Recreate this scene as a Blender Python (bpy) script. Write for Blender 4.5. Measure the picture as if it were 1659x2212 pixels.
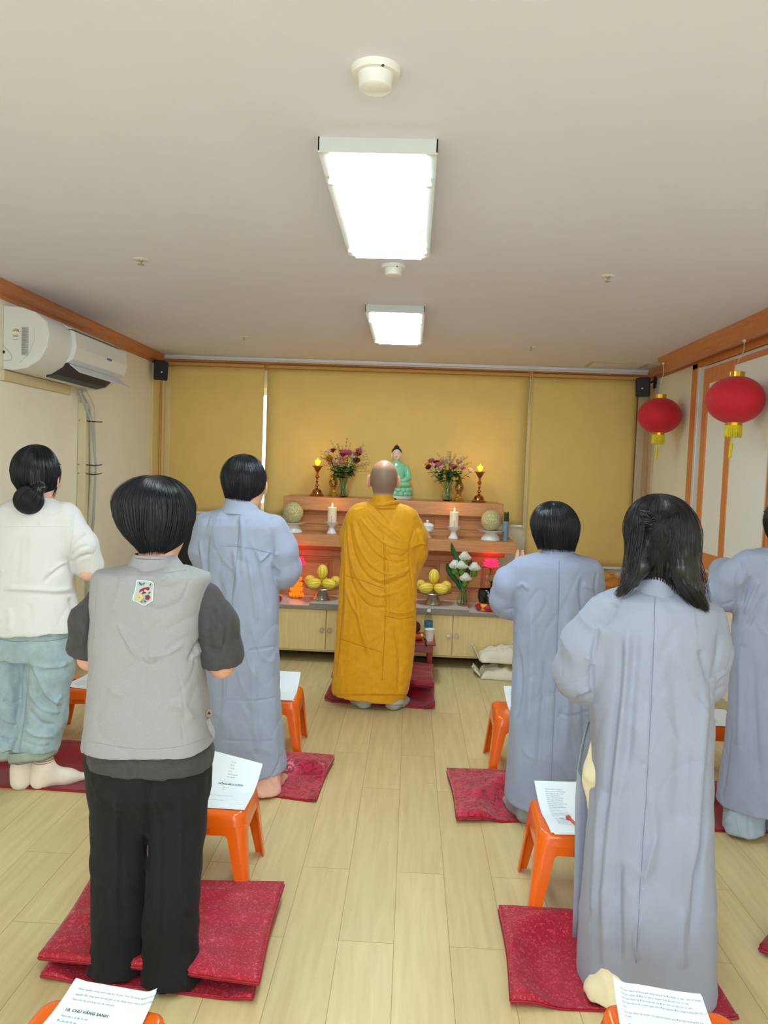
import bpy, bmesh, math, random
import numpy as np
from mathutils import Vector, Matrix
random.seed(7); rng=np.random.default_rng(7)
PI=math.pi
C=bpy.context.scene.collection
for o in list(bpy.data.objects): bpy.data.objects.remove(o)
scene=bpy.context.scene
# ------------------------------------------------------------------ camera
F=1661.;CX,CY=829.5,1106.
CAM=np.array((0,0,1.55))
def nrm(v): v=np.array(v,float);return v/np.linalg.norm(v)
_Y=nrm((61,90,-F)); _u=np.array((.039,1,0.)); _Z=nrm(_u-_u.dot(_Y)*_Y); _X=np.cross(_Y,_Z)
CM=np.array([_X,_Y,_Z])
cd=bpy.data.cameras.new('camera'); cam=bpy.data.objects.new('camera',cd); C.objects.link(cam)
cd.sensor_fit='HORIZONTAL'; cd.sensor_width=36; cd.lens=36*F/1659; cd.clip_start=.02
mw=Matrix.Identity(4)
for i in range(3):
    for j in range(3): mw[i][j]=CM[i][j]
mw.translation=Vector(CAM); cam.matrix_world=mw
scene.camera=cam
def P(px,py,X=None,Y=None,Z=None):
    "the room point seen at a photo pixel, on a given plane"
    d=CM@np.array((px-CX,CY-py,-F))
    t=(Y-CAM[1])/d[1] if Y is not None else (Z-CAM[2])/d[2] if Z is not None else (X-CAM[0])/d[0]
    return CAM+t*d
# ------------------------------------------------------------------ sky, light levels
W=bpy.data.worlds.new('world'); scene.world=W; W.use_nodes=True
bg=W.node_tree.nodes['Background']; bg.inputs[0].default_value=(.86,.94,1,1); bg.inputs[1].default_value=3.0
vs=scene.view_settings; scene.display_settings.display_device='sRGB'
vs.view_transform='Standard'; vs.look='None'; vs.gamma=1; vs.use_curve_mapping=False; vs.exposure=0.5
LAMP=15.0; LAMPC=(.80,.95,1.0)
al=bpy.data.lights.new('rear_fill_light','AREA'); al.shape='RECTANGLE'; al.size=3.6; al.size_y=1.9; al.energy=26; al.color=(.93,.96,1)  # added fill light behind the camera, brightens backs and ceiling
alo=bpy.data.objects.new('rear_fill_light',al); C.objects.link(alo); alo.location=(-.1,-2.9,1.35); alo.rotation_euler=(PI/2,0,0)
# ------------------------------------------------------------------ helpers
def lin(c):
    if isinstance(c,str): c=[int(c[i:i+2],16) for i in (0,2,4)]
    c=np.array(c,float)/255; return tuple(np.where(c<=.04045,c/12.92,((c+.055)/1.055)**2.4))+(1.,)
def mat(name,col=(200,200,200),rough=.5,metal=0,noise=0,nscale=20,nst=(1,1,1),bump=0,bscale=200,bst=(1,1,1),col2=None,coat=0,trans=0,ior=1.45,emit=None,es=0,sheen=0,spec=.5,sub=0,alpha=1,coord='Object',fn=None):
    m=bpy.data.materials.new(name); m.use_nodes=True; nt=m.node_tree; N=nt.nodes; L=nt.links
    b=N['Principled BSDF']; I=b.inputs
    I['Base Color'].default_value=lin(col); I['Roughness'].default_value=rough; I['Metallic'].default_value=metal
    I['Coat Weight'].default_value=coat; I['Coat Roughness'].default_value=.12; I['Transmission Weight'].default_value=trans; I['IOR'].default_value=ior
    I['Sheen Weight'].default_value=sheen*.25; I['Specular IOR Level'].default_value=spec; I['Alpha'].default_value=alpha
    if sub: I['Subsurface Weight'].default_value=sub; I['Subsurface Radius'].default_value=(.02,.008,.004); I['Subsurface Scale'].default_value=.3
    if emit: I['Emission Color'].default_value=lin(emit); I['Emission Strength'].default_value=es
    tc=N.new('ShaderNodeTexCoord')
    def mapped(st):
        mp=N.new('ShaderNodeMapping'); mp.inputs['Scale'].default_value=st; L.new(tc.outputs[coord],mp.inputs[0]); return mp.outputs[0]
    if noise or col2:
        n=N.new('ShaderNodeTexNoise'); n.inputs['Scale'].default_value=nscale; n.inputs['Detail'].default_value=6; n.inputs['Roughness'].default_value=.6
        L.new(mapped(nst),n.inputs['Vector'])
        r=N.new('ShaderNodeValToRGB'); r.color_ramp.elements[0].position=.35; r.color_ramp.elements[1].position=.68
        c=np.array(lin(col))
        r.color_ramp.elements[0].color=lin(col) if col2 else tuple(np.clip(c[:3]*(1-noise),0,1))+(1,)
        r.color_ramp.elements[1].color=lin(col2) if col2 else tuple(np.clip(c[:3]*(1+noise),0,1))+(1,)
        L.new(n.outputs['Fac'],r.inputs[0]); L.new(r.outputs[0],I['Base Color'])
    if bump:
        n2=N.new('ShaderNodeTexNoise'); n2.inputs['Scale'].default_value=bscale; n2.inputs['Detail'].default_value=4
        L.new(mapped(bst),n2.inputs['Vector'])
        bp=N.new('ShaderNodeBump'); bp.inputs['Strength'].default_value=bump; bp.inputs['Distance'].default_value=.002
        L.new(n2.outputs['Fac'],bp.inputs['Height']); L.new(bp.outputs[0],I['Normal'])
    if fn: fn(m,N,L,b,tc)
    return m
class MB:
    def __init__(s): s.v=[];s.f=[];s.n=0
    def add(s,v,f):
        v=np.asarray(v,float).reshape(-1,3); s.v.append(v); s.f+= [tuple(i+s.n for i in q) for q in f]; s.n+=len(v); return s
    def box(s,x0,x1,y0,y1,z0,z1,M=None):
        v=np.array([(x,y,z) for z in (z0,z1) for y in (y0,y1) for x in (x0,x1)],float)
        if M is not None: v=np.array([M@Vector(p) for p in v])
        return s.add(v,[(0,2,3,1),(4,5,7,6),(0,1,5,4),(2,6,7,3),(0,4,6,2),(1,3,7,5)])
    def loft(s,rings,caps=True,closed=True):
        rings=[np.asarray(r,float) for r in rings]; n=len(rings[0]); k=len(rings); f=[]
        for i in range(k-1):
            for j in range(n if closed else n-1):
                a=i*n+j;b=i*n+(j+1)%n; f.append((a,b,b+n,a+n))
        if caps: f.append(tuple(range(n))[::-1]); f.append(tuple((k-1)*n+j for j in range(n)))
        return s.add(np.vstack(rings),f)
    def lathe(s,prof,c=(0,0,0),n=32,wob=None):
        rr=[]
        for r,z in prof:
            a=np.arange(n)*2*PI/n; q=r*(1+(wob(a,z) if wob else 0)); rr.append(np.c_[c[0]+q*np.cos(a),c[1]+q*np.sin(a),np.full(n,c[2]+z)])
        return s.loft(rr)
    def tube(s,pts,r,n=8,caps=True):
        pts=np.asarray(pts,float); k=len(pts); r=np.broadcast_to(np.asarray(r,float),(k,)); rr=[]
        t=np.gradient(pts,axis=0); t/=np.maximum(np.linalg.norm(t,axis=1,keepdims=True),1e-9)
        up=np.array((0,0,1.)) if abs(t[0][2])<.9 else np.array((1.,0,0)); a=np.cross(t[0],up); a/=np.linalg.norm(a)
        for i in range(k):
            a=a-a.dot(t[i])*t[i]; a/=max(np.linalg.norm(a),1e-9); b=np.cross(t[i],a); th=np.arange(n)*2*PI/n
            rr.append(pts[i]+r[i]*(np.cos(th)[:,None]*a+np.sin(th)[:,None]*b))
        return s.loft(rr,caps)
    def ell(s,c,r,n=20,m=12,R=None,wob=None):
        v=[];f=[]
        for i in range(m+1):
            ph=PI*i/m
            for j in range(n):
                th=2*PI*j/n; p=np.array((math.sin(ph)*math.cos(th),math.sin(ph)*math.sin(th),math.cos(ph)))
                if wob: p=p*wob(th,ph)
                p=p*np.array(r)
                if R is not None: p=np.array(R@Vector(p))
                v.append(p+np.array(c))
        for i in range(m):
            for j in range(n): a=i*n+j;b=i*n+(j+1)%n; f.append((a,a+n,b+n,b))
        return s.add(v,f)
    def prism(s,poly,axis,lo,hi):
        "polygon in the two other axes extruded along axis"
        k=len(poly); v=[]
        for t in (lo,hi):
            for a,b in poly: v.append((t,a,b) if axis=='x' else (a,t,b) if axis=='y' else (a,b,t))
        f=[(i,(i+1)%k,(i+1)%k+k,i+k) for i in range(k)]+[tuple(range(k))[::-1],tuple(range(k,2*k))]
        return s.add(v,f)
    def grid(s,fn,nu,nv,thick=0):
        U,V=np.meshgrid(np.linspace(0,1,nu),np.linspace(0,1,nv),indexing='ij'); p=np.array([fn(u,v) for u,v in zip(U.ravel(),V.ravel())],float)
        f=[(i*nv+j,(i+1)*nv+j,(i+1)*nv+j+1,i*nv+j+1) for i in range(nu-1) for j in range(nv-1)]
        return s.add(p,f)
def obj(name,mb,m,parent=None,smooth=False,bevel=0,world=True,seg=2,solid=0,subd=0):
    v=np.vstack(mb.v); me=bpy.data.meshes.new(name)
    if parent is not None and world: v=v-np.array(parent_loc(parent))
    me.from_pydata(v.tolist(),[],mb.f); me.validate()
    bm=bmesh.new(); bm.from_mesh(me); bmesh.ops.recalc_face_normals(bm,faces=bm.faces); bm.to_mesh(me); bm.free()
    if m is not None: me.materials.append(m)
    if smooth:
        me.polygons.foreach_set('use_smooth',[True]*len(me.polygons))
        if smooth!=2:
            me.set_sharp_from_angle(angle=math.radians(40))
    o=bpy.data.objects.new(name,me); C.objects.link(o); o.parent=parent
    if bevel:
        b=o.modifiers.new('bevel','BEVEL'); b.width=bevel; b.segments=seg; b.limit_method='ANGLE'; b.angle_limit=math.radians(40)
    if solid: so=o.modifiers.new('solid','SOLIDIFY'); so.thickness=solid; so.offset=0
    if subd: sb=o.modifiers.new('sub','SUBSURF'); sb.levels=subd; sb.render_levels=subd
    return o
def parent_loc(p):
    l=Vector(p.location)
    while p.parent is not None: p=p.parent; l=l+p.location
    return l
def tag(o,label,cat,group=None,kind=None):
    if label: o['label']=label
    if cat: o['category']=cat
    if group: o['group']=group
    if kind: o['kind']=kind
    return o
def thing(name,label,cat,loc=(0,0,0),rz=0,group=None):
    o=bpy.data.objects.new(name,None); o.empty_display_size=.05; C.objects.link(o); o.location=Vector([float(a) for a in loc]); o.rotation_euler=(0,0,rz)
    return tag(o,label,cat,group)
def struct(name,mb,m,**k): o=obj(name,mb,m,**k); o['kind']='structure'; return o
def dup(root,loc,rz,label,group=None,scale=None):
    r=root.copy(); C.objects.link(r); r.location=Vector([float(a) for a in loc]); r.rotation_euler=(0,0,rz)
    if scale: r.scale=(scale,)*3
    if label: r['label']=label
    if group: r['group']=group
    for ch in list(root.children):
        c=ch.copy(); C.objects.link(c); c.parent=r
        for g in ch.children:
            d=g.copy(); C.objects.link(d); d.parent=c
    return r
def smoothstep(a,b,x): t=np.clip((x-a)/(b-a),0,1); return t*t*(3-2*t)
def text_mesh(s,size,align='LEFT',bold=0):
    cu=bpy.data.curves.new('t','FONT'); cu.body=s; cu.size=size; cu.align_x=align; cu.offset=bold; cu.resolution_u=2
    o=bpy.data.objects.new('t',cu); C.objects.link(o); dg=bpy.context.evaluated_depsgraph_get()
    me=bpy.data.meshes.new_from_object(o.evaluated_get(dg)); v=np.array([p.co for p in me.vertices]).reshape(-1,3); f=[tuple(p.vertices) for p in me.polygons]
    bpy.data.objects.remove(o); bpy.data.curves.remove(cu); bpy.data.meshes.remove(me); return v,f
# ------------------------------------------------------------------ materials
def woodgrain(c1,c2,axis='X',sc=6,rough=.4):
    st={'X':(1.2,14,14),'Y':(14,1.2,14),'Z':(14,14,1.2)}[axis]
    return dict(col=c1,col2=c2,nscale=sc,nst=st,rough=rough)
M_ceil=mat('ceiling_paint',(232,233,246),.9,noise=.012,nscale=2,bump=.15,bscale=300)
M_wall=mat('cream_wallpaper',(246,242,222),.85,noise=.02,nscale=3,bump=.25,bscale=160)
M_trim=mat('orange_brown_trim',**woodgrain((208,136,92),(192,118,76),'Y',5,.35))
M_trimx=mat('orange_brown_trim_cross',**woodgrain((222,146,92),(206,130,78),'X',5,.35))
M_trimz=mat('orange_brown_trim_upright',**woodgrain((224,144,80),(208,126,66),'Z',5,.35))
M_white=mat('white_paint',(235,236,232),.35,noise=.01,nscale=8)
M_alu=mat('white_aluminium',(222,224,226),.3,metal=.2,noise=.02,nscale=10)
M_paper=mat('window_paper',(242,246,238),.6,noise=.01,nscale=5)
def blindfn(m,N,L,b,tc):
    w=N.new('ShaderNodeTexWave'); w.inputs['Scale'].default_value=260; w.bands_direction='Z'; L.new(tc.outputs['Object'],w.inputs[0])
    bp=N.new('ShaderNodeBump'); bp.inputs['Strength'].default_value=.08; bp.inputs['Distance'].default_value=.001; L.new(w.outputs['Fac'],bp.inputs['Height']); L.new(bp.outputs[0],b.inputs['Normal'])
    t=N.new('ShaderNodeBsdfTranslucent'); t.inputs[0].default_value=lin((215,180,80)); mx=N.new('ShaderNodeMixShader'); mx.inputs[0].default_value=.12
    L.new(b.outputs[0],mx.inputs[1]); L.new(t.outputs[0],mx.inputs[2]); L.new(mx.outputs[0],N['Material Output'].inputs[0])
M_blind=mat('golden_blind_fabric',(246,216,132),.75,noise=.03,nscale=4,fn=blindfn)
def floorfn(m,N,L,b,tc):
    mp=N.new('ShaderNodeMapping'); mp.inputs['Rotation'].default_value=(0,0,PI/2); L.new(tc.outputs['Object'],mp.inputs[0])
    br=N.new('ShaderNodeTexBrick'); br.inputs['Scale'].default_value=1; br.inputs['Brick Width'].default_value=1.22; br.inputs['Row Height'].default_value=.182
    br.inputs['Mortar Size'].default_value=.0012; br.inputs['Mortar Smooth'].default_value=.3; br.inputs['Bias'].default_value=0; br.offset=.37
    br.inputs['Color1'].default_value=(1,1,1,1); br.inputs['Color2'].default_value=(0,0,0,1); br.inputs['Mortar'].default_value=(.5,.5,.5,1)
    L.new(mp.outputs[0],br.inputs['Vector'])
    # grain offset per plank
    ad=N.new('ShaderNodeVectorMath'); ad.operation='MULTIPLY_ADD'; ad.inputs[1].default_value=(3.1,7.7,0); L.new(br.outputs['Color'],ad.inputs[0]); L.new(tc.outputs['Object'],ad.inputs[2])
    m2=N.new('ShaderNodeMapping'); m2.inputs['Scale'].default_value=(22,1.6,1); L.new(ad.outputs[0],m2.inputs[0])
    n=N.new('ShaderNodeTexNoise'); n.inputs['Scale'].default_value=1.6; n.inputs['Detail'].default_value=7; n.inputs['Distortion'].default_value=.6; L.new(m2.outputs[0],n.inputs[0])
    m3=N.new('ShaderNodeMapping'); m3.inputs['Scale'].default_value=(5.5,.55,1); L.new(ad.outputs[0],m3.inputs[0])
    n3=N.new('ShaderNodeTexNoise'); n3.inputs['Scale'].default_value=1.3; n3.inputs['Detail'].default_value=1; L.new(m3.outputs[0],n3.inputs[0])
    ml=N.new('ShaderNodeMath'); ml.operation='MULTIPLY'; ml.inputs[1].default_value=26; L.new(n3.outputs['Fac'],ml.inputs[0])
    sn=N.new('ShaderNodeMath'); sn.operation='SINE'; L.new(ml.outputs[0],sn.inputs[0])
    r=N.new('ShaderNodeValToRGB'); r.color_ramp.elements[0].position=.3; r.color_ramp.elements[1].position=.7
    r.color_ramp.elements[0].color=lin((204,184,134)); r.color_ramp.elements[1].color=lin((218,200,150)); L.new(n.outputs['Fac'],r.inputs[0])
    mr=N.new('ShaderNodeMapRange'); mr.inputs[1].default_value=-1; mr.inputs[2].default_value=1; mr.inputs[3].default_value=.965; mr.inputs[4].default_value=1.015; L.new(sn.outputs[0],mr.inputs[0])
    x1=N.new('ShaderNodeMix'); x1.data_type='RGBA'; x1.blend_type='MULTIPLY'; x1.inputs[0].default_value=1; L.new(r.outputs[0],x1.inputs[6]); L.new(mr.outputs[0],x1.inputs[7])
    pr=N.new('ShaderNodeMapRange'); pr.inputs[3].default_value=.95; pr.inputs[4].default_value=1.04; L.new(br.outputs['Color'],pr.inputs[0])
    x2=N.new('ShaderNodeMix'); x2.data_type='RGBA'; x2.blend_type='MULTIPLY'; x2.inputs[0].default_value=1; L.new(x1.outputs[2],x2.inputs[6]); L.new(pr.outputs[0],x2.inputs[7])
    x3=N.new('ShaderNodeMix'); x3.data_type='RGBA'; L.new(br.outputs['Fac'],x3.inputs[0]); L.new(x2.outputs[2],x3.inputs[6]); x3.inputs[7].default_value=lin((150,128,84))
    L.new(x3.outputs[2],b.inputs['Base Color'])
M_floor=mat('pale_oak_planks',(220,200,150),.36,fn=floorfn,spec=.5)
M_altar=mat('altar_wood',**woodgrain((206,150,98),(190,130,80),'X',5,.38))
M_altarz=mat('altar_wood_upright',**woodgrain((200,142,92),(184,124,76),'Z',5,.38))
M_altard=mat('altar_wood_reddish',**woodgrain((190,124,80),(174,108,68),'X',5,.38))
M_cab=mat('pale_laminate',**woodgrain((232,210,152),(220,196,136),'Z',4,.45))
M_counter=mat('white_counter',(208,204,198),.25,noise=.01)
M_cedge=mat('counter_edge_grey',(140,132,120),.4,noise=.02)
M_dark=mat('dark_recess',(60,52,40),.8,noise=.05)
M_chrome=mat('brushed_steel',(200,196,186),.22,metal=1,noise=.03,nscale=30)
M_black=mat('black_gloss',(10,13,18),.15,noise=.02)
M_blackm=mat('black_matte',(24,30,42),.55,noise=.04)
M_gold=mat('gold_metal',(214,168,60),.22,metal=1,noise=.05,nscale=30)
M_brass=mat('polished_brass',(196,140,84),.18,metal=1,noise=.05,nscale=20)
M_porc=mat('white_porcelain',(232,238,238),.12,coat=.5,noise=.01)
M_glass=mat('clear_glass',(240,250,245),.02,trans=1,ior=1.45)
M_green=mat('leaf_green',(38,98,48),.45,noise=.25,nscale=40)
M_stem=mat('stem_green',(96,140,70),.5,noise=.2,nscale=40)
M_ink=mat('grey_ink',(96,112,132),.7,noise=.02)
M_inkd=mat('dark_ink',(52,62,78),.7,noise=.02)
M_sheet=mat('white_paper',(232,242,248),.6,noise=.005)
# ================================================================== ROOM
XL,XR,YF,YB,ZC=-2.41,2.16,7.3,-2.7,2.55
T=.12
struct('floor',MB().box(XL-T,XR+T,YB-T,YF+T,-.1,0),M_floor)
struct('ceiling',MB().box(XL-T,XR+T,YB-T,YF+T,ZC,ZC+.1),M_ceil)
struct('wall_left',MB().box(XL-T,XL,YB-T,YF+T,0,ZC),M_wall)
struct('wall_right',MB().box(XR,XR+T,YB-T,YF+T,0,ZC),M_wall)
w=MB().box(XL,XR,YF,YF+T,0,1.13).box(XL,XL+.25,YF,YF+T,1.13,ZC).box(1.02,XR,YF,YF+T,1.13,ZC).box(XL+.25,1.02,YF,YF+T,2.27,ZC)
struct('wall_front',w,M_wall)
w=MB().box(XL,XR,YB-T,YB,0,.4).box(XL,XR,YB-T,YB,2.3,ZC).box(XL,-1.9,YB-T,YB,.4,2.3).box(1.7,XR,YB-T,YB,.4,2.3)  # unseen rear opening, added to let the fill light in
struct('wall_back',w,M_wall)
# front window behind the blinds
w=MB()
for a,b,c,d in ((XL+.25,1.02,1.13,1.19),(XL+.25,1.02,2.21,2.27),(XL+.25,XL+.31,1.19,2.21),(.96,1.02,1.19,2.21),(-.62,-.56,1.19,2.21),(.2,.26,1.19,2.21)): w.box(a,b,YF+.02,YF+.08,c,d)
wn=struct('window_1',w,M_alu)
obj('pane',MB().box(XL+.3,.98,YF+.045,YF+.05,1.17,2.23),mat('thin_glass',(250,252,252),.0,trans=1,ior=1.02),wn)
struct('trim_1',MB().box(XL,XR,YF-.02,YF,2.44,2.5).box(XL,XR,YF-.035,YF,2.5,2.535),M_trimx,bevel=.004)
# baseboards
bb=mat('baseboard_cream',(206,196,160),.5,noise=.02)
struct('baseboard_left',MB().box(XL,XL+.012,YB,YF,0,.09),bb); struct('baseboard_right',MB().box(XR-.012,XR,YB,YF,0,.09),bb)
struct('baseboard_front',MB().box(XL+.012,XR-.012,YF-.012,YF,0,.09),bb)
# crown mouldings
def crown(x,s,y0,y1,h=.10,d=.05):
    prof=[(0,0),(.012,0),(.016,.018),(.028,.03),(.03,.045),(d*.8,.07),(d,.085),(d,h),(0,h)]
    return MB().prism([(x+s*a,ZC-h+b) for a,b in prof],'y',y0,y1)
struct('trim_2',crown(XL,1,YB,YF),M_trim)
struct('trim_3',crown(XR,-1,6.0,YF,.105,.03),M_trim)
# boxed pelmet over the right-hand window
b=MB().prism([(1.99,ZC),(1.995,ZC-.02),(2.02,ZC-.05),(2.05,ZC-.085),(2.05,ZC-.115),(2.075,ZC-.115),(2.075,ZC)],'y',YB,6.5)
b.box(2.075,XR,YB,6.18,ZC-.03,ZC)
struct('trim_4',b,M_trim)
# right-hand sliding window, papered panes
w=MB()
w.box(XR-.03,XR,5.96,6.07,.80,2.44).box(XR-.03,XR,-1,6.07,.77,.90).box(XR-.05,XR-.03,-1,6.07,.85,.875).box(XR-.03,XR,-1,6.07,2.40,2.52)
wn=struct('window_2',w,M_trimz,bevel=.003)
obj('sliding_track',MB().box(XR-.028,XR,5.79,5.96,.9,2.40).box(XR-.036,XR-.028,5.90,5.925,.9,2.40).box(XR-.036,XR-.028,5.80,5.82,.9,2.40).box(XR-.03,XR,-1,5.96,.90,.925).box(XR-.034,XR,3.2,5.86,2.37,2.392),M_alu,wn,bevel=.002)
def sash(y1,wd,zb=.925,zt=2.37,x=.042):
    s=MB(); y0=y1-wd
    s.box(XR-x,XR,y1-.085,y1,zb,zt).box(XR-x,XR,y0,y0+.085,zb,zt).box(XR-x,XR,y0+.085,y1-.085,zb,zb+.11).box(XR-x,XR,y0+.085,y1-.085,zt-.11,zt)
    return s
sf=obj('sash',sash(5.79,.53),M_trimz,wn,bevel=.003)
obj('papered_pane',MB().box(XR-.03,XR-.01,5.35,5.71,1.03,2.27),M_paper,sf)
y=5.26
for i in range(3):
    sf=obj('sash',MB().box(XR-.05,XR,y-.085,y,.925,2.37).box(XR-.05,XR,y-.62,y-.55,.925,2.37).box(XR-.05,XR,y-.55,y-.085,.925,1.0).box(XR-.05,XR,y-.55,y-.085,2.30,2.37) if i else MB().box(XR-.03,XR,y-.56,y-.49,.925,2.37).box(XR-.03,XR,y-.49,y,.925,.97).box(XR-.03,XR,y-.49,y,2.31,2.37),M_trimz,wn,bevel=.003)
    obj('papered_pane',MB().box(XR-.035,XR-.012,y-.55,y,.96,2.33),M_paper,sf)
    y-=.62
# corner casing strips at both ends of the blinds
cz=mat('casing_cream',(236,214,150),.5,noise=.02)
struct('trim_5',MB().box(XL,XL+.02,6.99,YF,.95,2.44).box(XL+.02,XL+.05,7.2,7.225,.95,2.44).box(XL+.02,XL+.1,7.25,YF,.95,2.44),cz,bevel=.003)
struct('trim_6',MB().box(XR-.02,XR,7.0,YF,.7,2.40).box(XR-.09,XR-.02,7.26,YF,.7,2.40),mat('casing_grey_cream',(208,190,158),.5,noise=.02),bevel=.003)
# curtain rail along the ceiling
rl=MB().box(XL+.03,XR-.02,YF-.10,YF-.08,2.525,2.548); rl.tube([(XL+.02,YF-.07,2.525),(XR-.03,YF-.07,2.518)],.011,8)
r=tag(obj('curtain_rail',rl,M_alu,smooth=True),'long white curtain rail under the ceiling above the golden blinds','curtain rail')
# roller blinds
def blind(x0,x1,zb,label,rod=True):
    t=thing('roller_blind',label,'blind',((x0+x1)/2,YF-.05,zb),group='golden roller blinds')
    g=MB().grid(lambda u,v:(x0+(x1-x0)*u,YF-.045+.004*math.sin(u*PI*2)*math.sin(v*2.4),zb+(2.455-zb)*v),24,24)
    obj('fabric',g,M_blind,t,smooth=True,solid=.0015)
    obj('bottom_bar',MB().box(x0,x1,YF-.055,YF-.037,zb-.022,zb),M_white,t,bevel=.004)
    obj('roller_tube',MB().tube([(x0,YF-.05,2.475),(x1,YF-.05,2.475)],.018,12),mat('roller_fabric',(206,160,84),.7,noise=.03),t,smooth=True)
    return t
blind(XL+.07,-1.425,1.085,'golden roller blind at the far left, ending at the bright slit')
blind(-1.395,1.055,1.075,'widest golden roller blind, hanging behind the altar statue')
blind(1.085,2.055,.715,'golden roller blind at the far right, reaching lowest down')
cs=thing('blind_cord','beaded pull cord of the blind at the left corner','cord',(XL+.04,7.17,1.0))
obj('bead_chain',MB().tube([(XL+.035,7.15,2.4),(XL+.03,7.145,1.7),(XL+.035,7.14,1.15),(XL+.04,7.155,1.12),(XL+.045,7.165,1.2),(XL+.04,7.17,2.4)],.0035,6),mat('orange_cord',(206,140,80),.5,noise=.1,nscale=300),cs,smooth=True)
cs=thing('blind_cord','beaded pull cord of the blind at the right corner','cord',(XR-.04,7.17,1.0))
obj('bead_chain',MB().tube([(XR-.035,7.15,2.38),(XR-.05,7.12,1.8),(XR-.045,7.10,1.5),(XR-.04,7.09,1.28),(XR-.03,7.09,1.3),(XR-.03,7.13,2.38)],.004,6),mat('tan_cord',(196,150,110),.5,noise=.1,nscale=300),cs,smooth=True)
cs=thing('blind_cord','thin pull cord hanging between the middle and right golden blinds','cord',(1.07,YF-.06,1.0))
obj('bead_chain',MB().tube([(1.062,YF-.075,2.5),(1.062,YF-.075,.98),(1.07,YF-.075,.96),(1.078,YF-.075,.98),(1.078,YF-.075,2.5)],.003,6),cz,cs,smooth=True)
# ceiling hatch
h=MB()
for a,b,c,d in ((1.52,2.03,6.80,6.815),(1.52,2.03,7.09,7.105),(1.52,1.55,6.815,7.09),(2.0,2.03,6.815,7.09)): h.box(a,b,c,d,ZC-.004,ZC)
t=thing('access_hatch','flat access hatch in the ceiling near the right corner','hatch',(1.775,6.95,ZC))
obj('frame',h,mat('hatch_frame',(196,184,160),.6,noise=.02),t); obj('panel',MB().box(1.55,2.0,6.815,7.09,ZC-.003,ZC),M_ceil,t)
# ceiling lamps
M_lens=mat('lamp_diffuser',(235,245,250),.4,noise=.0)
_b=M_lens.node_tree.nodes['Principled BSDF']; _b.inputs['Emission Color'].default_value=LAMPC+(1,); _b.inputs['Emission Strength'].default_value=LAMP
M_acr=mat('lamp_rim_acrylic',(206,212,210),.25,noise=.01,coat=.3)
def lamp(y0,label):
    x0,x1=-.325,.040; y1=y0+1.15
    t=thing('ceiling_lamp',label,'ceiling lamp',((x0+x1)/2,y0+.575,ZC),group='ceiling panel lamps')
    c=(x0+x1)/2
    b=MB().box(x0,x1,0+y0,y0+.006,ZC-.042,ZC).box(x0,x1,y1-.006,y1,ZC-.042,ZC).box(x0,x0+.006,y0,y1,ZC-.042,ZC).box(x1-.006,x1,y0,y1,ZC-.042,ZC)
    b.box(x0,x0+.036,y0,y1,ZC-.046,ZC-.040).box(x1-.036,x1,y0,y1,ZC-.046,ZC-.040).box(x0+.036,x1-.036,y0,y0+.02,ZC-.046,ZC-.040).box(x0+.036,x1-.036,y1-.02,y1,ZC-.046,ZC-.040)
    obj('rim',b,M_acr,t,bevel=.001)
    obj('diffuser',MB().box(x0+.036,x1-.036,y0+.02,y1-.02,ZC-.055,ZC-.035),M_lens,t)
    for xx in (x0+.022,x1-.022):
        for yy in (y0+.2,y1-.16):
            obj('knob',MB().lathe([(.002,-.075),(.010,-.072),(.013,-.062),(.008,-.052),(.008,-.046)],(xx,yy,ZC),16),M_white,t,smooth=True)
    return t
lamp(2.38,'bright rectangular ceiling lamp, the nearer and larger of the two')
lamp(4.74,'bright rectangular ceiling lamp, the farther and smaller one')
lamp(.02,'rectangular ceiling lamp straight above the camera'); lamp(-2.34,'rectangular ceiling lamp at the rear of the room')
def detector(x,y,s,label):
    t=thing('smoke_detector',label,'smoke detector',(x,y,ZC),group='round ceiling detectors')
    obj('base',MB().lathe([(.001,-.016*s),(.058*s,-.016*s),(.062*s,-.010*s),(.063*s,0),(.001,0)],(x,y,ZC),40),M_white,t,smooth=True)
    obj('cap',MB().lathe([(.001,-.05*s),(.036*s,-.05*s),(.041*s,-.046*s),(.044*s,-.022*s),(.046*s,-.016*s),(.001,-.016*s)],(x,y,ZC),40),M_white,t,smooth=True)
    obj('indicator',MB().ell((x+.02*s,y-.052*s,ZC-.016*s),(.004,.004,.003),8,6),M_dark,t,smooth=True)
p=P(812,150,Z=ZC); detector(p[0],p[1],1.0,'round white smoke detector on the ceiling, nearest the camera')
p=P(850,574,Z=ZC); detector(p[0],p[1],.98,'round white smoke detector between the two lit lamps')
def sprinkler(px,py,s,label):
    p=P(px,py,Z=ZC); t=thing('sprinkler_head',label,'sprinkler',p,group='ceiling sprinklers')
    obj('escutcheon',MB().lathe([(.001,-.004),(.03*s,-.004),(.036*s,0),(.001,0)],p,24),M_white,t,smooth=True)
    obj('nozzle',MB().lathe([(.001,-.028),(.014*s,-.028),(.014*s,-.025),(.004,-.024),(.004,-.012),(.009*s,-.010),(.009*s,-.004),(.001,-.004)],p,16),M_chrome,t,smooth=True)
sprinkler(305,560,1.15,'small sprinkler head in the ceiling, nearer one on the left'); sprinkler(1313,596,1.0,'small sprinkler head in the ceiling, nearer one on the right')
sprinkler(527,727,.8,'tiny sprinkler head in the ceiling, farther one on the left'); sprinkler(1147,749,.8,'tiny sprinkler head in the ceiling, farther one on the right')
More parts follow.
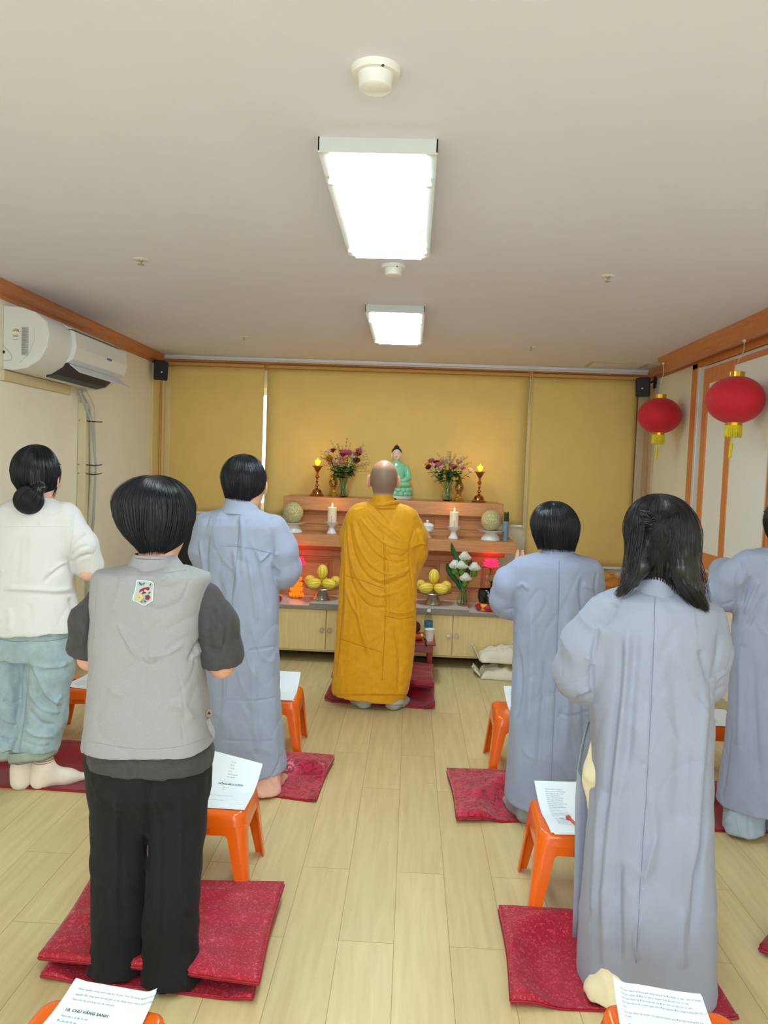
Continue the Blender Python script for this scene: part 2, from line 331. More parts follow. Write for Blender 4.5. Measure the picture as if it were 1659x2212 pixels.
# wall speakers
def speaker(c,ang,tilt,label,s):
    t=thing('wall_speaker',label,'speaker',c,group='small black wall speakers')
    R=Matrix.Translation(Vector(c))@Matrix.Rotation(ang,4,'Z')@Matrix.Rotation(tilt,4,'X')
    b=MB()
    fr=[(-.062,-.075,-.085),(.062,-.075,-.085),(.062,-.075,.085),(-.062,-.075,.085)]; bk=[(-.045,.07,-.06),(.045,.07,-.06),(.045,.07,.075),(-.045,.07,.075)]
    v=[R@Vector(p) for p in fr+bk]; b.add(v,[(0,1,2,3),(7,6,5,4),(0,4,5,1),(1,5,6,2),(2,6,7,3),(3,7,4,0)])
    obj('cabinet',b,M_blackm,t,bevel=.01,seg=3)
    g=MB().ell(R@Vector((.0,-.079,-.005)),(.010,.004,.010),16,8); obj('badge',g,M_chrome,t,smooth=True)
    obj('bracket',MB().tube([R@Vector((0,.06,.03)),Vector(c)+Vector((s*.07,.03,.04)),Vector(c)+Vector((s*.10,.03,.06))],.009,8).box(c[0]+s*.105-.006,c[0]+s*.105+.006,c[1],c[1]+.06,c[2]-.01,c[2]+.12),M_blackm,t,smooth=True)
speaker(P(341,798,Y=7.0)+np.array((.02,0,0)),math.radians(28),math.radians(18),'black wall speaker in the left corner near the air conditioner',-1)
speaker(P(1391,835,Y=7.0),math.radians(-25),math.radians(14),'black wall speaker in the right corner by the lantern',1)
# ---- air conditioner on the left wall
A0,A1=4.44,5.60
t=thing('air_conditioner','white split air conditioner high on the left wall','air conditioner',(XL,(A0+A1)/2,2.06))
M_ac=mat('ac_plastic',(226,228,224),.35,noise=.005)
prof=[(0,.0),(.05,-.002),(.12,.012),(.18,.055),(.215,.12),(.225,.19),(.215,.25),(.16,.30),(.09,.325),(0,.33)]
def acprof(y,sx=1): return [(XL+a*sx*1.2,y,2.05+b*1.12) for a,b in prof]
b=MB().loft([acprof(A0),acprof(A0+.02,1.02),acprof(A1-.02,1.02),acprof(A1)])
obj('casing',b,M_ac,t,bevel=.006,smooth=True)
# front panel
def pp(y,x,z): return (XL+x*1.2,y,2.05+z*1.12)
fp=[(.155,.045),(.235,.10),(.252,.165),(.243,.25),(.215,.262),(.215,.2),(.2,.12)]
obj('front_panel',MB().loft([[pp(A0+.30,*q) for q in fp],[pp(A1-.005,*q) for q in fp]]),M_ac,t,bevel=.003)
obj('air_outlet',MB().loft([[pp(A0+.30,.095,-.003),pp(A0+.30,.150,.012),pp(A0+.30,.205,.078),pp(A0+.30,.1,.06)],[pp(A1-.10,.095,-.003),pp(A1-.10,.150,.012),pp(A1-.07,.205,.078),pp(A1-.10,.1,.06)]]),mat('ac_outlet_dark',(38,46,62),.5,noise=.05),t)
obj('louver',MB().loft([[pp(A0+.34,.19,.082),pp(A0+.34,.255,.030),pp(A0+.34,.257,.034),pp(A0+.34,.192,.088)],[pp(A1-.03,.19,.082),pp(A1-.03,.275,.020),pp(A1-.03,.277,.024),pp(A1-.03,.192,.088)]]),mat('ac_louver',(216,222,226),.3,noise=.01),t,bevel=.001)
obj('top_grille',MB().loft([[pp(A0+.30,.20,.265),pp(A0+.30,.235,.262),pp(A0+.30,.12,.318)],[pp(A1-.05,.20,.265),pp(A1-.05,.235,.262),pp(A1-.05,.12,.318)]]),mat('ac_grille',(214,214,204),.5,noise=.02),t)
# stickers on the end cap (facing the camera)
ye=A0-.002
def quad(x0,x1,z0,z1,y=ye): return MB().box(XL+x0,XL+x1,y-.0012,y+.001,2.06+z0,2.06+z1)
st=obj('energy_label',quad(.055,.098,.16,.235),mat('sticker_white',(238,236,220),.5,noise=.01),t)
a=np.linspace(0,PI,14); cc=np.array((XL+.0765,2.06+.208))
def arc(a0,a1,r0,r1,y):
    m=MB(); aa=np.linspace(a0,a1,8); m.loft([[(cc[0]+r*math.cos(q),yy,cc[1]+r*math.sin(q)) for r,yy in ((r0,y),(r1,y),(r1,y-.0008),(r0,y-.0008))] for q in aa]); return m
obj('green_arc',arc(.2,PI-.2,.006,.013,ye-.0012),mat('sticker_green',(110,160,70),.5,noise=.02),st)
obj('yellow_arc',arc(1.2,PI,.015,.021,ye-.0012),mat('sticker_yellow',(220,190,90),.5,noise=.02),st)
obj('red_arc',arc(0,1.1,.015,.021,ye-.0012),mat('sticker_red',(196,70,60),.5,noise=.02),st)
m=MB()
for i in range(5): m.box(XL+.060,XL+.093,ye-.0022,ye-.001,2.06+.165+i*.007,2.06+.167+i*.007)
obj('fine_print',m,M_ink,st)
st=obj('rating_plate',quad(.112,.152,.075,.238),mat('sticker_grey',(188,186,176),.5,noise=.03),t)
m=MB()
for i in range(26): m.box(XL+.115,XL+.115+.034*(.6+.4*((i*7)%5)/4),ye-.0022,ye-.001,2.06+.08+i*.006,2.06+.0818+i*.006)
obj('fine_print',m,M_ink,st)
obj('seam',MB().tube([(XL+.002,ye,2.06+.13),(XL+.045,ye,2.06+.085),(XL+.058,ye,2.06+.06),(XL+.052,ye,2.06+.045),(XL+.01,ye,2.06+.04)],.0009,6),M_ink,t)
obj('seam',MB().tube([(XL+.10,ye,2.06+.03),(XL+.16,ye,2.06+.09),(XL+.19,ye,2.06+.17),(XL+.185,ye,2.06+.23)],.0007,6),mat('seam_grey',(180,182,176),.6),t)
obj('port',MB().ell((XL+.008,ye,2.06+.09),(.007,.003,.009),12,8),M_black,t,smooth=True)
obj('badge',MB().box(XL+.302,XL+.3035,5.22,5.30,2.225,2.238),M_ink,t)
# wall plinth board under the unit and its pipes
tag(obj('mounting_board',MB().box(XL,XL+.02,A0-.02,5.30,1.985,2.046),mat('board_tan',(216,200,158),.6,noise=.02),bevel=.002),'tan board on the wall under the air conditioner','board')
t=thing('refrigerant_pipe','cream wrapped pipe running down the left wall from the air conditioner','pipe',(XL+.03,5.5,0))
obj('conduit',MB().box(XL,XL+.06,5.455,5.545,.10,1.95),mat('conduit_cream',(222,212,176),.5,noise=.02),t,bevel=.008)
obj('wrapped_pipe',MB().tube([(XL+.05,5.43,2.03),(XL+.055,5.47,1.99),(XL+.07,5.52,1.93),(XL+.08,5.53,1.7),(XL+.085,5.535,1.4),(XL+.075,5.53,1.1),(XL+.06,5.51,.6),(XL+.05,5.5,.1)],.022,10),mat('pipe_wrap',(208,202,180),.6,noise=.05,nscale=60),t,smooth=True)
m=MB().tube([(XL+.05,5.36,2.03),(XL+.06,5.40,1.96),(XL+.09,5.50,1.80),(XL+.105,5.53,1.5),(XL+.10,5.52,1.1),(XL+.075,5.49,.6),(XL+.06,5.48,.1)],.009,8)
obj('drain_hose',m,mat('hose_grey',(172,176,170),.4,noise=.03),t,smooth=True)
for z in (1.815,1.50,1.435):
    obj('cable_tie',MB().tube([(XL+.01,5.455,z+.005),(XL+.105,5.49,z),(XL+.115,5.55,z+.002),(XL+.125,5.59,z+.006)],.0035,6),M_black,t)
# ================================================================== LOW CABINETS
def cabinet(x0,x1,split,label):
    t=thing('low_cabinet',label,'cabinet',((x0+x1)/2,6.3,0),group='low cabinets under the altar')
    obj('body',MB().box(x0,x1,6.02,6.7,.085,.43),M_cab,t,bevel=.002)
    for a,b,kx in ((x0,split-.0015,split-.032),(split+.0015,x1,split+.032)):
        d=obj('door',MB().box(a+.002,b-.002,6.0,6.018,.105,.425),M_cab,t,bevel=.0015)
        k=obj('knob',MB().lathe([(.001,-.018),(.017,-.018),(.019,-.014),(.017,-.004),(.008,0),(.001,0)],(0,0,0),24),M_chrome,d,world=False,smooth=True)
        k.location=Vector((kx-parent_loc(d)[0],5.999-parent_loc(d)[1],.268)); k.rotation_euler=(-PI/2,0,0)
    for xx in (x0+.06,x1-.06):
        obj('leg',MB().box(xx-.02,xx+.02,6.14,6.18,0,.085),M_dark,t)
    obj('kickboard',MB().box(x0,x1,6.30,6.32,0,.085),M_dark,t)
cabinet(-1.93,-1.19,-1.56,'pale wood cabinet at the left, mostly hidden behind the people')
cabinet(-1.19,-.14,-.633,'pale two-door cabinet to the left of the man in yellow')
cabinet(-.14,.90,.366,'pale two-door cabinet to the right, behind the small red table')
t=thing('worktop','long white counter top with grey front edge on the low cabinets','worktop',(-.5,6.3,.43))
obj('slab',MB().box(-1.93,.90,6.0,6.75,.432,.455),M_counter,t,bevel=.002)
obj('front_edge',MB().box(-1.93,.90,5.985,6.0,.428,.455),M_cedge,t,bevel=.002)
t=thing('counter_board','thin white board with grey edge lying on the middle of the counter','board',(-.13,6.2,.455))
obj('slab',MB().box(-.77,.49,6.005,6.44,.4555,.472),M_counter,t,bevel=.002); obj('front_edge',MB().box(-.77,.49,5.995,6.005,.4555,.472),M_cedge,t)
# dark cabinet at left
t=thing('dark_screen','black flat-topped screen standing left, behind the woman in the grey vest','screen',(-1.72,6.0,0))
obj('panel',MB().box(-1.95,-1.52,5.90,5.96,.50,1.02),M_black,t,bevel=.004); obj('stand',MB().box(-1.80,-1.66,5.90,6.02,.4555,.50),M_black,t,bevel=.004)
obj('base',MB().box(-1.9,-1.58,6.0,6.14,.4555,.47),M_black,t,bevel=.004)
for o in [c for c in t.children if c.name.startswith(('panel','stand'))]: o.location.y+=.16
# ================================================================== ALTAR
a0,a1=-1.07,.755
t=thing('altar','stepped wooden altar with moulded panels on the white counter','altar',(-.1,6.8,.455))
yb=6.5
b=MB().box(a0,a1,yb+.012,7.2,.4555,.87); obj('lower_body',b,M_altard,t)
def rect_frame(x0,x1,z0,z1,y,w,d): return MB().box(x0,x1,y-d,y,z0,z0+w).box(x0,x1,y-d,y,z1-w,z1).box(x0,x0+w,y-d,y,z0+w,z1-w).box(x1-w,x1,y-d,y,z0+w,z1-w)
obj('plinth',MB().box(a0-.015,a1+.015,yb-.012,yb+.012,.4555,.52).box(a0-.008,a1+.008,yb-.006,yb+.012,.52,.535),M_altar,t,bevel=.003)
obj('rail',MB().box(a0,a1,yb,yb+.012,.79,.87).box(a0,a1,yb-.008,yb,.775,.79),M_altard,t,bevel=.003)
nP=4; wP=(a1-a0)/nP
for i in range(nP+1):
    xc=a0+i*wP; ww=.035 if 0<i<nP else .05; xs=min(max(xc-ww,a0),a1-2*ww) if i in(0,nP) else xc-ww
    obj('stile',MB().box(xs,xs+2*ww,yb,yb+.012,.535,.775),M_altarz,t,bevel=.003)
for i in range(nP):
    x0=a0+i*wP+(.10 if i==0 else .035); x1=a0+(i+1)*wP-(.10 if i==nP-1 else .035)
    p=obj('panel',MB().box(x0+.04,x1-.04,yb+.002,yb+.013,.575,.735),M_altar,t,bevel=.005)
    obj('panel_moulding',rect_frame(x0,x1,.535,.775,yb+.011,.022,.011),M_altard,p,bevel=.004)
obj('cornice',MB().prism([(yb-.004,.84),(yb-.02,.85),(yb-.05,.875),(yb-.055,.89),(yb+.3,.89),(yb+.3,.84)],'x',a0-.05,a1+.05),M_altard,t)
s0,s1=-1.205,.885
zt=float(P(1050,1168,Y=6.38)[2])
obj('shelf_board',MB().box(s0,s1,6.36,7.2,.89,.985),M_altar,t,bevel=.004)
u0,u1=-1.03,.73
yu=6.78
obj('upper_body',MB().box(u0,u1,yu+.012,7.2,.985,1.17),M_altar,t)
obj('upper_rail',MB().box(u0,u1,yu,yu+.012,1.150,1.17).box(u0,u1,yu,yu+.012,.985,1.02).box(u0,u1,yu-.01,yu,.985,1.0),M_altar,t,bevel=.003)
w3=(u1-u0)/3
for i in range(4):
    xc=u0+i*w3; lo=max(u0,xc-.04); hi=min(u1,xc+.04)
    obj('upper_stile',MB().box(lo,hi,yu,yu+.012,1.02,1.15).box(lo+.012,hi-.012,yu-.006,yu,1.02,1.15),M_altarz,t,bevel=.002)
for i in range(3):
    x0=u0+i*w3+.04; x1=u0+(i+1)*w3-.04
    p=obj('upper_panel',MB().box(x0+.03,x1-.03,yu+.002,yu+.013,1.045,1.128),M_altar,t,bevel=.004)
    obj('panel_moulding',rect_frame(x0,x1,1.02,1.15,yu+.011,.016,.010),M_altar,p,bevel=.003)
obj('top_board',MB().box(-1.115,.80,6.69,7.2,1.17,1.285),M_altar,t,bevel=.004)
ZS,ZT,ZK,ZC1=.9865,1.2865,.4565,.4735
# ================================================================== ALTAR OBJECTS
def L(px,py,Y): return P(px,py,Y=Y)
YT=6.95
# lotus lamps on brass stands
M_flame=mat('amber_lotus_light',(255,190,60),.3,emit=(255,176,30),es=2.6,noise=.05)
def petal(mb,c,r,h,n,open_,tw=0,wd=.5):
    for i in range(n):
        a=2*PI*i/n+tw
        def fn(u,v):
            s=(u-.5)*2; w=wd*r*math.sin(PI*min(v*.92+.08,1))**.8
            rad=r*(.25+open_*v*(1.15-.4*v)); 
            x=rad*(1-.25*s*s); y=s*w
            return (c[0]+x*math.cos(a)-y*math.sin(a),c[1]+x*math.sin(a)+y*math.cos(a),c[2]+h*v)
        mb.grid(fn,5,6)
    return mb
def candlestick(px,label):
    x=float(L(px,1069+((px-684)/349)*17,YT)[0]); z=ZT
    t=thing('lotus_candlestick',label,'candlestick',(x,YT,z),group='brass lotus candlesticks')
    obj('base',MB().lathe([(.001,0),(.062,0),(.065,.010),(.058,.018),(.052,.02),(.042,.05),(.028,.062),(.015,.07),(.001,.07)],(x,YT,z),32),M_brass,t,smooth=True)
    obj('stem',MB().lathe([(.001,.065),(.012,.07),(.009,.085),(.018,.094),(.018,.100),(.009,.108),(.008,.125),(.014,.133),(.008,.142),(.010,.16),(.020,.172),(.020,.178),(.009,.188),(.010,.215),(.018,.225),(.001,.23)],(x,YT,z),24),M_brass,t,smooth=True)
    obj('cup',MB().lathe([(.001,.222),(.014,.225),(.024,.235),(.036,.262),(.046,.268),(.046,.274),(.001,.274)],(x,YT,z),32,wob=lambda a,zz:.06*np.cos(a*8)*(zz>.25)),M_brass,t,smooth=True)
    fl=MB(); petal(fl,(x,YT,z+.276),.030,.045,8,.9); petal(fl,(x,YT,z+.276),.020,.055,6,.5,.3); fl.lathe([(.001,0),(.010,.006),(.009,.03),(.001,.07)],(x,YT,z+.276),10)
    obj('lotus_light',fl,M_flame,t,smooth=True)
    pl=bpy.data.lights.new('lotus_glow','POINT'); pl.energy=.5; pl.color=(1,.6,.15); pl.shadow_soft_size=.03; po=bpy.data.objects.new('lotus_glow',pl); C.objects.link(po); po.location=(x,YT,z+.36)
candlestick(684,'tall brass candlestick with glowing amber lotus, left end of the top shelf')
candlestick(1034,'tall brass candlestick with glowing amber lotus, right end of the top shelf')
M_pag=mat('pagoda_gold',(196,150,64),.3,metal=.7,noise=.1,nscale=60)
def pagodafn(m,N,Ln,b,tc):
    v=N.new('ShaderNodeTexVoronoi'); v.inputs['Scale'].default_value=70; v.feature='DISTANCE_TO_EDGE'; Ln.new(tc.outputs['Object'],v.inputs['Vector'])
    r=N.new('ShaderNodeValToRGB'); r.color_ramp.elements[0].color=lin((214,170,84)); r.color_ramp.elements[1].color=lin((70,44,18)); r.color_ramp.elements[0].position=.1; r.color_ramp.elements[1].position=.16
    Ln.new(v.outputs[0],r.inputs[0]); Ln.new(r.outputs[0],b.inputs['Base Color'])
M_pagh=mat('pierced_gold',(200,150,64),.35,metal=.5,fn=pagodafn)
def pagoda(px,label):
    x=float(L(px,1075,7.02)[0]); c=(x,7.02,ZT)
    t=thing('gilt_incense_tower',label,'ornament',c,group='small gilt towers')
    obj('foot',MB().lathe([(.001,0),(.045,0),(.045,.014),(.036,.02),(.034,.03),(.026,.04),(.02,.06),(.026,.085),(.034,.1),(.001,.1)],c,8),M_pag,t)
    obj('pierced_drum',MB().lathe([(.001,.1),(.038,.102),(.040,.125),(.036,.15),(.001,.15)],c,24),M_pagh,t,smooth=True)
    obj('spire',MB().lathe([(.001,.15),(.038,.152),(.030,.165),(.026,.17),(.022,.19),(.014,.2),(.008,.222),(.003,.235),(.001,.24)],c,12),M_pag,t,smooth=True)
pagoda(719,'small gilt pierced tower beside the left flower vase'); pagoda(991,'small gilt pierced tower beside the right flower vase')
# flower vases
M_petals={k:mat('petal_'+k,c,.55,noise=.12,nscale=60,sheen=.3) for k,c in dict(deep_red=(150,24,44),pink=(226,116,150),blush=(240,196,196),cream=(238,226,214),peach=(240,150,120),yellow=(236,196,40)).items()}
def rose(mb,c,r,tilt):
    R=Matrix.Rotation(tilt[0],3,'X')@Matrix.Rotation(tilt[1],3,'Y')
    for k,(rr,h,n) in enumerate(((.35,1.0,3),(.6,.95,4),(.85,.8,5),(1.0,.55,5))):
        for i in range(n):
            a=2*PI*i/n+k*.7
            def fn(u,v):
                s=(u-.5)*2; an=a+s*(PI/n)*1.25; rad=r*rr*(.35+.65*math.sin(v*PI/2))*(1+.12*v*v)
                z=r*h*(1.3*v-.6)-.12*r*s*s*v
                return tuple(np.array(R@Vector((rad*math.cos(an),rad*math.sin(an),z)))+np.array(c))
            mb.grid(fn,5,5)
def leafm(mb,p,d,l,w,droop=.3):
    d=Vector(d).normalized(); s=d.cross(Vector((0,0,1))).normalized(); up=s.cross(d)
    def fn(u,v):
        q=Vector(p)+d*(l*v)-Vector((0,0,1))*(droop*l*v*v)+s*((u-.5)*2*w*math.sin(PI*min(v*.95+.03,1))**.8)+up*(abs(u-.5)*w*.6); return tuple(q)
    mb.grid(fn,5,8)
def bouquet(px,py_base,flowers,label,grass,seed,wsp):
    rnd=random.Random(seed); x=float(L(px,py_base,YT)[0]); c=(x,YT,ZT)
    t=thing('flower_vase',label,'flower vase',c,group='glass vases of roses')
    n=40
    obj('vase',MB().lathe([(.030,0),(.042,.006),(.052,.04),(.050,.07),(.036,.105),(.030,.125),(.034,.15),(.046,.18),(.044,.181),(.032,.15),(.027,.125),(.033,.105),(.046,.07),(.048,.04),(.038,.010),(.001,.008)],c,n,wob=lambda a,z:.05*np.cos(a*8)).lathe([(.001,0),(.030,0),(.030,.002),(.001,.002)],c,n),M_glass,t,smooth=True)
    st=MB(); lf=MB(); heads={}
    for fx,fy,s,col in flowers:
        h=L(fx,fy,YT+rnd.uniform(-.07,.05)); m=heads.setdefault(col,MB())
        dx=h[0]-x
        rose(m,h,s*1.6,(rnd.uniform(-.2,.9),dx*2.0))
        a=rnd.uniform(0,6.28); b=np.array((x+.025*math.cos(a),YT+.025*math.sin(a),ZT+.012)); nk=np.array((x+.02*math.cos(a+2.5),YT+.02*math.sin(a+2.5),ZT+.13))
        pts=[b*(1-q)**2+2*nk*q*(1-q)+ (h-np.array((0,0,.015)))*q*q for q in np.linspace(0,1,9)]
        st.tube(pts,.0022,5)
        for k in range(3):
            q=pts[5+rnd.randint(0,2)]; leafm(lf,q,(rnd.uniform(-1,1)+dx*2,rnd.uniform(-1,.6),rnd.uniform(-.1,.6)),rnd.uniform(.035,.06),.014)
    for k in range(60):
        a=rnd.uniform(0,6.28); q=(x+.05*math.cos(a)*rnd.random()**.5*1.6,YT+.04*math.sin(a),ZT+.19+rnd.uniform(0,.09)); leafm(lf,q,(math.cos(a),math.sin(a)-.3,rnd.uniform(-.4,.7)),rnd.uniform(.04,.07),.017)
    obj('stems',st,M_stem,t,smooth=True); obj('leaves',lf,M_green,t,smooth=2)
    for k,m in heads.items(): o=obj('roses',m,M_petals[k],t,smooth=2); o['label']=k.replace('_',' ')+' roses'
    g=MB()
    for gx,gy in grass:
        for k in range(wsp):
            e=L(gx+rnd.uniform(-9,9),gy+rnd.uniform(-8,10),YT+rnd.uniform(-.1,.08)); b=np.array((x+rnd.uniform(-.02,.02),YT,ZT+.17)); mid=(b+e)/2+np.array((0,0,.03))+np.array((-(e[0]-x)*.12,0,.03))
            pts=np.array([b*(1-q)**2+2*mid*q*(1-q)+e*q*q for q in np.linspace(0,1,9)]); g.tube(pts,np.linspace(.0012,.0007,9),4)
            for j in range(4,9):
                for s in (-1,1):
                    l=.020; d=(pts[j]-pts[j-1]); d/=np.linalg.norm(d)+1e-9; sd=np.array((d[2],0,-d[0]))*s; g.tube([pts[j],pts[j]+(d*.8+sd*.6)*l],[.0012,.0005],4)
    obj('grass_sprays',g,mat('grass_olive',(104,104,50),.6,noise=.2,nscale=50),t,smooth=True)
bouquet(741,1072,[(709,976,.017,'cream'),(719,974,.018,'deep_red'),(710,988,.018,'yellow'),(714,992,.017,'peach'),(742,977,.022,'pink'),(741,983,.019,'deep_red'),(753,979,.019,'pink'),(733,991,.018,'blush'),(761,988,.021,'cream'),(775,975,.018,'pink'),(773,982,.019,'deep_red'),(770,995,.018,'deep_red'),(738,1000,.017,'peach'),(747,1002,.016,'peach'),(727,998,.014,'blush'),(725,1004,.014,'blush'),(713,1001,.014,'peach'),(745,990,.014,'peach'),(767,981,.014,'peach')],
  'glass vase of roses with tall grass sprays, left of the seated statue',[(700,985),(722,958),(757,952),(786,966),(800,998),(797,1012),(703,996),(738,966),(774,966),(790,986),(694,982)],3,3)
bouquet(966,1083,[(932,996,.017,'pink'),(923,1003,.015,'yellow'),(943,999,.019,'deep_red'),(948,1004,.022,'pink'),(926,1010,.016,'deep_red'),(960,996,.017,'cream'),(969,999,.017,'cream'),(953,1011,.018,'blush'),(977,1007,.019,'pink'),(980,1010,.020,'deep_red'),(991,998,.018,'blush'),(999,1011,.019,'pink'),(994,1009,.014,'blush'),(1016,1017,.016,'cream'),(937,1006,.014,'blush')],
  'glass vase of roses, right of the seated statue',[(946,985),(960,983),(975,985),(1008,993),(1012,1000),(984,990)],5,3)
# seated statue --------------------------------------------------------------
M_jade=mat('jade_green_glaze',(140,214,172),.14,coat=.5,noise=.06,nscale=20)
M_face=mat('painted_ivory',(246,220,196),.3,noise=.02)
t=thing('seated_statue','jade green seated statue with black hair on the top shelf, behind the man in yellow','statue',L(848,1077,7.0))
sx,sy=float(L(853,1077,7.0)[0]),7.0; k=.50   # total height in metres
def S(x,y,z): return (sx+x*k,sy+y*k,ZT+z*k)
m=MB().lathe([(.001,0),(.315*k,0),(.315*k,.06*k),(.001,.06*k)],(sx,sy,ZT),40)
obj('plinth',m,mat('statue_plinth',(214,216,200),.3,noise=.03),t,bevel=.003)
m=MB()
for ring,(z,r,rr,n) in enumerate(((.10,.27,.062,16),(.165,.265,.066,16))):
    for i in range(n):
        a=2*PI*(i+.5*ring)/n; R=Matrix.Rotation(a,3,'Z'); m.ell(S(r*math.cos(a),r*.8*math.sin(a),z),(.055*k,rr*k,.05*k),10,8,R)
m.lathe([(.001,.06*k),(.27*k,.06*k),(.26*k,.2*k),(.001,.2*k)],(sx,sy,ZT),30,wob=lambda a,z:-.1*np.abs(np.sin(a)))
obj('lotus_seat',m,M_jade,t,smooth=2)
def folds(th,ph): return 1+.03*math.sin(th*14+ph*9)
m=MB().ell(S(0,-.03,.26),(.26*k,.19*k,.085*k),40,16,wob=lambda a,p:1+.02*math.sin(a*20))
m.ell(S(-.15,-.08,.265),(.12*k,.10*k,.07*k),20,12).ell(S(.15,-.08,.265),(.12*k,.10*k,.07*k),20,12)
rg=[]
for z,a,b in ((.25,.17,.12),(.36,.155,.115),(.46,.165,.11),(.56,.19,.105),(.62,.175,.095),(.665,.11,.08),(.69,.065,.06),(.70,.05,.045)):
    th=np.arange(56)*2*PI/56; w=1+.022*np.sin(th*11+z*34); rg.append(np.c_[sx+a*k*w*np.cos(th),sy+b*k*w*np.sin(th),np.full(56,ZT+z*k)])
m.loft(rg)
for s in (-1,1):
    m.tube([S(s*.17,0,.60),S(s*.215,-.02,.48),S(s*.225,-.05,.38),S(s*.15,-.13,.335),S(s*.05,-.17,.33)],np.array([.05,.06,.062,.05,.03])*k,14)
obj('draped_robe',m,M_jade,t,smooth=2)
m=MB().ell(S(0,-.16,.34),(.10*k,.05*k,.03*k),16,8); 
m.ell(S(0,-.012,.80),(.085*k,.085*k,.105*k),28,20,wob=lambda th,ph:1+.02*math.cos(th)).tube([S(0,0,.66),S(0,0,.73)],.045*k,14)
m.ell(S(0,-.098,.80),(.012*k,.018*k,.03*k),10,8)
for s in (-1,1): m.ell(S(s*.086,0,.785),(.012*k,.02*k,.055*k),10,10); m.ell(S(s*.032,-.078,.822),(.022*k,.012*k,.011*k),12,8)
obj('face_and_hands',m,M_face,t,smooth=2)
m=MB()
for s in (-1,1): m.tube([S(s*.012+s*.04,-.093,.835),S(s*.034,-.0985,.846),S(s*.014,-.099,.838)],.0015*k,5); m.tube([S(s*.05,-.090,.818),S(s*.034,-.098,.813),S(s*.016,-.098,.818)],.0013*k,5)
obj('painted_brows',m,mat('brow_brown',(90,60,50),.5,noise=.02),t)
obj('painted_lips',MB().ell(S(0,-.094,.757),(.018*k,.006*k,.007*k),12,8),mat('lip_red',(190,90,80),.5,noise=.02),t,smooth=2)
m=MB().ell(S(0,.022,.845),(.094*k,.083*k,.09*k),28,16,wob=lambda th,ph:1+.012*math.sin(th*16)*math.sin(ph*18)).ell(S(0,.015,.925),(.05*k,.05*k,.045*k),20,12)
obj('black_hair',m,mat('statue_hair',(26,32,36),.35,noise=.1),t,smooth=2)
obj('topknot_bead',MB().ell(S(0,.0,.975),(.014*k,.014*k,.014*k),12,8),M_gold,t,smooth=True)
# shelf objects ---------------------------------------------------------------
YS=6.52
def footed(name,px,py,Y,z,prof,label,cat,group,m=M_porc,wob=None):
    p=L(px,py,Y); c=(float(p[0]),Y,z); t=thing(name,label,cat,c,group=group); obj('bowl' if name!='footed_dish' else 'plate',MB().lathe(prof,c,40,wob=wob),m,t,smooth=True); return t,c
dish=[(.001,0),(.082,0),(.083,.008),(.068,.035),(.055,.053),(.052,.058),(.06,.064),(.112,.078),(.118,.084),(.11,.085),(.05,.073),(.001,.071)]
t1,c1=footed('footed_dish',632,1151,YS,ZS,dish,'white footed dish carrying the left netted melon','dish','white footed dishes')
t2,c2=footed('footed_dish',1059,1170,YS,ZS,dish,'white footed dish carrying the right netted melon','dish','white footed dishes')
def meshfn(m,N,Ln,b,tc):
    v=N.new('ShaderNodeTexVoronoi'); v.inputs['Scale'].default_value=75; v.feature='DISTANCE_TO_EDGE'; Ln.new(tc.outputs['Object'],v.inputs['Vector'])
    r=N.new('ShaderNodeValToRGB'); r.color_ramp.elements[0].color=lin((206,198,152)); r.color_ramp.elements[1].color=lin((158,156,100)); r.color_ramp.elements[0].position=.08; r.color_ramp.elements[1].position=.2
    Ln.new(v.outputs[0],r.inputs[0]); Ln.new(r.outputs[0],b.inputs['Base Color'])
    bp=N.new('ShaderNodeBump'); bp.invert=True; bp.inputs['Strength'].default_value=.5; bp.inputs['Distance'].default_value=.002; Ln.new(v.outputs[0],bp.inputs['Height']); Ln.new(bp.outputs[0],b.inputs['Normal'])
M_melon=mat('netted_melon_skin',(190,186,140),.6,fn=meshfn)
def netmelon(c,label,stem):
    t=thing('netted_melon',label,'melon',(c[0],c[1],c[2]+.072),group='netted melons on footed dishes')
    obj('fruit',MB().ell((c[0],c[1],c[2]+.078+.088),(.086,.086,.088),40,28),M_melon,t,smooth=2)
    x,y,z=c[0],c[1],c[2]+.078+.174
    obj('stem',MB().tube([(x,y,z),(x+.004,y,z+.014),(x,y,z+.028),(x-.014,y,z+.036),(x-.02,y,z+.05)] if stem else [(x,y,z),(x-.003,y,z+.012)],[.004,.003,.003,.0025,.002][:5 if stem else 2],8),mat('melon_stem',(150,130,80),.7,noise=.1),t,smooth=True)
netmelon(c1,'round netted melon on the white dish at the left end of the shelf',0); netmelon(c2,'round netted melon with curled stem, right end of the shelf',1)
cup=[(.001,0),(.042,0),(.042,.008),(.030,.026),(.022,.05),(.026,.062),(.050,.080),(.062,.100),(.057,.100),(.042,.082),(.001,.080)]
M_candle=mat('ivory_candle_wax',(246,226,196),.5,sub=.4,noise=.02)
M_fire=mat('candle_flame',(255,220,140),.5,emit=(255,206,120),es=9,noise=.02)
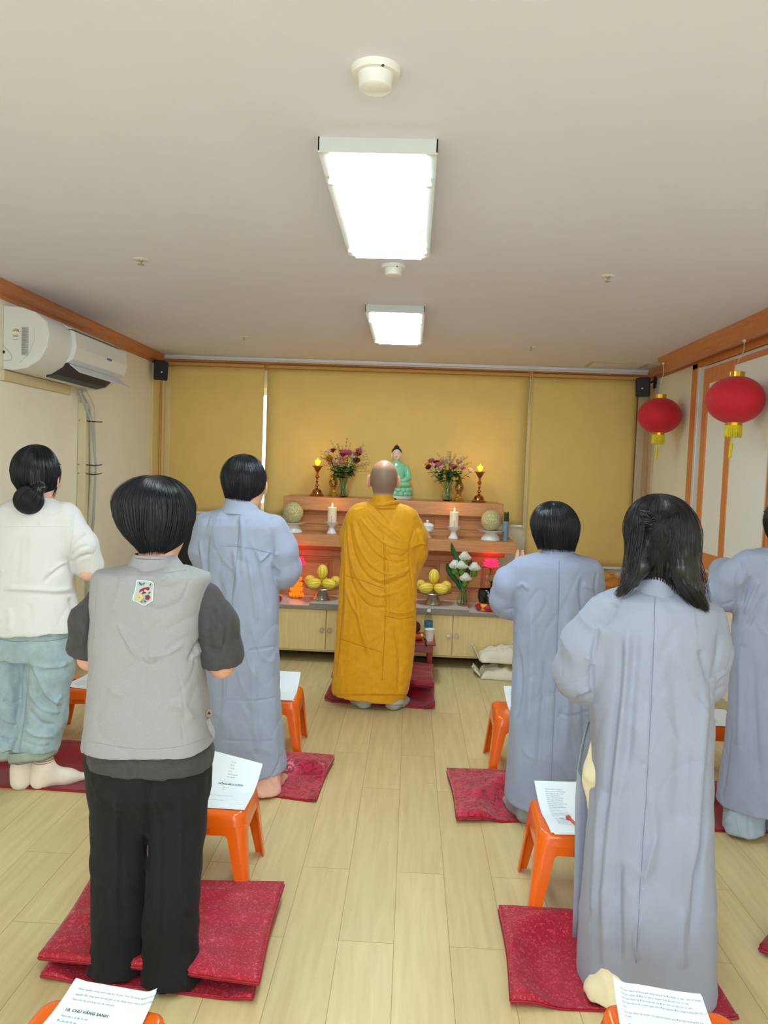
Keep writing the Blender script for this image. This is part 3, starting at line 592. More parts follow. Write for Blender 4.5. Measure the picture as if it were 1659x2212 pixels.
def candle(px,py,side):
    tt,c=footed('candle_stand',px,py,YS,ZS,cup,'white petal-rimmed stand under the %s lit candle'%side,'candle stand','white candle stands',wob=lambda a,z:.05*np.cos(a*6)*(z>.06))
    t=thing('pillar_candle','thick ivory candle burning on its white stand, %s of the man in yellow'%side,'candle',(c[0],c[1],c[2]+.081),group='lit pillar candles')
    zc=c[2]+.082
    obj('wax',MB().lathe([(.001,0),(.0385,0),(.039,.004),(.039,.140),(.037,.143),(.015,.139),(.001,.139)],(c[0],c[1],zc),32),M_candle,t,smooth=True)
    obj('wick',MB().tube([(c[0],c[1],zc+.138),(c[0]+.001,c[1],zc+.149)],.0012,6),M_dark,t)
    obj('flame',MB().lathe([(.001,0),(.0055,.006),(.006,.013),(.003,.026),(.0006,.034)],(c[0],c[1],zc+.146),12),M_fire,t,smooth=True)
    m=MB()
    for i in range(4): m.box(c[0]-.003+(i%2)*.003,c[0]+.002+(i%2)*.003,c[1]-.0397,c[1]-.0387,zc+.018+i*.014,zc+.026+i*.014)
    obj('painted_mark',m,M_ink,t)
    pl=bpy.data.lights.new('candle_light','POINT'); pl.energy=.55; pl.color=(1,.42,.12); pl.shadow_soft_size=.012; po=bpy.data.objects.new('candle_light',pl); C.objects.link(po); po.location=(c[0],c[1]-.0,zc+.166)
candle(716,1153,'left'); candle(979,1167,'right')
p=L(922,1163,YS); c=(float(p[0]),YS,ZS); t=thing('lidded_cup','small white lidded cup on a saucer foot, beside the right arm of the yellow robe','cup',c)
obj('cup',MB().lathe([(.001,0),(.040,0),(.040,.006),(.030,.018),(.024,.036),(.034,.044),(.074,.056),(.077,.060),(.045,.058),(.046,.064),(.056,.078),(.058,.096),(.001,.096)],c,36),M_porc,t,smooth=True)
obj('lid',MB().lathe([(.001,.096),(.060,.096),(.061,.100),(.050,.114),(.028,.124),(.009,.127),(.008,.131),(.014,.137),(.012,.146),(.001,.150)],c,36),M_porc,t,smooth=True)
p=L(1090,1171,YS); c=(float(p[0]),YS-.02,ZS); t=thing('incense_holder','blue-grey upright tube full of dark green incense sticks','incense holder',c)
obj('tube',MB().lathe([(.001,0),(.026,0),(.026,.165),(.023,.165),(.023,.01),(.001,.01)],c,28),mat('blue_grey_glaze',(120,148,168),.4,noise=.03),t,smooth=True)
rnd=random.Random(5)
for i in range(26):
    a=rnd.uniform(0,6.28); r=.019*rnd.random()**.5; m=MB().tube([(c[0]+r*math.cos(a),c[1]+r*math.sin(a),c[2]+.012),(c[0]+1.25*r*math.cos(a),c[1]+1.25*r*math.sin(a),c[2]+.235+rnd.uniform(-.01,.012))],.0024,5)
    obj('incense_stick',m,M_green if i%3 else M_dark,t)
# counter objects ---------------------------------------------------------------
YC=6.22
M_peel=mat('yellow_melon_peel',(240,206,30),.35,noise=.05,nscale=30)
def peelfn(m,N,Ln,b,tc):
    at=N.new('ShaderNodeAttribute'); at.attribute_name='stripe'
    r=N.new('ShaderNodeValToRGB'); r.color_ramp.elements[0].color=lin((244,212,34)); r.color_ramp.elements[1].color=lin((250,240,170)); r.color_ramp.elements[0].position=.62; r.color_ramp.elements[1].position=.82
    n=N.new('ShaderNodeTexNoise'); n.inputs['Scale'].default_value=40; Ln.new(tc.outputs['Object'],n.inputs[0]); mx=N.new('ShaderNodeMath'); mx.operation='MULTIPLY_ADD'; mx.inputs[1].default_value=.25; Ln.new(n.outputs['Fac'],mx.inputs[0]); 
    Ln.new(at.outputs['Fac'],mx.inputs[2]); Ln.new(mx.outputs[0],r.inputs[0]); Ln.new(r.outputs[0],b.inputs['Base Color'])
M_peel=mat('striped_yellow_peel',(240,206,30),.3,fn=peelfn)
proto=MB().ell((0,0,0),(.044,.044,.059),60,24,wob=lambda th,ph:1-.035*abs(math.cos(th*5))**6)
mel=thing('oriental_melon','x','melon'); fo=obj('fruit',proto,M_peel,mel,world=False,smooth=2)
at=fo.data.attributes.new('stripe','FLOAT','POINT'); co=np.array([v.co for v in fo.data.vertices]); at.data.foreach_set('value',(np.abs(np.cos(np.arctan2(co[:,1],co[:,0])*5))**3*.8).astype(np.float32))
obj('stem_scar',MB().ell((0,0,.056),(.006,.006,.004),10,6),mat('melon_scar',(190,150,40),.6,noise=.1),mel,world=False,smooth=2)
used=[False]
def ymelon(pos,rx,ry,rz,label,group):
    o=mel if not used[0] else dup(mel,(0,0,0),0,label,group); used[0]=True
    o['label']=label; o['group']=group; o.location=Vector([float(a) for a in pos]); o.rotation_euler=(rx,ry,rz)
def fruitstand(px,py,side):
    p=L(px,py,YC); c=(float(p[0]),YC,ZC1)
    t=thing('fruit_stand','footed silver stand of yellow melons, %s of the man in yellow'%side,'fruit stand',c,group='silver fruit stands')
    prof=[(.001,0),(.070,0)]
    for i in range(6): prof+=[(.068-.006*i,.004+.012*i),(.064-.006*i,.013+.012*i)]
    prof+=[(.03,.078),(.001,.078)]
    obj('foot',MB().lathe(prof,c,48),M_chrome,t,smooth=True)
    obj('plate',MB().lathe([(.001,.078),(.06,.078),(.125,.086),(.152,.098),(.150,.101),(.12,.092),(.05,.084),(.001,.084)],c,48),M_chrome,t,smooth=True)
    g='yellow melons on the %s silver stand'%side
    x,y,z=c[0],c[1],c[2]+.134
    ymelon((x,y-.012,z+.092),.05,0,.4,'yellow striped melon standing on top of the pile, %s stand'%side,g)
    ymelon((x-.061,y-.056,z),0,1.50,.35,'yellow melon lying front left in the pile, %s stand'%side,g)
    ymelon((x+.061,y-.056,z),0,1.62,-.30,'yellow melon lying front right in the pile, %s stand'%side,g)
    ymelon((x-.104,y+.034,z+.010),1.35,0,-.15,'yellow melon at the far left of the pile, %s stand'%side,g)
    ymelon((x+.104,y+.034,z+.010),1.35,0,.15,'yellow melon at the far right of the pile, %s stand'%side,g)
    ymelon((x,y+.038,z+.008),1.45,0,.0,'yellow melon in the middle under the top one, %s stand'%side,g)
fruitstand(695,1291,'left'); fruitstand(935,1303,'right')
# white ginger-lily vase
p=L(1000,1307,YC-.02); c=(float(p[0]),YC-.02,ZC1); t=thing('lily_vase','clear glass vase of white globe flowers and long leaves on the counter','flower vase',c)
obj('vase',MB().lathe([(.001,0),(.046,0),(.050,.006),(.049,.03),(.036,.075),(.028,.105),(.030,.125),(.036,.135),(.034,.136),(.026,.106),(.034,.074),(.046,.03),(.046,.01),(.001,.008)],c,36,wob=lambda a,z:.03*np.cos(a*10)).v and MB().lathe([(.001,0),(.046,0),(.050,.006),(.049,.03),(.036,.075),(.028,.105),(.030,.125),(.036,.135),(.034,.136),(.026,.106),(.034,.074),(.046,.03),(.046,.01),(.001,.008)],c,36,wob=lambda a,z:.03*np.cos(a*10)),M_glass,t,smooth=True)
m=MB(); brs=MB()
M_wpet=mat('white_petals',(244,244,232),.5,noise=.03,sub=.2)
for fx,fy in ((1004,1203),(983,1221),(998,1222),(1025,1226),(1005,1248)):
    h=L(fx,fy,YC-.03); b=np.array((c[0]+rnd.uniform(-.02,.02),c[1]+rnd.uniform(-.02,.02),c[2]+.012)); nk=np.array((c[0],c[1],c[2]+.13))
    pts=np.array([b*(1-q)**2+2*nk*q*(1-q)+(h-np.array((0,0,.03)))*q*q for q in np.linspace(0,1,8)]); m.tube(pts,.0045,6)
    g=MB(); 
    for ly in range(4):
        petal(g,(h[0],h[1],h[2]-.028+ly*.003),.046-.005*ly,.046+.006*ly,5,.92-.12*ly,ly*.6,1.1)
    g.ell((h[0],h[1],h[2]+.002),(.030,.030,.032),16,12,wob=lambda th,ph:1+.06*math.cos(th*5+ph*3))
    obj('flower_head',g,M_wpet,t,smooth=2)
    for ly in range(4): petal(brs,(h[0],h[1],h[2]-.075+ly*.014),.026,.026,5,1.0,ly*.7,.9)
obj('stems',m,M_stem,t,smooth=True); obj('green_bracts',brs,mat('bract_green',(110,160,70),.5,noise=.15,nscale=50),t,smooth=2)
def longleaf(pts,w):
    P3=[L(a,b,YC+dy) for a,b,dy in pts]; q=np.array(P3)
    def fn(u,v):
        s=v*(len(q)-1); i=min(int(s),len(q)-2); f=s-i; p=q[i]*(1-f)+q[i+1]*f; d=q[min(i+1,len(q)-1)]-q[i]; d/=np.linalg.norm(d); n=np.array((d[2],0,-d[0])); k=(u-.5)*2
        return p+n*k*w*math.sin(PI*min(.06+v*.94,1))**.6+np.array((0,.012*abs(k),0))
    return MB().grid(fn,7,16)
for i,(pts,w) in enumerate((([(1001,1285,0),(996,1240,0),(988,1205,.01),(978,1188,.02),(975,1172,.0)],.022),([(1000,1280,0),(988,1258,-.01),(974,1240,-.02),(967,1228,-.02),(965,1217,-.04)],.022),([(1002,1275,0),(1008,1248,0),(1013,1225,0),(1021,1208,0)],.020))): obj('long_leaf',longleaf(pts,w),M_green,t,smooth=2,solid=.001)
# crystal lotus lamps, bowls on cushions
M_pink=mat('pink_crystal_lotus',(255,60,110),.15,emit=(255,40,90),es=.75,noise=.05,trans=.2)
M_acryl=mat('clear_crystal',(250,246,236),.05,trans=1,ior=1.4)
def lotuslamp(px,py,Y,label,pyl,base_lit):
    p=L(px,py,Y); c=(float(p[0]),Y,ZK); t=thing('crystal_lotus_lamp',label,'lamp',c,group='tiered crystal lotus lamps')
    zt=float(L(px,pyl,Y)[2])-ZK
    m=MB().lathe([(.001,0),(.045,0),(.048,.012),(.030,.02),(.014,.04),(.012,zt-.06),(.02,zt-.04),(.001,zt-.035)],c,20)
    obj('stem',m,M_gold,t,smooth=True)
    m=MB()
    for i in range(10):
        for q in range(5):
            a=2*PI*i/10+q*.3; z=.03+q*(zt-.09)/5; r=.052-.006*q; m.ell((c[0]+r*math.cos(a),c[1]+r*math.sin(a),c[2]+z),(.010,.010,.017),8,6)
    if base_lit: m.lathe([(.03,.02),(.035,.03),(.018,zt*.55),(.012,zt*.55)],c,16)
    obj('crystal_beads',m,mat('lit_crystal_orange',(255,120,30),.2,emit=(255,110,20),es=.8,noise=.15,nscale=60) if base_lit else M_acryl,t,smooth=True)
    m=MB()
    for k2,(r,h,n,op) in enumerate(((.078,.012,12,1.0),(.074,.028,12,.95),(.066,.046,11,.85),(.05,.05,9,.8))): petal(m,(c[0],c[1],c[2]+zt-.032+k2*.006),r,h,n,op,k2*.27,.42)
    obj('lotus_shade',m,M_pink,t,smooth=2)
    pl=bpy.data.lights.new('lotus_lamp_glow','POINT'); pl.energy=.35; pl.color=(1,.06,.09); pl.shadow_soft_size=.03; po=bpy.data.objects.new('lotus_lamp_glow',pl); C.objects.link(po); po.location=(c[0],c[1],c[2]+zt+.045)
lotuslamp(1058,1290,6.36,'crystal lamp with glowing pink lotus, behind the black bowl',1216,0)
lotuslamp(640,1292,6.32,'crystal lamp with pink lotus and glowing orange base, left counter',1212,1)
def cushfn(c):
    def fn(m,N,Ln,b,tc):
        mp=N.new('ShaderNodeMapping'); mp.inputs['Location'].default_value=(c[0],c[1],c[2]); Ln.new(tc.outputs['Object'],mp.inputs[0])
        sp=N.new('ShaderNodeSeparateXYZ'); Ln.new(mp.outputs[0],sp.inputs[0])
        def math2(op,a,b2=None,v=None):
            q=N.new('ShaderNodeMath'); q.operation=op; Ln.new(a,q.inputs[0]); 
            if b2 is not None: Ln.new(b2,q.inputs[1])
            if v is not None: q.inputs[1].default_value=v
            return q.outputs[0]
        an=math2('ARCTAN2',sp.outputs[1],sp.outputs[0]); w=math2('ABSOLUTE',math2('SINE',math2('MULTIPLY',an,v=3.0)))
        h=math2('ABSOLUTE',math2('MULTIPLY',sp.outputs[2],v=26.)); s=math2('SUBTRACT',w,h); g=math2('GREATER_THAN',s,v=.12)
        mx=N.new('ShaderNodeMix'); mx.data_type='RGBA'; Ln.new(g,mx.inputs[0]); mx.inputs[6].default_value=lin((244,164,30)); mx.inputs[7].default_value=lin((176,22,48)); Ln.new(mx.outputs[2],b.inputs['Base Color'])
    return fn
def bowlset(px,Y,side,R=.105):
    p=L(px,1300,Y); c=(float(p[0]),Y,ZK)
    t=thing('bowl_cushion','round red and gold cushion under the %s bowl'%side,'cushion',c,group='red and gold bowl cushions')
    pr=[(.001,.012)]+[(R-.03+.03*math.cos(q),.0305+.030*math.sin(q)) for q in np.linspace(-1.45,1.45,11)]+[(.001,.052)]
    obj('padding',MB().lathe(pr,c,60,wob=lambda a,z:.02*np.abs(np.sin(a*6))),mat('red_gold_silk_'+side,(176,22,48),.35,sheen=.4,fn=cushfn((-0,0,-.03))),t,smooth=2)
    for o in t.children: o.location=(0,0,0)
    return c
c=bowlset(1055,6.13,'right'); 
t=thing('singing_bowl','black lidded bowl with handle on a red and gold cushion','bowl',(c[0],c[1],c[2]+.056))
obj('bowl',MB().lathe([(.001,.002),(.060,.002),(.078,.012),(.088,.05),(.084,.105),(.078,.112),(.074,.110),(.078,.05),(.06,.014),(.001,.012)],(c[0],c[1],c[2]+.056),40),mat('black_lacquer',(16,18,18),.12,coat=.6,noise=.02),t,smooth=True)
obj('handle',MB().tube([(c[0]+.02,c[1],c[2]+.07),(c[0]+.022,c[1]-.01,c[2]+.17),(c[0]+.024,c[1]-.012,c[2]+.235)],[.014,.014,.016],14),M_black,t,smooth=True)
bowlset(583,6.10,'left',.10)
ox=s0+.045; tag(obj('orange_ornament',MB().box(ox-.03,ox+.04,6.86,6.92,ZS,ZS+.05).ell((ox,6.89,ZS+.065),(.035,.03,.022),20,10),mat('orange_petal',(240,120,50),.5,noise=.1),bevel=.004),'small orange ornament at the left end of the shelf, beside the left netted melon','ornament')
# small red lacquer table with bottle, cup and wooden fish
M_red=mat('red_lacquer',**woodgrain((150,44,30),(124,32,22),'X',6,.25),coat=.4)
tx1=float(P(941,1405,Y=5.55)[0]); z1=.30
t=thing('red_table','low red lacquered table to the right of the man in yellow','table',(tx1-.25,5.72,0))
obj('tabletop',MB().box(tx1-.50,tx1,5.52,5.92,z1-.016,z1),M_red,t,bevel=.005)
obj('apron',MB().box(tx1-.48,tx1-.02,5.54,5.555,z1-.075,z1-.016).box(tx1-.035,tx1-.02,5.555,5.9,z1-.075,z1-.016).box(tx1-.48,tx1-.465,5.555,5.9,z1-.075,z1-.016),M_red,t,bevel=.002)
for xx in (tx1-.47,tx1-.06):
    for yy in (5.55,5.86): obj('leg',MB().loft([[(xx,yy,z1-.02),(xx+.04,yy,z1-.02),(xx+.04,yy+.04,z1-.02),(xx,yy+.04,z1-.02)],[(xx+.005,yy+.005,.0),(xx+.033,yy+.005,.0),(xx+.033,yy+.033,.0),(xx+.005,yy+.033,.0)]]),M_red,t,bevel=.003)
p=L(925,1360,5.74); c=(float(p[0]),5.74,z1); t=thing('water_bottle','clear plastic water bottle with blue and green label on the red table','bottle',c)
obj('bottle',MB().lathe([(.001,.001),(.028,.001),(.032,.006),(.032,.02),(.030,.024),(.032,.028),(.032,.13),(.030,.15),(.014,.182),(.0125,.19),(.0125,.196),(.0115,.196),(.013,.18),(.0295,.15),(.031,.13),(.031,.01),(.001,.006)],c,32),mat('bottle_plastic',(236,246,246),.05,trans=1,ior=1.2),t,smooth=True)
obj('label_band',MB().lathe([(.0325,.065),(.0328,.066),(.0328,.124),(.0325,.125)],c,32),mat('bottle_label_blue',(60,110,160),.4,noise=.2,nscale=60),t,smooth=True)
obj('label_band',MB().lathe([(.0331,.066),(.0333,.067),(.0333,.083),(.0331,.084)],c,32),mat('bottle_label_green',(110,180,120),.4,noise=.1,nscale=60),t,smooth=True)
obj('cap',MB().lathe([(.001,.212),(.0135,.212),(.0145,.209),(.0145,.193),(.001,.193)],c,24),M_white,t,smooth=True)
p=L(927,1385,5.63); c=(float(p[0]),5.63,z1); t=thing('paper_cup','white paper cup on the red table in front of the bottle','cup',c)
obj('cup',MB().lathe([(.001,.003),(.024,.003),(.024,0),(.026,0),(.036,.082),(.038,.084),(.036,.086),(.034,.083),(.025,.006),(.001,.006)],c,32),mat('cup_paper',(240,240,236),.6,noise=.01),t,smooth=True)
p=L(899,1384,5.65); c=(float(p[0])-.01,5.66,z1)
t=thing('fish_cushion','red and yellow cushion on the red table under the carved drum','cushion',c); obj('padding',MB().lathe([(.001,.004)]+[(.045+.02*math.cos(q),.024+.022*math.sin(q)) for q in np.linspace(-1.4,1.4,9)]+[(.001,.038)],c,30,wob=lambda a,z:.03*np.sin(a*5)),mat('red_cushion_silk',(170,36,36),.4,noise=.3,nscale=15,sheen=.3,col2=(206,90,30)),t,smooth=2)
obj('yellow_corner',MB().ell((c[0]+.05,c[1]-.035,c[2]+.035),(.014,.012,.014),12,8),M_peel,t,smooth=2)
t=thing('wooden_fish','dark carved wooden fish drum on its small cushion beside the man in yellow','drum',(c[0],c[1],c[2]+.04)); obj('drum',MB().ell((c[0]-.01,c[1]+.01,c[2]+.088),(.05,.05,.048),30,20,wob=lambda th,ph:1+.03*math.sin(8*ph)*math.sin(th*4)),mat('dark_carved_wood',(60,32,26),.25,noise=.3,nscale=40,coat=.5),t,smooth=2)
t=thing('striker_hook','small dark curved hook hanging over the edge of the red table','hook',(c[0]+.08,5.53,z1)); obj('hook',MB().tube([(c[0]+.065,5.53,z1+.025),(c[0]+.07,5.525,z1+.034),(c[0]+.08,5.515,z1+.03),(c[0]+.078,5.512,z1),(c[0]+.085,5.512,z1-.02)],.004,8),M_black,t,smooth=True)
# sacks
def sack(x0,x1,y0,y1,z0,h,seed,label):
    t=thing('paper_sack',label,'sack',((x0+x1)/2,(y0+y1)/2,z0),group='cream sacks by the cabinets'); rr=random.Random(seed)
    def fn(u,v):
        x=x0+(x1-x0)*u; y=y0+(y1-y0)*v; e=(4*u*(1-u))**.35*(4*v*(1-v))**.35
        n=.012*math.sin(u*23+v*9+seed)*math.sin(v*17-u*5)+.008*math.sin(u*41+seed)
        return (x+.01*math.sin(v*9+seed),y+.01*math.sin(u*11),z0+.012+h*e+n*e)
    def fnb(u,v):
        a=fn(u,v); return (a[0],a[1],z0+.002)
    m=MB().grid(fn,30,20).grid(fnb,30,20); 
    nv=20
    ring=[i*nv for i in range(30)]+[29*nv+j for j in range(1,nv)]+[i*nv+nv-1 for i in range(28,-1,-1)]+[j for j in range(nv-2,0,-1)]
    m.f+=[(ring[i],ring[(i+1)%len(ring)],ring[(i+1)%len(ring)]+600,ring[i]+600) for i in range(len(ring))]
    obj('bag',m,M_sack,t,smooth=2)
    fl=MB().grid(lambda u,v:(x0-.05*u-.01+.01*math.sin(v*8),y0+.04+(y1-y0-.06)*v,z0+.012+(.10*u if seed==2 else .05*u+.01*math.sin(v*7))+.0),6,12)
    obj('sewn_flap',fl,M_sack,t,smooth=2,solid=.003)
    m=MB()
    for i in range(3):
        uu=.25+.13*i; q=[fn(uu+a,.22+b) for a,b in ((0,0),(.09,0),(.09,.16),(0,.16))]; m.add([(a[0],a[1],a[2]+.004) for a in q],[(0,1,2,3)])
    obj('printed_mark',m,mat('sack_print_gold',(206,190,120),.6,noise=.1),t)
M_sack=mat('cream_sack_paper',(226,220,198),.6,noise=.04,nscale=8,bump=.6,bscale=30)
p=P(1035,1468,Z=0); sack(p[0]+.02,p[0]+.50,5.72,5.975,0,.085,5,'cream paper sack lying on the floor, the lower one of the two')
sack(p[0]+.01,p[0]+.52,5.74,5.975,.122,.10,2,'cream paper sack on top of the other, against the cabinet')
# carved golden chest in the far right corner
M_carv=mat('honey_carved_wood',(206,134,40),.2,noise=.12,nscale=10,coat=.6)
x=float(P(1312,1240,Y=6.95)[0]); zz=float(P(1312,1234,Y=6.95)[2])
t=thing('carved_chest','honey-coloured carved wooden chest with pitched lid in the far right corner','chest',(x,6.95,0))
hw=.20
obj('body',MB().box(x-hw,x+hw,6.78,7.14,.0,.46).box(x-hw-.015,x+hw+.015,6.765,7.155,.44,.49),M_carv,t,bevel=.008,seg=3)
obj('band',MB().box(x-hw,x+hw,6.775,7.14,.49,.60).tube([(x+(q-.5)*2*hw,6.772,.545+.025*math.sin(q*18)) for q in np.linspace(0,1,40)],.012,8).tube([(x+(q-.5)*2*hw,6.772,.545-.025*math.sin(q*18)) for q in np.linspace(0,1,40)],.009,8),M_carv,t,smooth=True)
obj('pitched_lid',MB().prism([(x-hw-.03,.60),(x+hw+.03,.60),(x+hw+.03,.62),(x+.01,zz-.01),(x-.01,zz-.01),(x-hw-.03,.62)],'y',6.75,7.16).tube([(x-hw-.03,6.745,.612),(x,6.745,zz-.02),(x+hw+.03,6.745,.612)],.011,8),M_carv,t,bevel=.003)
obj('finial',MB().ell((x,6.78,zz),(.022,.02,.014),14,8),M_carv,t,smooth=2)
# ================================================================== RED LANTERNS
def lanfn(m,N,Ln,b,tc):
    w=N.new('ShaderNodeTexWave'); w.inputs['Scale'].default_value=60; w.bands_direction='Z'; Ln.new(tc.outputs['Object'],w.inputs[0])
    bp=N.new('ShaderNodeBump'); bp.inputs['Strength'].default_value=.12; bp.inputs['Distance'].default_value=.002; Ln.new(w.outputs['Fac'],bp.inputs['Height']); Ln.new(bp.outputs[0],b.inputs['Normal'])
M_lan=mat('red_lantern_cloth',(206,30,50),.7,sheen=.5,noise=.04,nscale=30,fn=lanfn)
M_fring=mat('yellow_fringe',(226,214,30),.6,noise=.12,nscale=80)
def lantern(px,Y,pyc,hook,label,R,lean=0):
    c=P(px,pyc,Y=Y); x,y,z=map(float,c); t=thing('red_lantern',label,'lantern',(x,y,z),group='hanging red lanterns')
    k=R/.155; H=.132*k
    obj('lantern_body',MB().ell((0,0,0),(R,R,H),48,28,wob=lambda th,ph:1+.004*math.cos(th*24)),M_lan,t,smooth=2,world=False)
    obj('top_collar',MB().lathe([(.043*k,H-.012),(.043*k,H+.022*k),(.040*k,H+.022*k),(.040*k,H-.012)],(0,0,0),28,wob=lambda a,zz:.02*np.cos(a*9)),M_gold,t,world=False)
    obj('bottom_collar',MB().lathe([(.044*k,-H-.014*k),(.044*k,-H+.012),(.040*k,-H+.012),(.040*k,-H-.014*k)],(0,0,0),28,wob=lambda a,zz:.02*np.cos(a*9)),M_gold,t,world=False)
    m=MB(); rr=random.Random(3)
    for i in range(70):
        a=i*2*PI/70; r=.043*k; m.tube([(r*math.cos(a),r*math.sin(a),-H-.010*k),(r*1.03*math.cos(a),r*1.03*math.sin(a),-H-.035*k),(r*1.02*math.cos(a+rr.uniform(-.1,.1)),r*1.02*math.sin(a),-H-(.076+rr.uniform(-.006,.004))*k)],.0022*k,5)
    obj('fringe',m,M_fring,t,world=False,smooth=True)
    m=MB().tube([(0,0,-H),(-.004,0,-H-.09*k)],.0015,5).ell((-.004,0,-H-.095*k),(.005,.005,.007),8,6).tube([(-.004,0,-H-.105*k),(-.008,0,-H-.14*k),(-.012,0,-H-.19*k)],[.007*k,.010*k,.008*k],10)
    obj('tassel',m,M_fring,t,world=False,smooth=True)
    dx,dy,dz=hook[0]-x,hook[1]-y,hook[2]-z
    m=MB().tube([(0,0,H+.01),(-.01,0,H+.05),(dx*.4-.006,dy*.4,H+(dz-H)*.45),(dx*.75+.008,dy*.75,H+(dz-H)*.7),(dx,dy,dz)],.0022,6).ell((dx,dy,dz),(.012,.012,.010),12,8)
    m.tube([(-.042*k,0,H+.01),(0,0,H+.03)],.0012,5).tube([(.042*k,0,H+.01),(0,0,H+.03)],.0012,5)
    obj('hanging_string',m,mat('white_string',(236,222,206),.6,noise=.02),t,world=False,smooth=True)
    t.rotation_euler=(0,lean,0)
lantern(1424.5,6.32,898,(2.0,6.37,ZC-.06),'smaller red lantern with yellow fringe, hanging nearer the far corner',.170,.0)
lantern(1588,4.80,864,(2.035,4.92,ZC-.118),'larger red lantern with yellow fringe, hanging in front of the window',.170,.0)
# ================================================================== STOOLS, SHEETS, CUSHIONS
M_or=mat('orange_plastic',(240,104,10),.22,coat=.3,noise=.02,nscale=10)
HS=.300
def rrect(hx,hy,r,z,n=6,cx=0,cy=0):
    pts=[]
    for k,(sx_,sy_) in enumerate(((1,1),(-1,1),(-1,-1),(1,-1))):
        for i in range(n+1):
            a=PI/2*k+PI/2*i/n; pts.append((cx+sx_*(hx-r)+r*math.cos(a),cy+sy_*(hy-r)+r*math.sin(a),z))
    return pts
def make_stool():
    t=thing('plastic_stool','x','stool')
    m=MB(); a=.150
    rings=[rrect(a-.020,a-.020,.03,HS),rrect(a-.010,a-.010,.035,HS-.001),rrect(a-.003,a-.003,.038,HS-.007),rrect(a,a,.04,HS-.018),rrect(a+.004,a+.004,.04,HS-.045)]
    inner=[rrect(a+.001,a+.001,.038,HS-.045),rrect(a-.004,a-.004,.036,HS-.018),rrect(a-.012,a-.012,.03,HS-.010)]
    m.loft(rings+inner)
    obj('seat',m,M_or,t,world=False,smooth=True)
    # apron with arched lower edge
    for k in range(4):
        R=Matrix.Rotation(PI/2*k,3,'Z'); v=[];f=[]; nn=17
        for i in range(nn):
            s=-1+2*i/(nn-1); x=s*(a-.036); zz=HS-.075-.0*s-(.055*max(0,(abs(s)-.72)/.28)**2)
            for yy,z in ((-(a+.004),HS-.044),(-(a+.006),zz),(-(a-.000),zz),(-(a-.001),HS-.044)): v.append(R@Vector((x,yy,z)))
        for i in range(nn-1):
            for j in range(4): q=i*4+j;w_=i*4+(j+1)%4; f.append((q,w_,w_+4,q+4))
        f+= [(0,1,2,3),((nn-1)*4+3,(nn-1)*4+2,(nn-1)*4+1,(nn-1)*4)]
        ap=obj('apron',MB().add(v,f),M_or,t,world=False,smooth=True)
        if k==0:
            pl=MB().box(-.03,.03,-(a+.0085),-(a+.004),HS-.068,HS-.050); o=obj('raised_plate',pl,mat('orange_relief',(206,80,14),.3,noise=.1,nscale=200),ap,world=False,bevel=.0008)
    # legs: L-shaped, tapering and splayed
    for k in range(4):
        R=Matrix.Rotation(PI/2*k,3,'Z')
        def sect(s):  # s 0 top 1 bottom
            z=(HS-.044)*(1-s); o=a+.004+.026*s; w=.068-.030*s; th=.006; rr=.034*(1-s)+.012*s
            out=[(o,o-w)]+[(o-rr+rr*math.cos(q),o-rr+rr*math.sin(q)) for q in np.linspace(0,PI/2,7)]+[(o-w,o)]
            r2=max(rr-th,.004); inn=[(o-w,o-th)]+[(o-th-r2+r2*math.cos(q),o-th-r2+r2*math.sin(q)) for q in np.linspace(PI/2,0,7)]+[(o-th,o-w)]
            return [tuple(R@Vector((x,y,z))) for x,y in out+inn]
        obj('leg',MB().loft([sect(s) for s in np.linspace(0,1,6)]),M_or,t,world=False,smooth=True)
    return t
stool=make_stool(); sused=[0]
def put_stool(x,y,rz,label):
    o=stool if not sused[0] else dup(stool,(x,y,0),rz,label)
    if not sused[0]: o.location=(x,y,0); o.rotation_euler=(0,0,rz)
    sused[0]=1; o['label']=label; o['group']='orange plastic stools'
# printed sheets --------------------------------------------------------------
def sheet(cx,cy,rz,label,lines,w=.21,h=.297,shape=None,z0=None,clip=None,stack=3):
    z0=HS+.0015 if z0 is None else z0
    shape=shape or (lambda u,v:0)
    t=thing('printed_sheets',label,'papers',(cx,cy,z0),rz,group='printed chant sheets on the stools')
    for s in range(stack):
        dx,dy,dr=((0,0,0),(.006,-.008,.03),(-.004,.006,-.02))[s]
        def fn(u,v,s=s,dx=dx,dy=dy,dr=dr):
            x=(u-.5)*w; y=(v-.5)*h; x,y=x*math.cos(dr)-y*math.sin(dr)+dx,x*math.sin(dr)+y*math.cos(dr)+dy
            r=shape(min(max(x/w+.5,0),1),min(max(y/h+.5,0),1)) if s else shape(u,v); dz=r if np.isscalar(r) else r[2]
            if not np.isscalar(r): x+=r[0]; y+=r[1]
            return (x,y,dz+.0006*(stack-s))
        obj('sheet',MB().grid(fn,32,46),M_sheet,t,world=False,smooth=2)
    if lines:
        for bold in (0,1):
            V=[];Fc=[];n=0
            for (tx,ty,size,txt,b) in lines:
                if b!=bold: continue
                v,f=text_mesh(txt,size,bold=.0002 if b else 0)
                if len(v)==0: continue
                v[:,0]+=tx; v[:,1]+=ty
                out=[]
                for q in v:
                    u=min(max(q[0]/w,0),1); vv=min(max(q[1]/h,0),1); r=shape(u,vv); dz=r if np.isscalar(r) else r[2]; ox,oy=(0,0) if np.isscalar(r) else r[:2]
                    out.append((q[0]-w/2+ox,q[1]-h/2+oy,dz+.0006*stack+.0015))
                V+=out; Fc+=[tuple(i+n for i in ff) for ff in f]; n+=len(out)
            if V: obj('printed_heading' if bold else 'printed_text',MB().add(V,Fc),M_inkd if bold else M_ink,t,world=False)
    return t
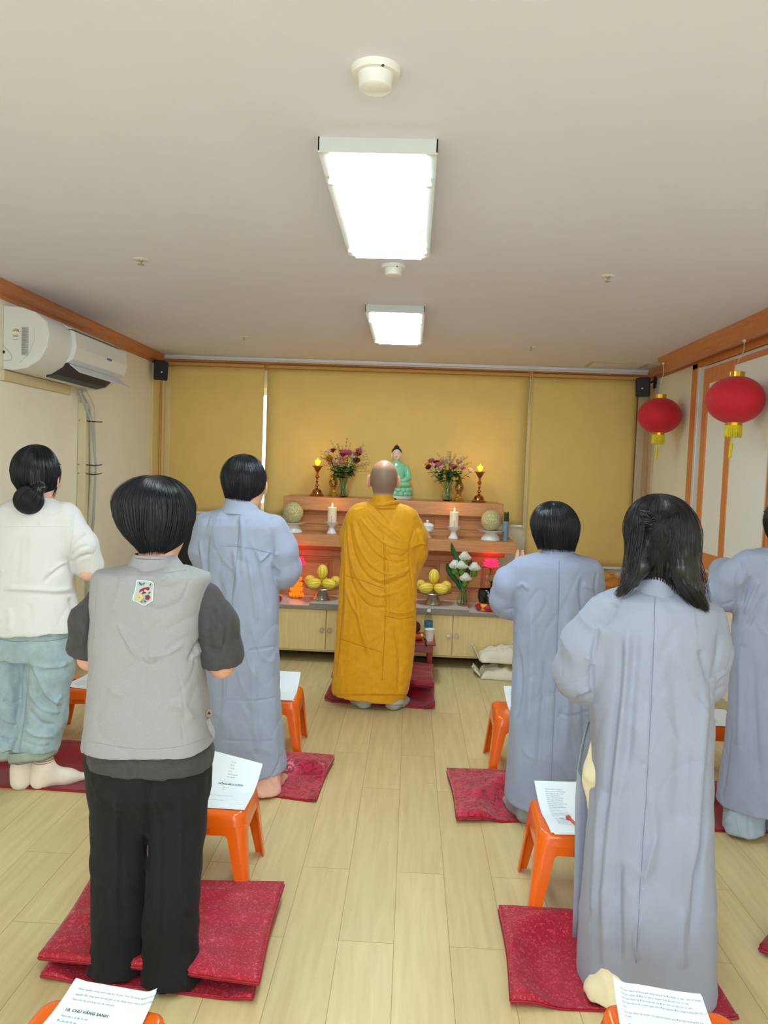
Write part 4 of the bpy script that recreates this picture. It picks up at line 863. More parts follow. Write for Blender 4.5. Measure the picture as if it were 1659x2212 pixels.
def clipobj(x,y,rz,label,flip=1):
    t=thing('page_clip',label,'clip',(x,y,HS),rz,group='red hooks holding the sheets')
    obj('hook',MB().tube([(0,.075,.012),(.004,.06,.014),(.012,.005,.015),(.018,-.006,.012),(.035,-.008,.006),(.060,-.004,.004)],.0045,8).ell((0,.075,.012),(.010,.012,.007),12,8),mat('red_orange_plastic',(214,70,30),.3,noise=.03),t,world=False,smooth=True)
rnd=random.Random(9)
syl='nam mô a di đà phật bồ tát chí tâm đảnh lễ quán thế âm đại từ bi nguyện cứu khổ chúng sanh tịnh độ vãng thập phương pháp giới tam bảo hộ trì kinh văn'.split()
def verse(n): 
    s=' '.join(rnd.choice(syl) for _ in range(n)); return s[0].upper()+s[1:]
# behind each row: (stool x, y, rotation)
put_stool(-.705,2.805,.02,'orange plastic stool to the right of the woman in the grey vest')
put_stool(-.715,4.16,.03,'orange plastic stool between the short-haired woman in blue-grey and the man in yellow')
put_stool(.63,4.05,-.02,'orange plastic stool left of the bob-haired woman in blue-grey')
put_stool(.648,2.79,-.03,'orange plastic stool left of the long-haired woman, a hook over its sheet')
put_stool(-.665,1.535,-.10,'orange plastic stool at the bottom left corner of the photo')
put_stool(.645,1.64,-.04,'orange plastic stool at the bottom right of the photo')
put_stool(-1.77,4.18,.12,'orange plastic stool between the woman in jeans and the grey vest')
put_stool(1.68,4.08,.0,'orange plastic stool mostly hidden behind the rightmost woman in blue-grey')
L1=[(.02,.279,.0066,'Nhất nguyện chúng sanh cùng lên bờ giác, Tịnh độ trang nghiêm cửu phẩm',0),(.02,.266,.0066,'nguyện đắc vãng sanh nơi thế giới an lạc đồng thành chánh quả. (3 lần)',0),(.02,.253,.0066,'Nam mô Tây phương Cực lạc thế giới',0),(.02,.245,.005,'_____________________________',0),(.02,.224,.0108,'10. CHÚ VÃNG SANH',1)]
for i,s in enumerate(['Nam mô a di đa bà dạ','Đa tha dà đa dạ','Đa điệt dạ tha','A di rị đô bà tỳ','A di rị đa tất đam bà tỳ','A di rị đa tỳ ca lan đế','A di rị đa tỳ ca lan đa','Dà di nị dà dà na','Chỉ đa ca lệ ta bà ha']): L1.append((.02,.208-.0145*i,.0070,s,0))
def curlA(u,v):
    a=max(0,u-.86)/.14; b=max(0,.12-u)/.12; e=max(0,v-.62)/.38
    return (-.004*a*a,0,.014*a*e+.004*b+.020*e*e)
sheet(-.660,1.555,-.13,'printed sheets headed CHÚ VÃNG SANH on the bottom left stool',L1,shape=curlA)
L2=[]
for i,s in enumerate(['Chí tâm đảnh lễ Pháp giới tạng thân A Di Đà Phật. (1 lạy - tạo 10 pháp)','Chí tâm đảnh lễ Đại từ đại bi Quán Thế Âm Bồ Tát. (1 lạy)','Chí tâm đảnh lễ Đại hùng đại lực Đại Thế Chí Bồ Tát. (1 lạy)','Chí tâm đảnh lễ u minh giáo chủ, Đại nguyện Địa Tạng Vương Bồ Tát. (1','lạy)','Chí tâm đảnh lễ phước trí nghiêm thanh tịnh Đại Hải Chúng Bồ Tát.','(3 lạy)']): L2.append((.016,.276-.0118*i-(.004 if i>4 else 0),.0064,s,0))
L2+=[(.02,.196,.005,'_____________________________',0),(.022,.174,.0105,'9. BÁT NHÃ TÂM KINH',1)]
for i,s in enumerate(['Quán Tự Tại Bồ Tát hành thâm Bát nhã Ba La Mật Đa thời, chiếu kiến','ngũ uẩn giai không, độ nhất thiết khổ ách.','Xá Lợi Tử! Sắc bất dị không, không bất dị sắc, sắc tức','thị không, không tức thị sắc, thọ tưởng hành thức']): L2.append((.022,.156-.012*i,.0064,s,0))
def curlB(u,v):
    a=max(0,.16-u)/.16; e=max(0,v-.55)/.45
    return (.006*a*a,0,.014*a*e+.018*e*e+.002*math.sin(u*6))
sheet(.622,1.67,-.10,'printed sheets headed BÁT NHÃ TÂM KINH on the bottom right stool',L2,shape=curlB)
L3=[(.035,.262-.0088*i,.0058,verse(rnd.choice((5,6,6,7))),0) for i in range(16)]+[(.035,.118,.005,'_______________________',0),(.038,.100,.010,'11. TÁN PHẬT',1)]+[(.042,.087-.0095*i,.0058,verse(4),0) for i in range(4)]
def curlC(u,v): return .15*max(0,v-.45)**1.5+.06*max(0,u-.72)**1.3*v+.003*math.sin(v*7)
sheet(.632,2.80,.05,'printed sheet clipped to the stool left of the long-haired woman',L3,shape=curlC,stack=2)
clipobj(.62,2.68,.05,'red hook holding the sheet on the stool left of the long-haired woman')
L4=[(.10,.272-.0125*i,.0062,verse(rnd.choice((2,3))),0) for i in range(6)]+[(.075,.192,.005,'_______________________',0),(.078,.174,.0115,'HỒNG BÀU CÚNG',1)]+[(.10,.158,.006,verse(2),0),(.10,.146,.006,verse(2),0),(.06,.095,.0058,verse(9),0),(.06,.055,.0058,verse(8),0)]
sheet(-.67,2.855,-.05,'printed sheets with uneven corners on the stool beside the grey vest',L4,shape=lambda u,v:.20*max(0,v-.45)**1.5*(1.15-.5*u),w=.22)
sheet(-.70,4.17,-.02,'blank-looking white sheets on the stool behind the short-haired woman in blue-grey',[],shape=lambda u,v:.18*max(0,v-.45)**1.5)
L5=[(.03,.27-.0105*i,.0058,verse(7),0) for i in range(10)]+[(.05,.145,.010,'TÁN LỄ',1)]+[(.03,.13-.0105*i,.0058,verse(6),0) for i in range(9)]
sheet(.665,4.08,.06,'printed sheet on the stool left of the bob-haired woman in blue-grey',L5,shape=lambda u,v:.17*max(0,v-.42)**1.5,stack=2)
clipobj(.60,3.92,-.1,'red hook holding the sheet left of the bob-haired woman')
sheet(-1.73,4.20,-.10,'curled printed sheet on the stool behind the woman in jeans',L5,shape=lambda u,v:.05*max(0,.35-u)**1.4*(1-v)+.02*max(0,v-.6),stack=1)
clipobj(-1.87,4.16,1.4,'red hook holding the curled sheet behind the woman in jeans')
sheet(1.66,4.08,.0,'printed sheet on the stool behind the rightmost woman in blue-grey',L5,stack=1)
# cushions --------------------------------------------------------------------
def brocfn(dark,light,scale,thr,rel):
    def fn(m,N,Ln,b,tc):
        n0=N.new('ShaderNodeTexNoise'); n0.inputs['Scale'].default_value=scale*.6; n0.inputs['Detail'].default_value=2; Ln.new(tc.outputs['Object'],n0.inputs[0])
        ad=N.new('ShaderNodeVectorMath'); ad.operation='MULTIPLY_ADD'; ad.inputs[1].default_value=(.05,.05,.05); Ln.new(n0.outputs['Color'],ad.inputs[0]); Ln.new(tc.outputs['Object'],ad.inputs[2])
        v=N.new('ShaderNodeTexVoronoi'); v.inputs['Scale'].default_value=scale; v.feature='DISTANCE_TO_EDGE'; Ln.new(ad.outputs[0],v.inputs['Vector'])
        n=N.new('ShaderNodeTexNoise'); n.inputs['Scale'].default_value=scale*1.6; n.inputs['Detail'].default_value=3; n.inputs['Distortion'].default_value=1.5; Ln.new(tc.outputs['Object'],n.inputs[0])
        n.inputs['Distortion'].default_value=3.2; n.inputs['Detail'].default_value=1.5; vm=N.new('ShaderNodeMath'); vm.operation='MULTIPLY'; vm.inputs[1].default_value=.35; Ln.new(v.outputs[0],vm.inputs[0]); a=N.new('ShaderNodeMath'); a.operation='ADD'; Ln.new(vm.outputs[0],a.inputs[0]); Ln.new(n.outputs['Fac'],a.inputs[1])
        r=N.new('ShaderNodeValToRGB'); r.color_ramp.elements[0].position=thr-.05; r.color_ramp.elements[1].position=thr+.05; r.color_ramp.elements[0].color=lin(dark); r.color_ramp.elements[1].color=lin(light)
        Ln.new(a.outputs[0],r.inputs[0]); Ln.new(r.outputs[0],b.inputs['Base Color'])
        mr=N.new('ShaderNodeMapRange'); mr.inputs[1].default_value=thr-.05; mr.inputs[2].default_value=thr+.05; mr.inputs[3].default_value=.55; mr.inputs[4].default_value=.30; Ln.new(a.outputs[0],mr.inputs[0]); Ln.new(mr.outputs[0],b.inputs['Roughness'])
        bp=N.new('ShaderNodeBump'); bp.inputs['Strength'].default_value=rel; bp.inputs['Distance'].default_value=.002; Ln.new(mr.outputs[0],bp.inputs['Height']); Ln.new(bp.outputs[0],b.inputs['Normal'])
    return fn
M_broc=mat('crimson_brocade',(180,20,50),.45,sheen=.5,fn=brocfn((162,12,40),(204,58,86),34,.64,.4))
M_velv=mat('crushed_crimson_velvet',(180,20,50),.5,sheen=1,fn=brocfn((140,10,34),(196,36,70),14,.52,.8))
M_deep=mat('deep_red_velvet',(140,10,30),.55,sheen=.7,noise=.15,nscale=12,bump=.4,bscale=40)
M_pipe=mat('crimson_piping',(150,10,34),.5,noise=.05)
def cushion(cs,th,z0,m,label,seed,dents=(),folded=True,puff=.3):
    "cs: four corners (x,y) counter-clockwise from near left"
    cs=np.array(cs,float); ctr=cs.mean(0); t=thing('floor_cushion',label,'cushion',(ctr[0],ctr[1],z0),group='red floor cushions'); rr=np.random.default_rng(seed)
    ph=rr.uniform(0,6,8); n=44
    def surf(u,v,top):
        p=(cs[0]*(1-u)+cs[1]*u)*(1-v)+(cs[3]*(1-u)+cs[2]*u)*v
        e=(4*u*(1-u))**.28*(4*v*(1-v))**.28; inward=.035*(1-e)*0
        pin=.012*(math.sin(PI*u)**.5+math.sin(PI*v)**.5-1.4); d=ctr-p
        # sides bow in slightly between the corners
        bow=.009*(1-min(1,8*min(u,1-u)))*math.sin(PI*v)+.009*(1-min(1,8*min(v,1-v)))*math.sin(PI*u); p=p+d/np.linalg.norm(d+1e-9)*bow
        w=(.0045*math.sin(9*u+5*v+ph[0])*math.sin(7*v-3*u+ph[1])+.0035*math.sin(21*u+ph[2]+4*v)*math.sin(6*v+ph[3])+.003*math.sin(26*v+ph[4]-6*u))*e
        z=(th*(.74+.26*e)+w*1.2*min(1,th/.04)) if top else th*.22*(1-e)
        z=z0+.001+z
        if top:
            for dx,dy,r,dz in dents:
                q=math.hypot(p[0]-dx,(p[1]-dy)*.95)/r
                if q<1.6: k=float(smoothstep(1.6,1.0,q)); z=z*(1-k)+(dz)*k
        return (p[0],p[1],z)
    mb=MB().grid(lambda u,v:surf(u,v,True),n,n).grid(lambda u,v:surf(u,v,False),n,n)
    ring=[i*n for i in range(n)]+[(n-1)*n+j for j in range(1,n)]+[i*n+n-1 for i in range(n-2,-1,-1)]+[j for j in range(n-2,0,-1)]
    mb.f+=[(ring[i],ring[(i+1)%len(ring)],ring[(i+1)%len(ring)]+n*n,ring[i]+n*n) for i in range(len(ring))]
    obj('padding',mb,m,t,smooth=2)
    pts=[surf(u,v,True) for u,v in [(i/40,0) for i in range(41)]+[(1,i/40) for i in range(1,41)]+[(1-i/40,1) for i in range(1,41)]+[(0,1-i/40) for i in range(1,41)]]
    pts=[(a,b,z0+max(.003,(c-z0)*.55)) for a,b,c in pts]
    if folded: obj('piping',MB().tube(pts,.004,6),M_pipe,t,smooth=True)
    return t
# ================================================================== CLOTH AND BODY MODELLING (distance fields -> one continuous mesh)
def vnoise(p,seed=0):
    p=np.asarray(p,np.float64); i=np.floor(p).astype(np.int64); f=p-i; f=f*f*(3-2*f); out=0
    for dx in (0,1):
        for dy in (0,1):
            for dz in (0,1):
                a,b,c=i[:,0]+dx,i[:,1]+dy,i[:,2]+dz
                h=(a*73856093)^(b*19349663)^(c*83492791)^(seed*2654435); h=(h^(h>>13))*1274126177; h=(h^(h>>16))&0xffff
                out=out+(h/65535.*2-1)*(f[:,0] if dx else 1-f[:,0])*(f[:,1] if dy else 1-f[:,1])*(f[:,2] if dz else 1-f[:,2])
    return out
class Field:
    def __init__(s,lo,hi,h):
        s.lo=np.array(lo,float)-2*h; s.h=h; s.n=(np.ceil((np.array(hi)+2*h-s.lo)/h)).astype(int)+1
        s.F=np.full(s.n,1.,np.float32); s.ax=[s.lo[i]+h*np.arange(s.n[i]) for i in range(3)]
    def put(s,fn,lo,hi,k=0,sub=False):
        pad=k+3*s.h; a=[max(0,int((lo[i]-pad-s.lo[i])/s.h)) for i in range(3)]; b=[min(s.n[i],int((hi[i]+pad-s.lo[i])/s.h)+2) for i in range(3)]
        if any(a[i]>=b[i] for i in range(3)): return
        X=s.ax[0][a[0]:b[0],None,None]; Y=s.ax[1][None,a[1]:b[1],None]; Z=s.ax[2][None,None,a[2]:b[2]]
        d=fn(X,Y,Z); sl=s.F[a[0]:b[0],a[1]:b[1],a[2]:b[2]]
        if sub: d=-d
        if k>0:
            h=np.maximum(k-np.abs(sl-d),0)/k; r=(np.maximum(sl,d)+h*h*k*.25) if sub else (np.minimum(sl,d)-h*h*k*.25)
        else: r=np.maximum(sl,d) if sub else np.minimum(sl,d)
        s.F[a[0]:b[0],a[1]:b[1],a[2]:b[2]]=r
    def cone(s,a,b,ra,rb,k=.02,sq=(1,1,1),sub=False):
        a=np.array(a,float);b=np.array(b,float); ab=b-a; L2=max(ab.dot(ab),1e-9); r=max(ra,rb)
        def fn(X,Y,Z):
            x,y,z=X-a[0],Y-a[1],Z-a[2]; t=np.clip((x*ab[0]+y*ab[1]+z*ab[2])/L2,0,1)
            return np.sqrt(((x-t*ab[0])/sq[0])**2+((y-t*ab[1])/sq[1])**2+((z-t*ab[2])/sq[2])**2)-(ra+(rb-ra)*t)
        R=r*np.array(sq); s.put(fn,np.minimum(a,b)-R,np.maximum(a,b)+R,k,sub)
    def ell(s,c,r,k=.02,M=None,sub=False):
        c=np.array(c,float); r=np.array(r,float)
        def fn(X,Y,Z):
            x,y,z=X-c[0],Y-c[1],Z-c[2]
            if M is not None: x,y,z=(M[0][0]*x+M[1][0]*y+M[2][0]*z,M[0][1]*x+M[1][1]*y+M[2][1]*z,M[0][2]*x+M[1][2]*y+M[2][2]*z)
            k0=np.sqrt((x/r[0])**2+(y/r[1])**2+(z/r[2])**2); k1=np.sqrt((x/r[0]**2)**2+(y/r[1]**2)**2+(z/r[2]**2)**2); return k0*(k0-1)/np.maximum(k1,1e-6)
        R=max(r) if M is not None else r; s.put(fn,c-R,c+R,k,sub)
    def loft(s,rows,k=.02,n=2.2,slant=0,cap=True):
        "rows of (z, cx, cy, a, b), any order"
        r=np.array(sorted(rows)); z0,z1=r[0,0],r[-1,0]
        def fn(X,Y,Z):
            zz=Z.ravel(); g=[np.interp(zz,r[:,0],r[:,i])[None,None,:] for i in range(1,5)]; cx,cy,a,b=g; a=np.maximum(a,.004); b=np.maximum(b,.004)
            q=(np.abs((X-cx)/a)**n+np.abs((Y-cy)/b)**n)**(1./n); d=(q-1)*np.minimum(a,b)
            zb=z0+slant*(X-r[0,1]); return np.maximum(d,np.maximum(Z-z1,zb-Z))
        A=r[:,3].max();B=r[:,4].max(); s.put(fn,(r[:,1].min()-A,r[:,2].min()-B,z0-.03),(r[:,1].max()+A,r[:,2].max()+B,z1),k)
    def cut(s,p,n,lo,hi):
        "remove the side the normal points to, inside a box"
        n=nrm(n); a=[max(0,int((lo[i]-s.lo[i])/s.h)) for i in range(3)]; b=[min(s.n[i],int((hi[i]-s.lo[i])/s.h)+1) for i in range(3)]
        X=s.ax[0][a[0]:b[0],None,None]; Y=s.ax[1][None,a[1]:b[1],None]; Z=s.ax[2][None,None,a[2]:b[2]]
        d=(X-p[0])*n[0]+(Y-p[1])*n[1]+(Z-p[2])*n[2]; sl=s.F[a[0]:b[0],a[1]:b[1],a[2]:b[2]]; s.F[a[0]:b[0],a[1]:b[1],a[2]:b[2]]=np.maximum(sl,d)
    def mesh(s,smooth=2):
        F=s.F; F[0],F[-1]=1,1; F[:,0],F[:,-1]=1,1; F[:,:,0],F[:,:,-1]=1,1
        I=F<0; nx,ny,nz=[q-1 for q in F.shape]; cnt=np.zeros((nx,ny,nz),np.int8)
        for dx in(0,1):
            for dy in(0,1):
                for dz in(0,1): cnt+=I[dx:dx+nx,dy:dy+ny,dz:dz+nz]
        act=np.argwhere((cnt>0)&(cnt<8)); idx=np.full((nx,ny,nz),-1,np.int64); idx[tuple(act.T)]=np.arange(len(act))
        S=np.zeros((len(act),3)); c=np.zeros(len(act))
        for ax in range(3):
            o=[q for q in range(3) if q!=ax]
            for u in (0,1):
                for v in (0,1):
                    p0=act.copy(); p0[:,o[0]]+=u; p0[:,o[1]]+=v; p1=p0.copy(); p1[:,ax]+=1
                    f0=F[tuple(p0.T)]; f1=F[tuple(p1.T)]; m=(f0<0)!=(f1<0); t=np.where(m,f0/np.where(m,f0-f1,1),0)
                    q=p0.astype(float); q[:,ax]+=t; S[m]+=q[m]; c[m]+=1
        V=S/c[:,None]*s.h+s.lo; faces=[]
        for ax in range(3):
            o=[(ax+1)%3,(ax+2)%3]; sl0=[slice(None)]*3; sl1=[slice(None)]*3; sl0[ax]=slice(0,-1); sl1[ax]=slice(1,None)
            E=I[tuple(sl0)]!=I[tuple(sl1)]; p=np.argwhere(E); p=p[(p[:,o[0]]>0)&(p[:,o[1]]>0)]
            def g(a,b): q=p.copy(); q[:,o[0]]-=a; q[:,o[1]]-=b; return idx[tuple(q.T)]
            Q=np.stack([g(1,1),g(0,1),g(0,0),g(1,0)],1); fl=~I[tuple(p.T)]; Q[fl]=Q[fl][:,::-1]; faces.append(Q[(Q>=0).all(1)])
        Fc=np.vstack(faces)
        for _ in range(smooth):
            A=np.zeros_like(V); n=np.zeros(len(V))
            for i in range(4):
                a,b=Fc[:,i],Fc[:,(i+1)%4]
                for k in range(3): A[:,k]+=np.bincount(a,V[b,k],len(V))+np.bincount(b,V[a,k],len(V))
                n+=np.bincount(a,minlength=len(V))+np.bincount(b,minlength=len(V))
            V=.5*V+.5*A/np.maximum(n,1)[:,None]
        return V,Fc
def vnormals(V,Fc):
    e=np.cross(V[Fc[:,2]]-V[Fc[:,0]],V[Fc[:,3]]-V[Fc[:,1]]); N=np.zeros_like(V)
    for i in range(4):
        for k in range(3): N[:,k]+=np.bincount(Fc[:,i],e[:,k],len(V))
    return N/np.maximum(np.linalg.norm(N,axis=1,keepdims=True),1e-12)
def meshobj(name,V,Fc,m,root):
    me=bpy.data.meshes.new(name); v=(V-np.array(parent_loc(root))).astype(np.float32)
    me.vertices.add(len(v)); me.vertices.foreach_set('co',v.ravel()); n=len(Fc); me.loops.add(4*n); me.loops.foreach_set('vertex_index',Fc.astype(np.int32).ravel())
    me.polygons.add(n); me.polygons.foreach_set('loop_start',(np.arange(n)*4).astype(np.int32)); me.polygons.foreach_set('use_smooth',np.ones(n,bool)); me.update(calc_edges=True); me.validate()
    me.materials.append(m); o=bpy.data.objects.new(name,me); C.objects.link(o); o.parent=root; return o
def seg_dist(px,pz,pts):
    d=np.full(len(px),9.); T=np.zeros(len(px)); L=0; tot=sum(np.linalg.norm(np.subtract(pts[i+1],pts[i])) for i in range(len(pts)-1)); S=np.zeros(len(px))
    for i in range(len(pts)-1):
        a=np.array(pts[i]);b=np.array(pts[i+1]); ab=b-a; l=np.linalg.norm(ab); 
        t=((px-a[0])*ab[0]+(pz-a[1])*ab[1])/max(l*l,1e-9); tc=np.clip(t,0,1); dx=px-a[0]-tc*ab[0]; dz=pz-a[1]-tc*ab[1]; dd=np.hypot(dx,dz); sd=np.sign(dx*ab[1]-dz*ab[0])
        m=dd<d; d[m]=dd[m]; T[m]=(L+tc[m]*l)/tot; S[m]=sd[m]; L+=l
    return d,T,S
def drape(V,Fc,Yp,strokes=(),patches=(),noise=(.005,9,2.5),fine=.0012,seed=0,side='back',gain=1.7,crum=.0035):
    "folds and seams of a garment, as displacement along its normals. strokes: (photo points on the garment's back, width, height)"
    N=vnormals(V,Fc)
    s=np.array((noise[1],noise[1],noise[2])); d=noise[0]*vnoise(V*s,seed)+noise[0]*.5*vnoise(V*s*2.1+7,seed+1)+fine*vnoise(V*np.array((30,30,16)),seed+2)+fine*.6*vnoise(V*np.array((60,60,45)),seed+3)
    Q=V+.05*np.stack([vnoise(V*6+i*11,seed+9+i) for i in range(3)],1)
    sh=np.stack([Q[:,0]+.55*Q[:,2],Q[:,1],Q[:,2]*.55-.3*Q[:,0]],1); sh2=np.stack([Q[:,0]-.5*Q[:,2],Q[:,1],Q[:,2]*.6+.3*Q[:,0]],1)
    d=d+crum*(np.clip(1-np.abs(vnoise(sh*np.array((11,9,7)),seed+5))*3.2,0,1)**1.5*(vnoise(V*3,seed+20)>-.1)-np.clip(1-np.abs(vnoise(sh2*np.array((13,9,8)),seed+6))*3.4,0,1)**1.5*.8)
    V=V+N*d[:,None]; tc=CAM-V; tc/=np.linalg.norm(tc,axis=1,keepdims=True); fc=smoothstep(.0,.35,(N*tc).sum(1)); D=np.zeros(len(V))
    # where each point appears on the plane of the person
    t=(Yp-CAM[1])/(V[:,1]-CAM[1]); qx=CAM[0]+(V[:,0]-CAM[0])*t; qz=CAM[2]+(V[:,2]-CAM[2])*t
    for st in strokes:
        pts=[P(a,b,Y=Yp)[[0,2]] for a,b in st[0]]; pts=catmull(pts); dd,T,S=seg_dist(qx,qz,pts); w=st[1]; am=st[2]; mode=st[3] if len(st)>3 else 'g'
        e=smoothstep(0,.18,T)*smoothstep(1,.82,T) if mode!='s' else 1
        am=math.copysign(min(abs(am*gain),1.1*w),am)
        if mode=='e': D+=am*e*np.exp(-dd/w)*(S>0)      # overlapping edge: steep on one side
        else: D+=am*e*np.exp(-(dd/w)**2)
    for pl,am,w in patches:
        pts=[P(a,b,Y=Yp)[[0,2]] for a,b in pl]; pts=np.array(pts+[pts[0]]); dd,_,_=seg_dist(qx,qz,pts); ins=np.zeros(len(V),bool)
        for i in range(len(pts)-1):
            (x0,z0),(x1,z1)=pts[i],pts[i+1]; c=((z0>qz)!=(z1>qz)); ins^=c&(qx<(x1-x0)*(qz-z0)/np.where(abs(z1-z0)<1e-9,1e-9,z1-z0)+x0)
        D+=am*smoothstep(-w,w,np.where(ins,dd,-dd))
    return V+N*(D*fc)[:,None]
def catmull(P0,n=6):
    P0=[np.array(p,float) for p in P0]
    if len(P0)<3: return P0
    Q=[2*P0[0]-P0[1]]+P0+[2*P0[-1]-P0[-2]]; out=[]
    for i in range(1,len(Q)-2):
        for t in np.linspace(0,1,n,endpoint=False):
            a,b,c,d=Q[i-1:i+3]; out.append(.5*((2*b)+(c-a)*t+(2*a-5*b+4*c-d)*t*t+(3*b-a-3*c+d)*t**3))
    return out+[P0[-1]]
def prow(rows,Y,dy=0):
    out=[]
    for r in rows:
        py,xl,xr,b=r[:4]; c=P((xl+xr)/2,py,Y=Y); a=(P(xr,py,Y=Y)[0]-P(xl,py,Y=Y)[0])/2; out.append((c[2],c[0],Y+(r[4] if len(r)>4 else 0)+dy,a,b))
    return out
def W3(px,py,Y,dy=0): p=P(px,py,Y=Y); return np.array((p[0],Y+dy,p[2]))
def H3(px,py,Y,dy=0): return P(px,py,Y=Y+dy)
# ---- one continuous body
M_skin=mat('skin',(226,176,146),.5,sub=.15,noise=.04,nscale=10)
M_skinp=mat('skin_paler',(234,190,166),.5,sub=.15,noise=.04,nscale=10)
def body(root,m,Y,hc,hs,torso,sh,el,hand,feet,h=.0048,hips=None,arms=True,lower=True,ear=1.0):
    "hc head centre, hs head scale, torso rows, sh/el pairs, hand point, feet [(x,y,angle)]"
    hc=np.array(hc,float); lo=np.array((min(min(a[0] for a in el),min(f[0] for f in feet))-.1,Y-.28,0)); hi=np.array((max(max(a[0] for a in el),max(f[0] for f in feet))+.1,Y+.42,hc[2]+.14*hs))
    G=Field(lo,hi,h); H=lambda x,y,z:hc+np.array((x,y,z))*hs
    # head
    G.ell(H(0,-.012,.018),np.array((.077,.093,.096))*hs,0); G.ell(H(0,.026,-.038),np.array((.059,.066,.082))*hs,.03*hs)
    G.ell(H(0,.062,-.092),np.array((.026,.020,.018))*hs,.02*hs)
    for s in (-1,1):
        G.ell(H(s*.031,.102,.006),np.array((.017,.016,.011))*hs,.012*hs,sub=True); G.ell(H(s*.031,.079,.004),np.array((.014,.012,.009))*hs,.004*hs)
        G.ell(H(s*.040,.062,-.028),np.array((.022,.020,.018))*hs,.02*hs)
        Me=Matrix.Rotation(s*.45,3,'Z'); G.ell(H(s*(.081+.006*(ear-1)*2),-.008,-.004),np.array((.007,.017*ear,.030*ear))*hs,.006*hs,M=Me); G.ell(H(s*.078,-.004,-.030),np.array((.006,.008,.010))*hs,.006*hs); G.ell(H(s*.087,.001,.0),np.array((.004,.009,.014))*hs,.003,sub=True)
    G.cone(H(0,.094,.004),H(0,.109,-.030),.007*hs,.010*hs,.01*hs); G.ell(H(0,.096,-.034),np.array((.017,.011,.008))*hs,.008*hs)
    G.ell(H(0,.088,-.058),np.array((.023,.010,.005))*hs,.004*hs); G.ell(H(0,.086,-.067),np.array((.019,.010,.006))*hs,.004*hs)
    nb=np.array((torso['x'],Y-.01,torso['neck'])); G.cone(H(0,-.018,-.07),nb,.050*hs,.056*hs,.03)
    # trunk
    X0=torso['x']; hz=torso['hip']; nz=torso['neck']; w=torso['w']*.86; L_=nz-hz; q8=.78
    G.loft([(hz-.06,X0,Y,w*.80,.095*q8),(hz+.02,X0,Y,w*.86,.11*q8),(hz+.36*L_,X0,Y,w*.70,.092*q8),(hz+.68*L_,X0,Y,w*.84,.105*q8),(hz+.86*L_,X0,Y-.01,w*.80,.085*q8),(hz+.95*L_,X0,Y-.01,w*.5,.065),(nz+.01,X0,Y-.01,.06,.055)],.03)
    for s,S_,E_ in ((-1,sh[0],el[0]),(1,sh[1],el[1])):
        S_=np.array(S_,float); E_=np.array(E_,float); Hn=np.array(hand,float)
        G.cone(S_+np.array((-s*.02,0,0)),E_,.046,.036,.03)
        wr=Hn+np.array((s*.034,-.02,-.072)); G.cone(E_,wr,.036,.024,.02)
        pc=Hn+np.array((s*.014,0,-.01)); G.cone(wr,pc+np.array((0,0,-.03)),.024,.020,.012); G.ell(pc,(.0115,.037,.045),.012)
        for i,(dy,l) in enumerate(((-.027,.062),(-.009,.072),(.009,.067),(.026,.052))):
            a=pc+np.array((-s*.002,dy*.95,.034)); k1=a+np.array((s*.003,dy*.06,l*.45)); k2=a+np.array((-s*.001,dy*.08+.003,l)); G.cone(a,k1,.0088,.0082,.003); G.cone(k1,k2,.0082,.0066,.002)
        a=pc+np.array((0,-.030,-.012)); k1=a+np.array((s*.002,-.016,.024)); G.cone(a,k1,.0115,.0095,.006); G.cone(k1,k1+np.array((0,-.002,.026)),.0095,.0075,.003)
    for i,(fx,fy,ang) in enumerate(feet):
        hx=(torso['legs'][i] if 'legs' in torso else X0+(-.075 if i==0 else .075)); kn=np.array((hx,Y+.01,hz*.52)); an=np.array((fx,fy+.045,.085))
        G.cone((hx,Y,hz-.02),kn,.070,.050,.03); G.cone(kn,an,.050,.035,.02); d=np.array((math.sin(ang),math.cos(ang),0)); g0=np.array((fx,fy+.045,0))
        G.cone(g0-d*.022+np.array((0,0,.030)),g0+d*.10+np.array((0,0,.027)),.030,.026,.02,sq=(1.05,1,.95)); G.cone(an,g0+d*.10+np.array((0,0,.035)),.036,.022,.03); G.cone(g0+d*.10+np.array((0,0,.022)),g0+d*.165+np.array((0,0,.017)),.034,.020,.02,sq=(1.1,1,.8))
        G.cut((0,0,.002),(0,0,-1),G.lo,G.ax and (G.ax[0][-1],G.ax[1][-1],.05))
    V,Fc=G.mesh(1); return meshobj('body',V,Fc,m,root),V,Fc
# ---- hair
def hairmat(name,c,c2):
    def fn(m,N,Ln,b,tc):
        b.inputs['Anisotropic'].default_value=.6
    return mat(name,c,.33,noise=.25,nscale=90,nst=(3,3,.4),spec=.6,fn=fn)
M_hair=hairmat('black_hair',(20,24,32),0); M_hairb=hairmat('soft_black_hair',(24,24,28),0)
def ribbons(paths,r):
    "many hair strands as one mesh; paths (n,k,3)"
    paths=np.asarray(paths); n,k,_=paths.shape; T=np.gradient(paths,axis=1); T/=np.maximum(np.linalg.norm(T,axis=2,keepdims=True),1e-9)
    A=np.cross(T,np.array((.3,.9,.31))); A/=np.maximum(np.linalg.norm(A,axis=2,keepdims=True),1e-9); B=np.cross(T,A); tp=np.interp(np.linspace(0,1,k),[0,.08,.75,1],[.6,1,.9,.15])[None,:,None]*r
    R=np.stack([paths+tp*(math.cos(q)*A+math.sin(q)*B) for q in (0,2.094,4.189)],2)  # n,k,3,3
    V=R.reshape(-1,3); i=np.arange(n)[:,None,None]*k*3+np.arange(k-1)[None,:,None]*3; j=np.arange(3)[None,None,:]; a=(i+j).ravel(); b=(i+(j+1)%3).ravel(); return V,np.stack([a,b,b+3,a+3],1)
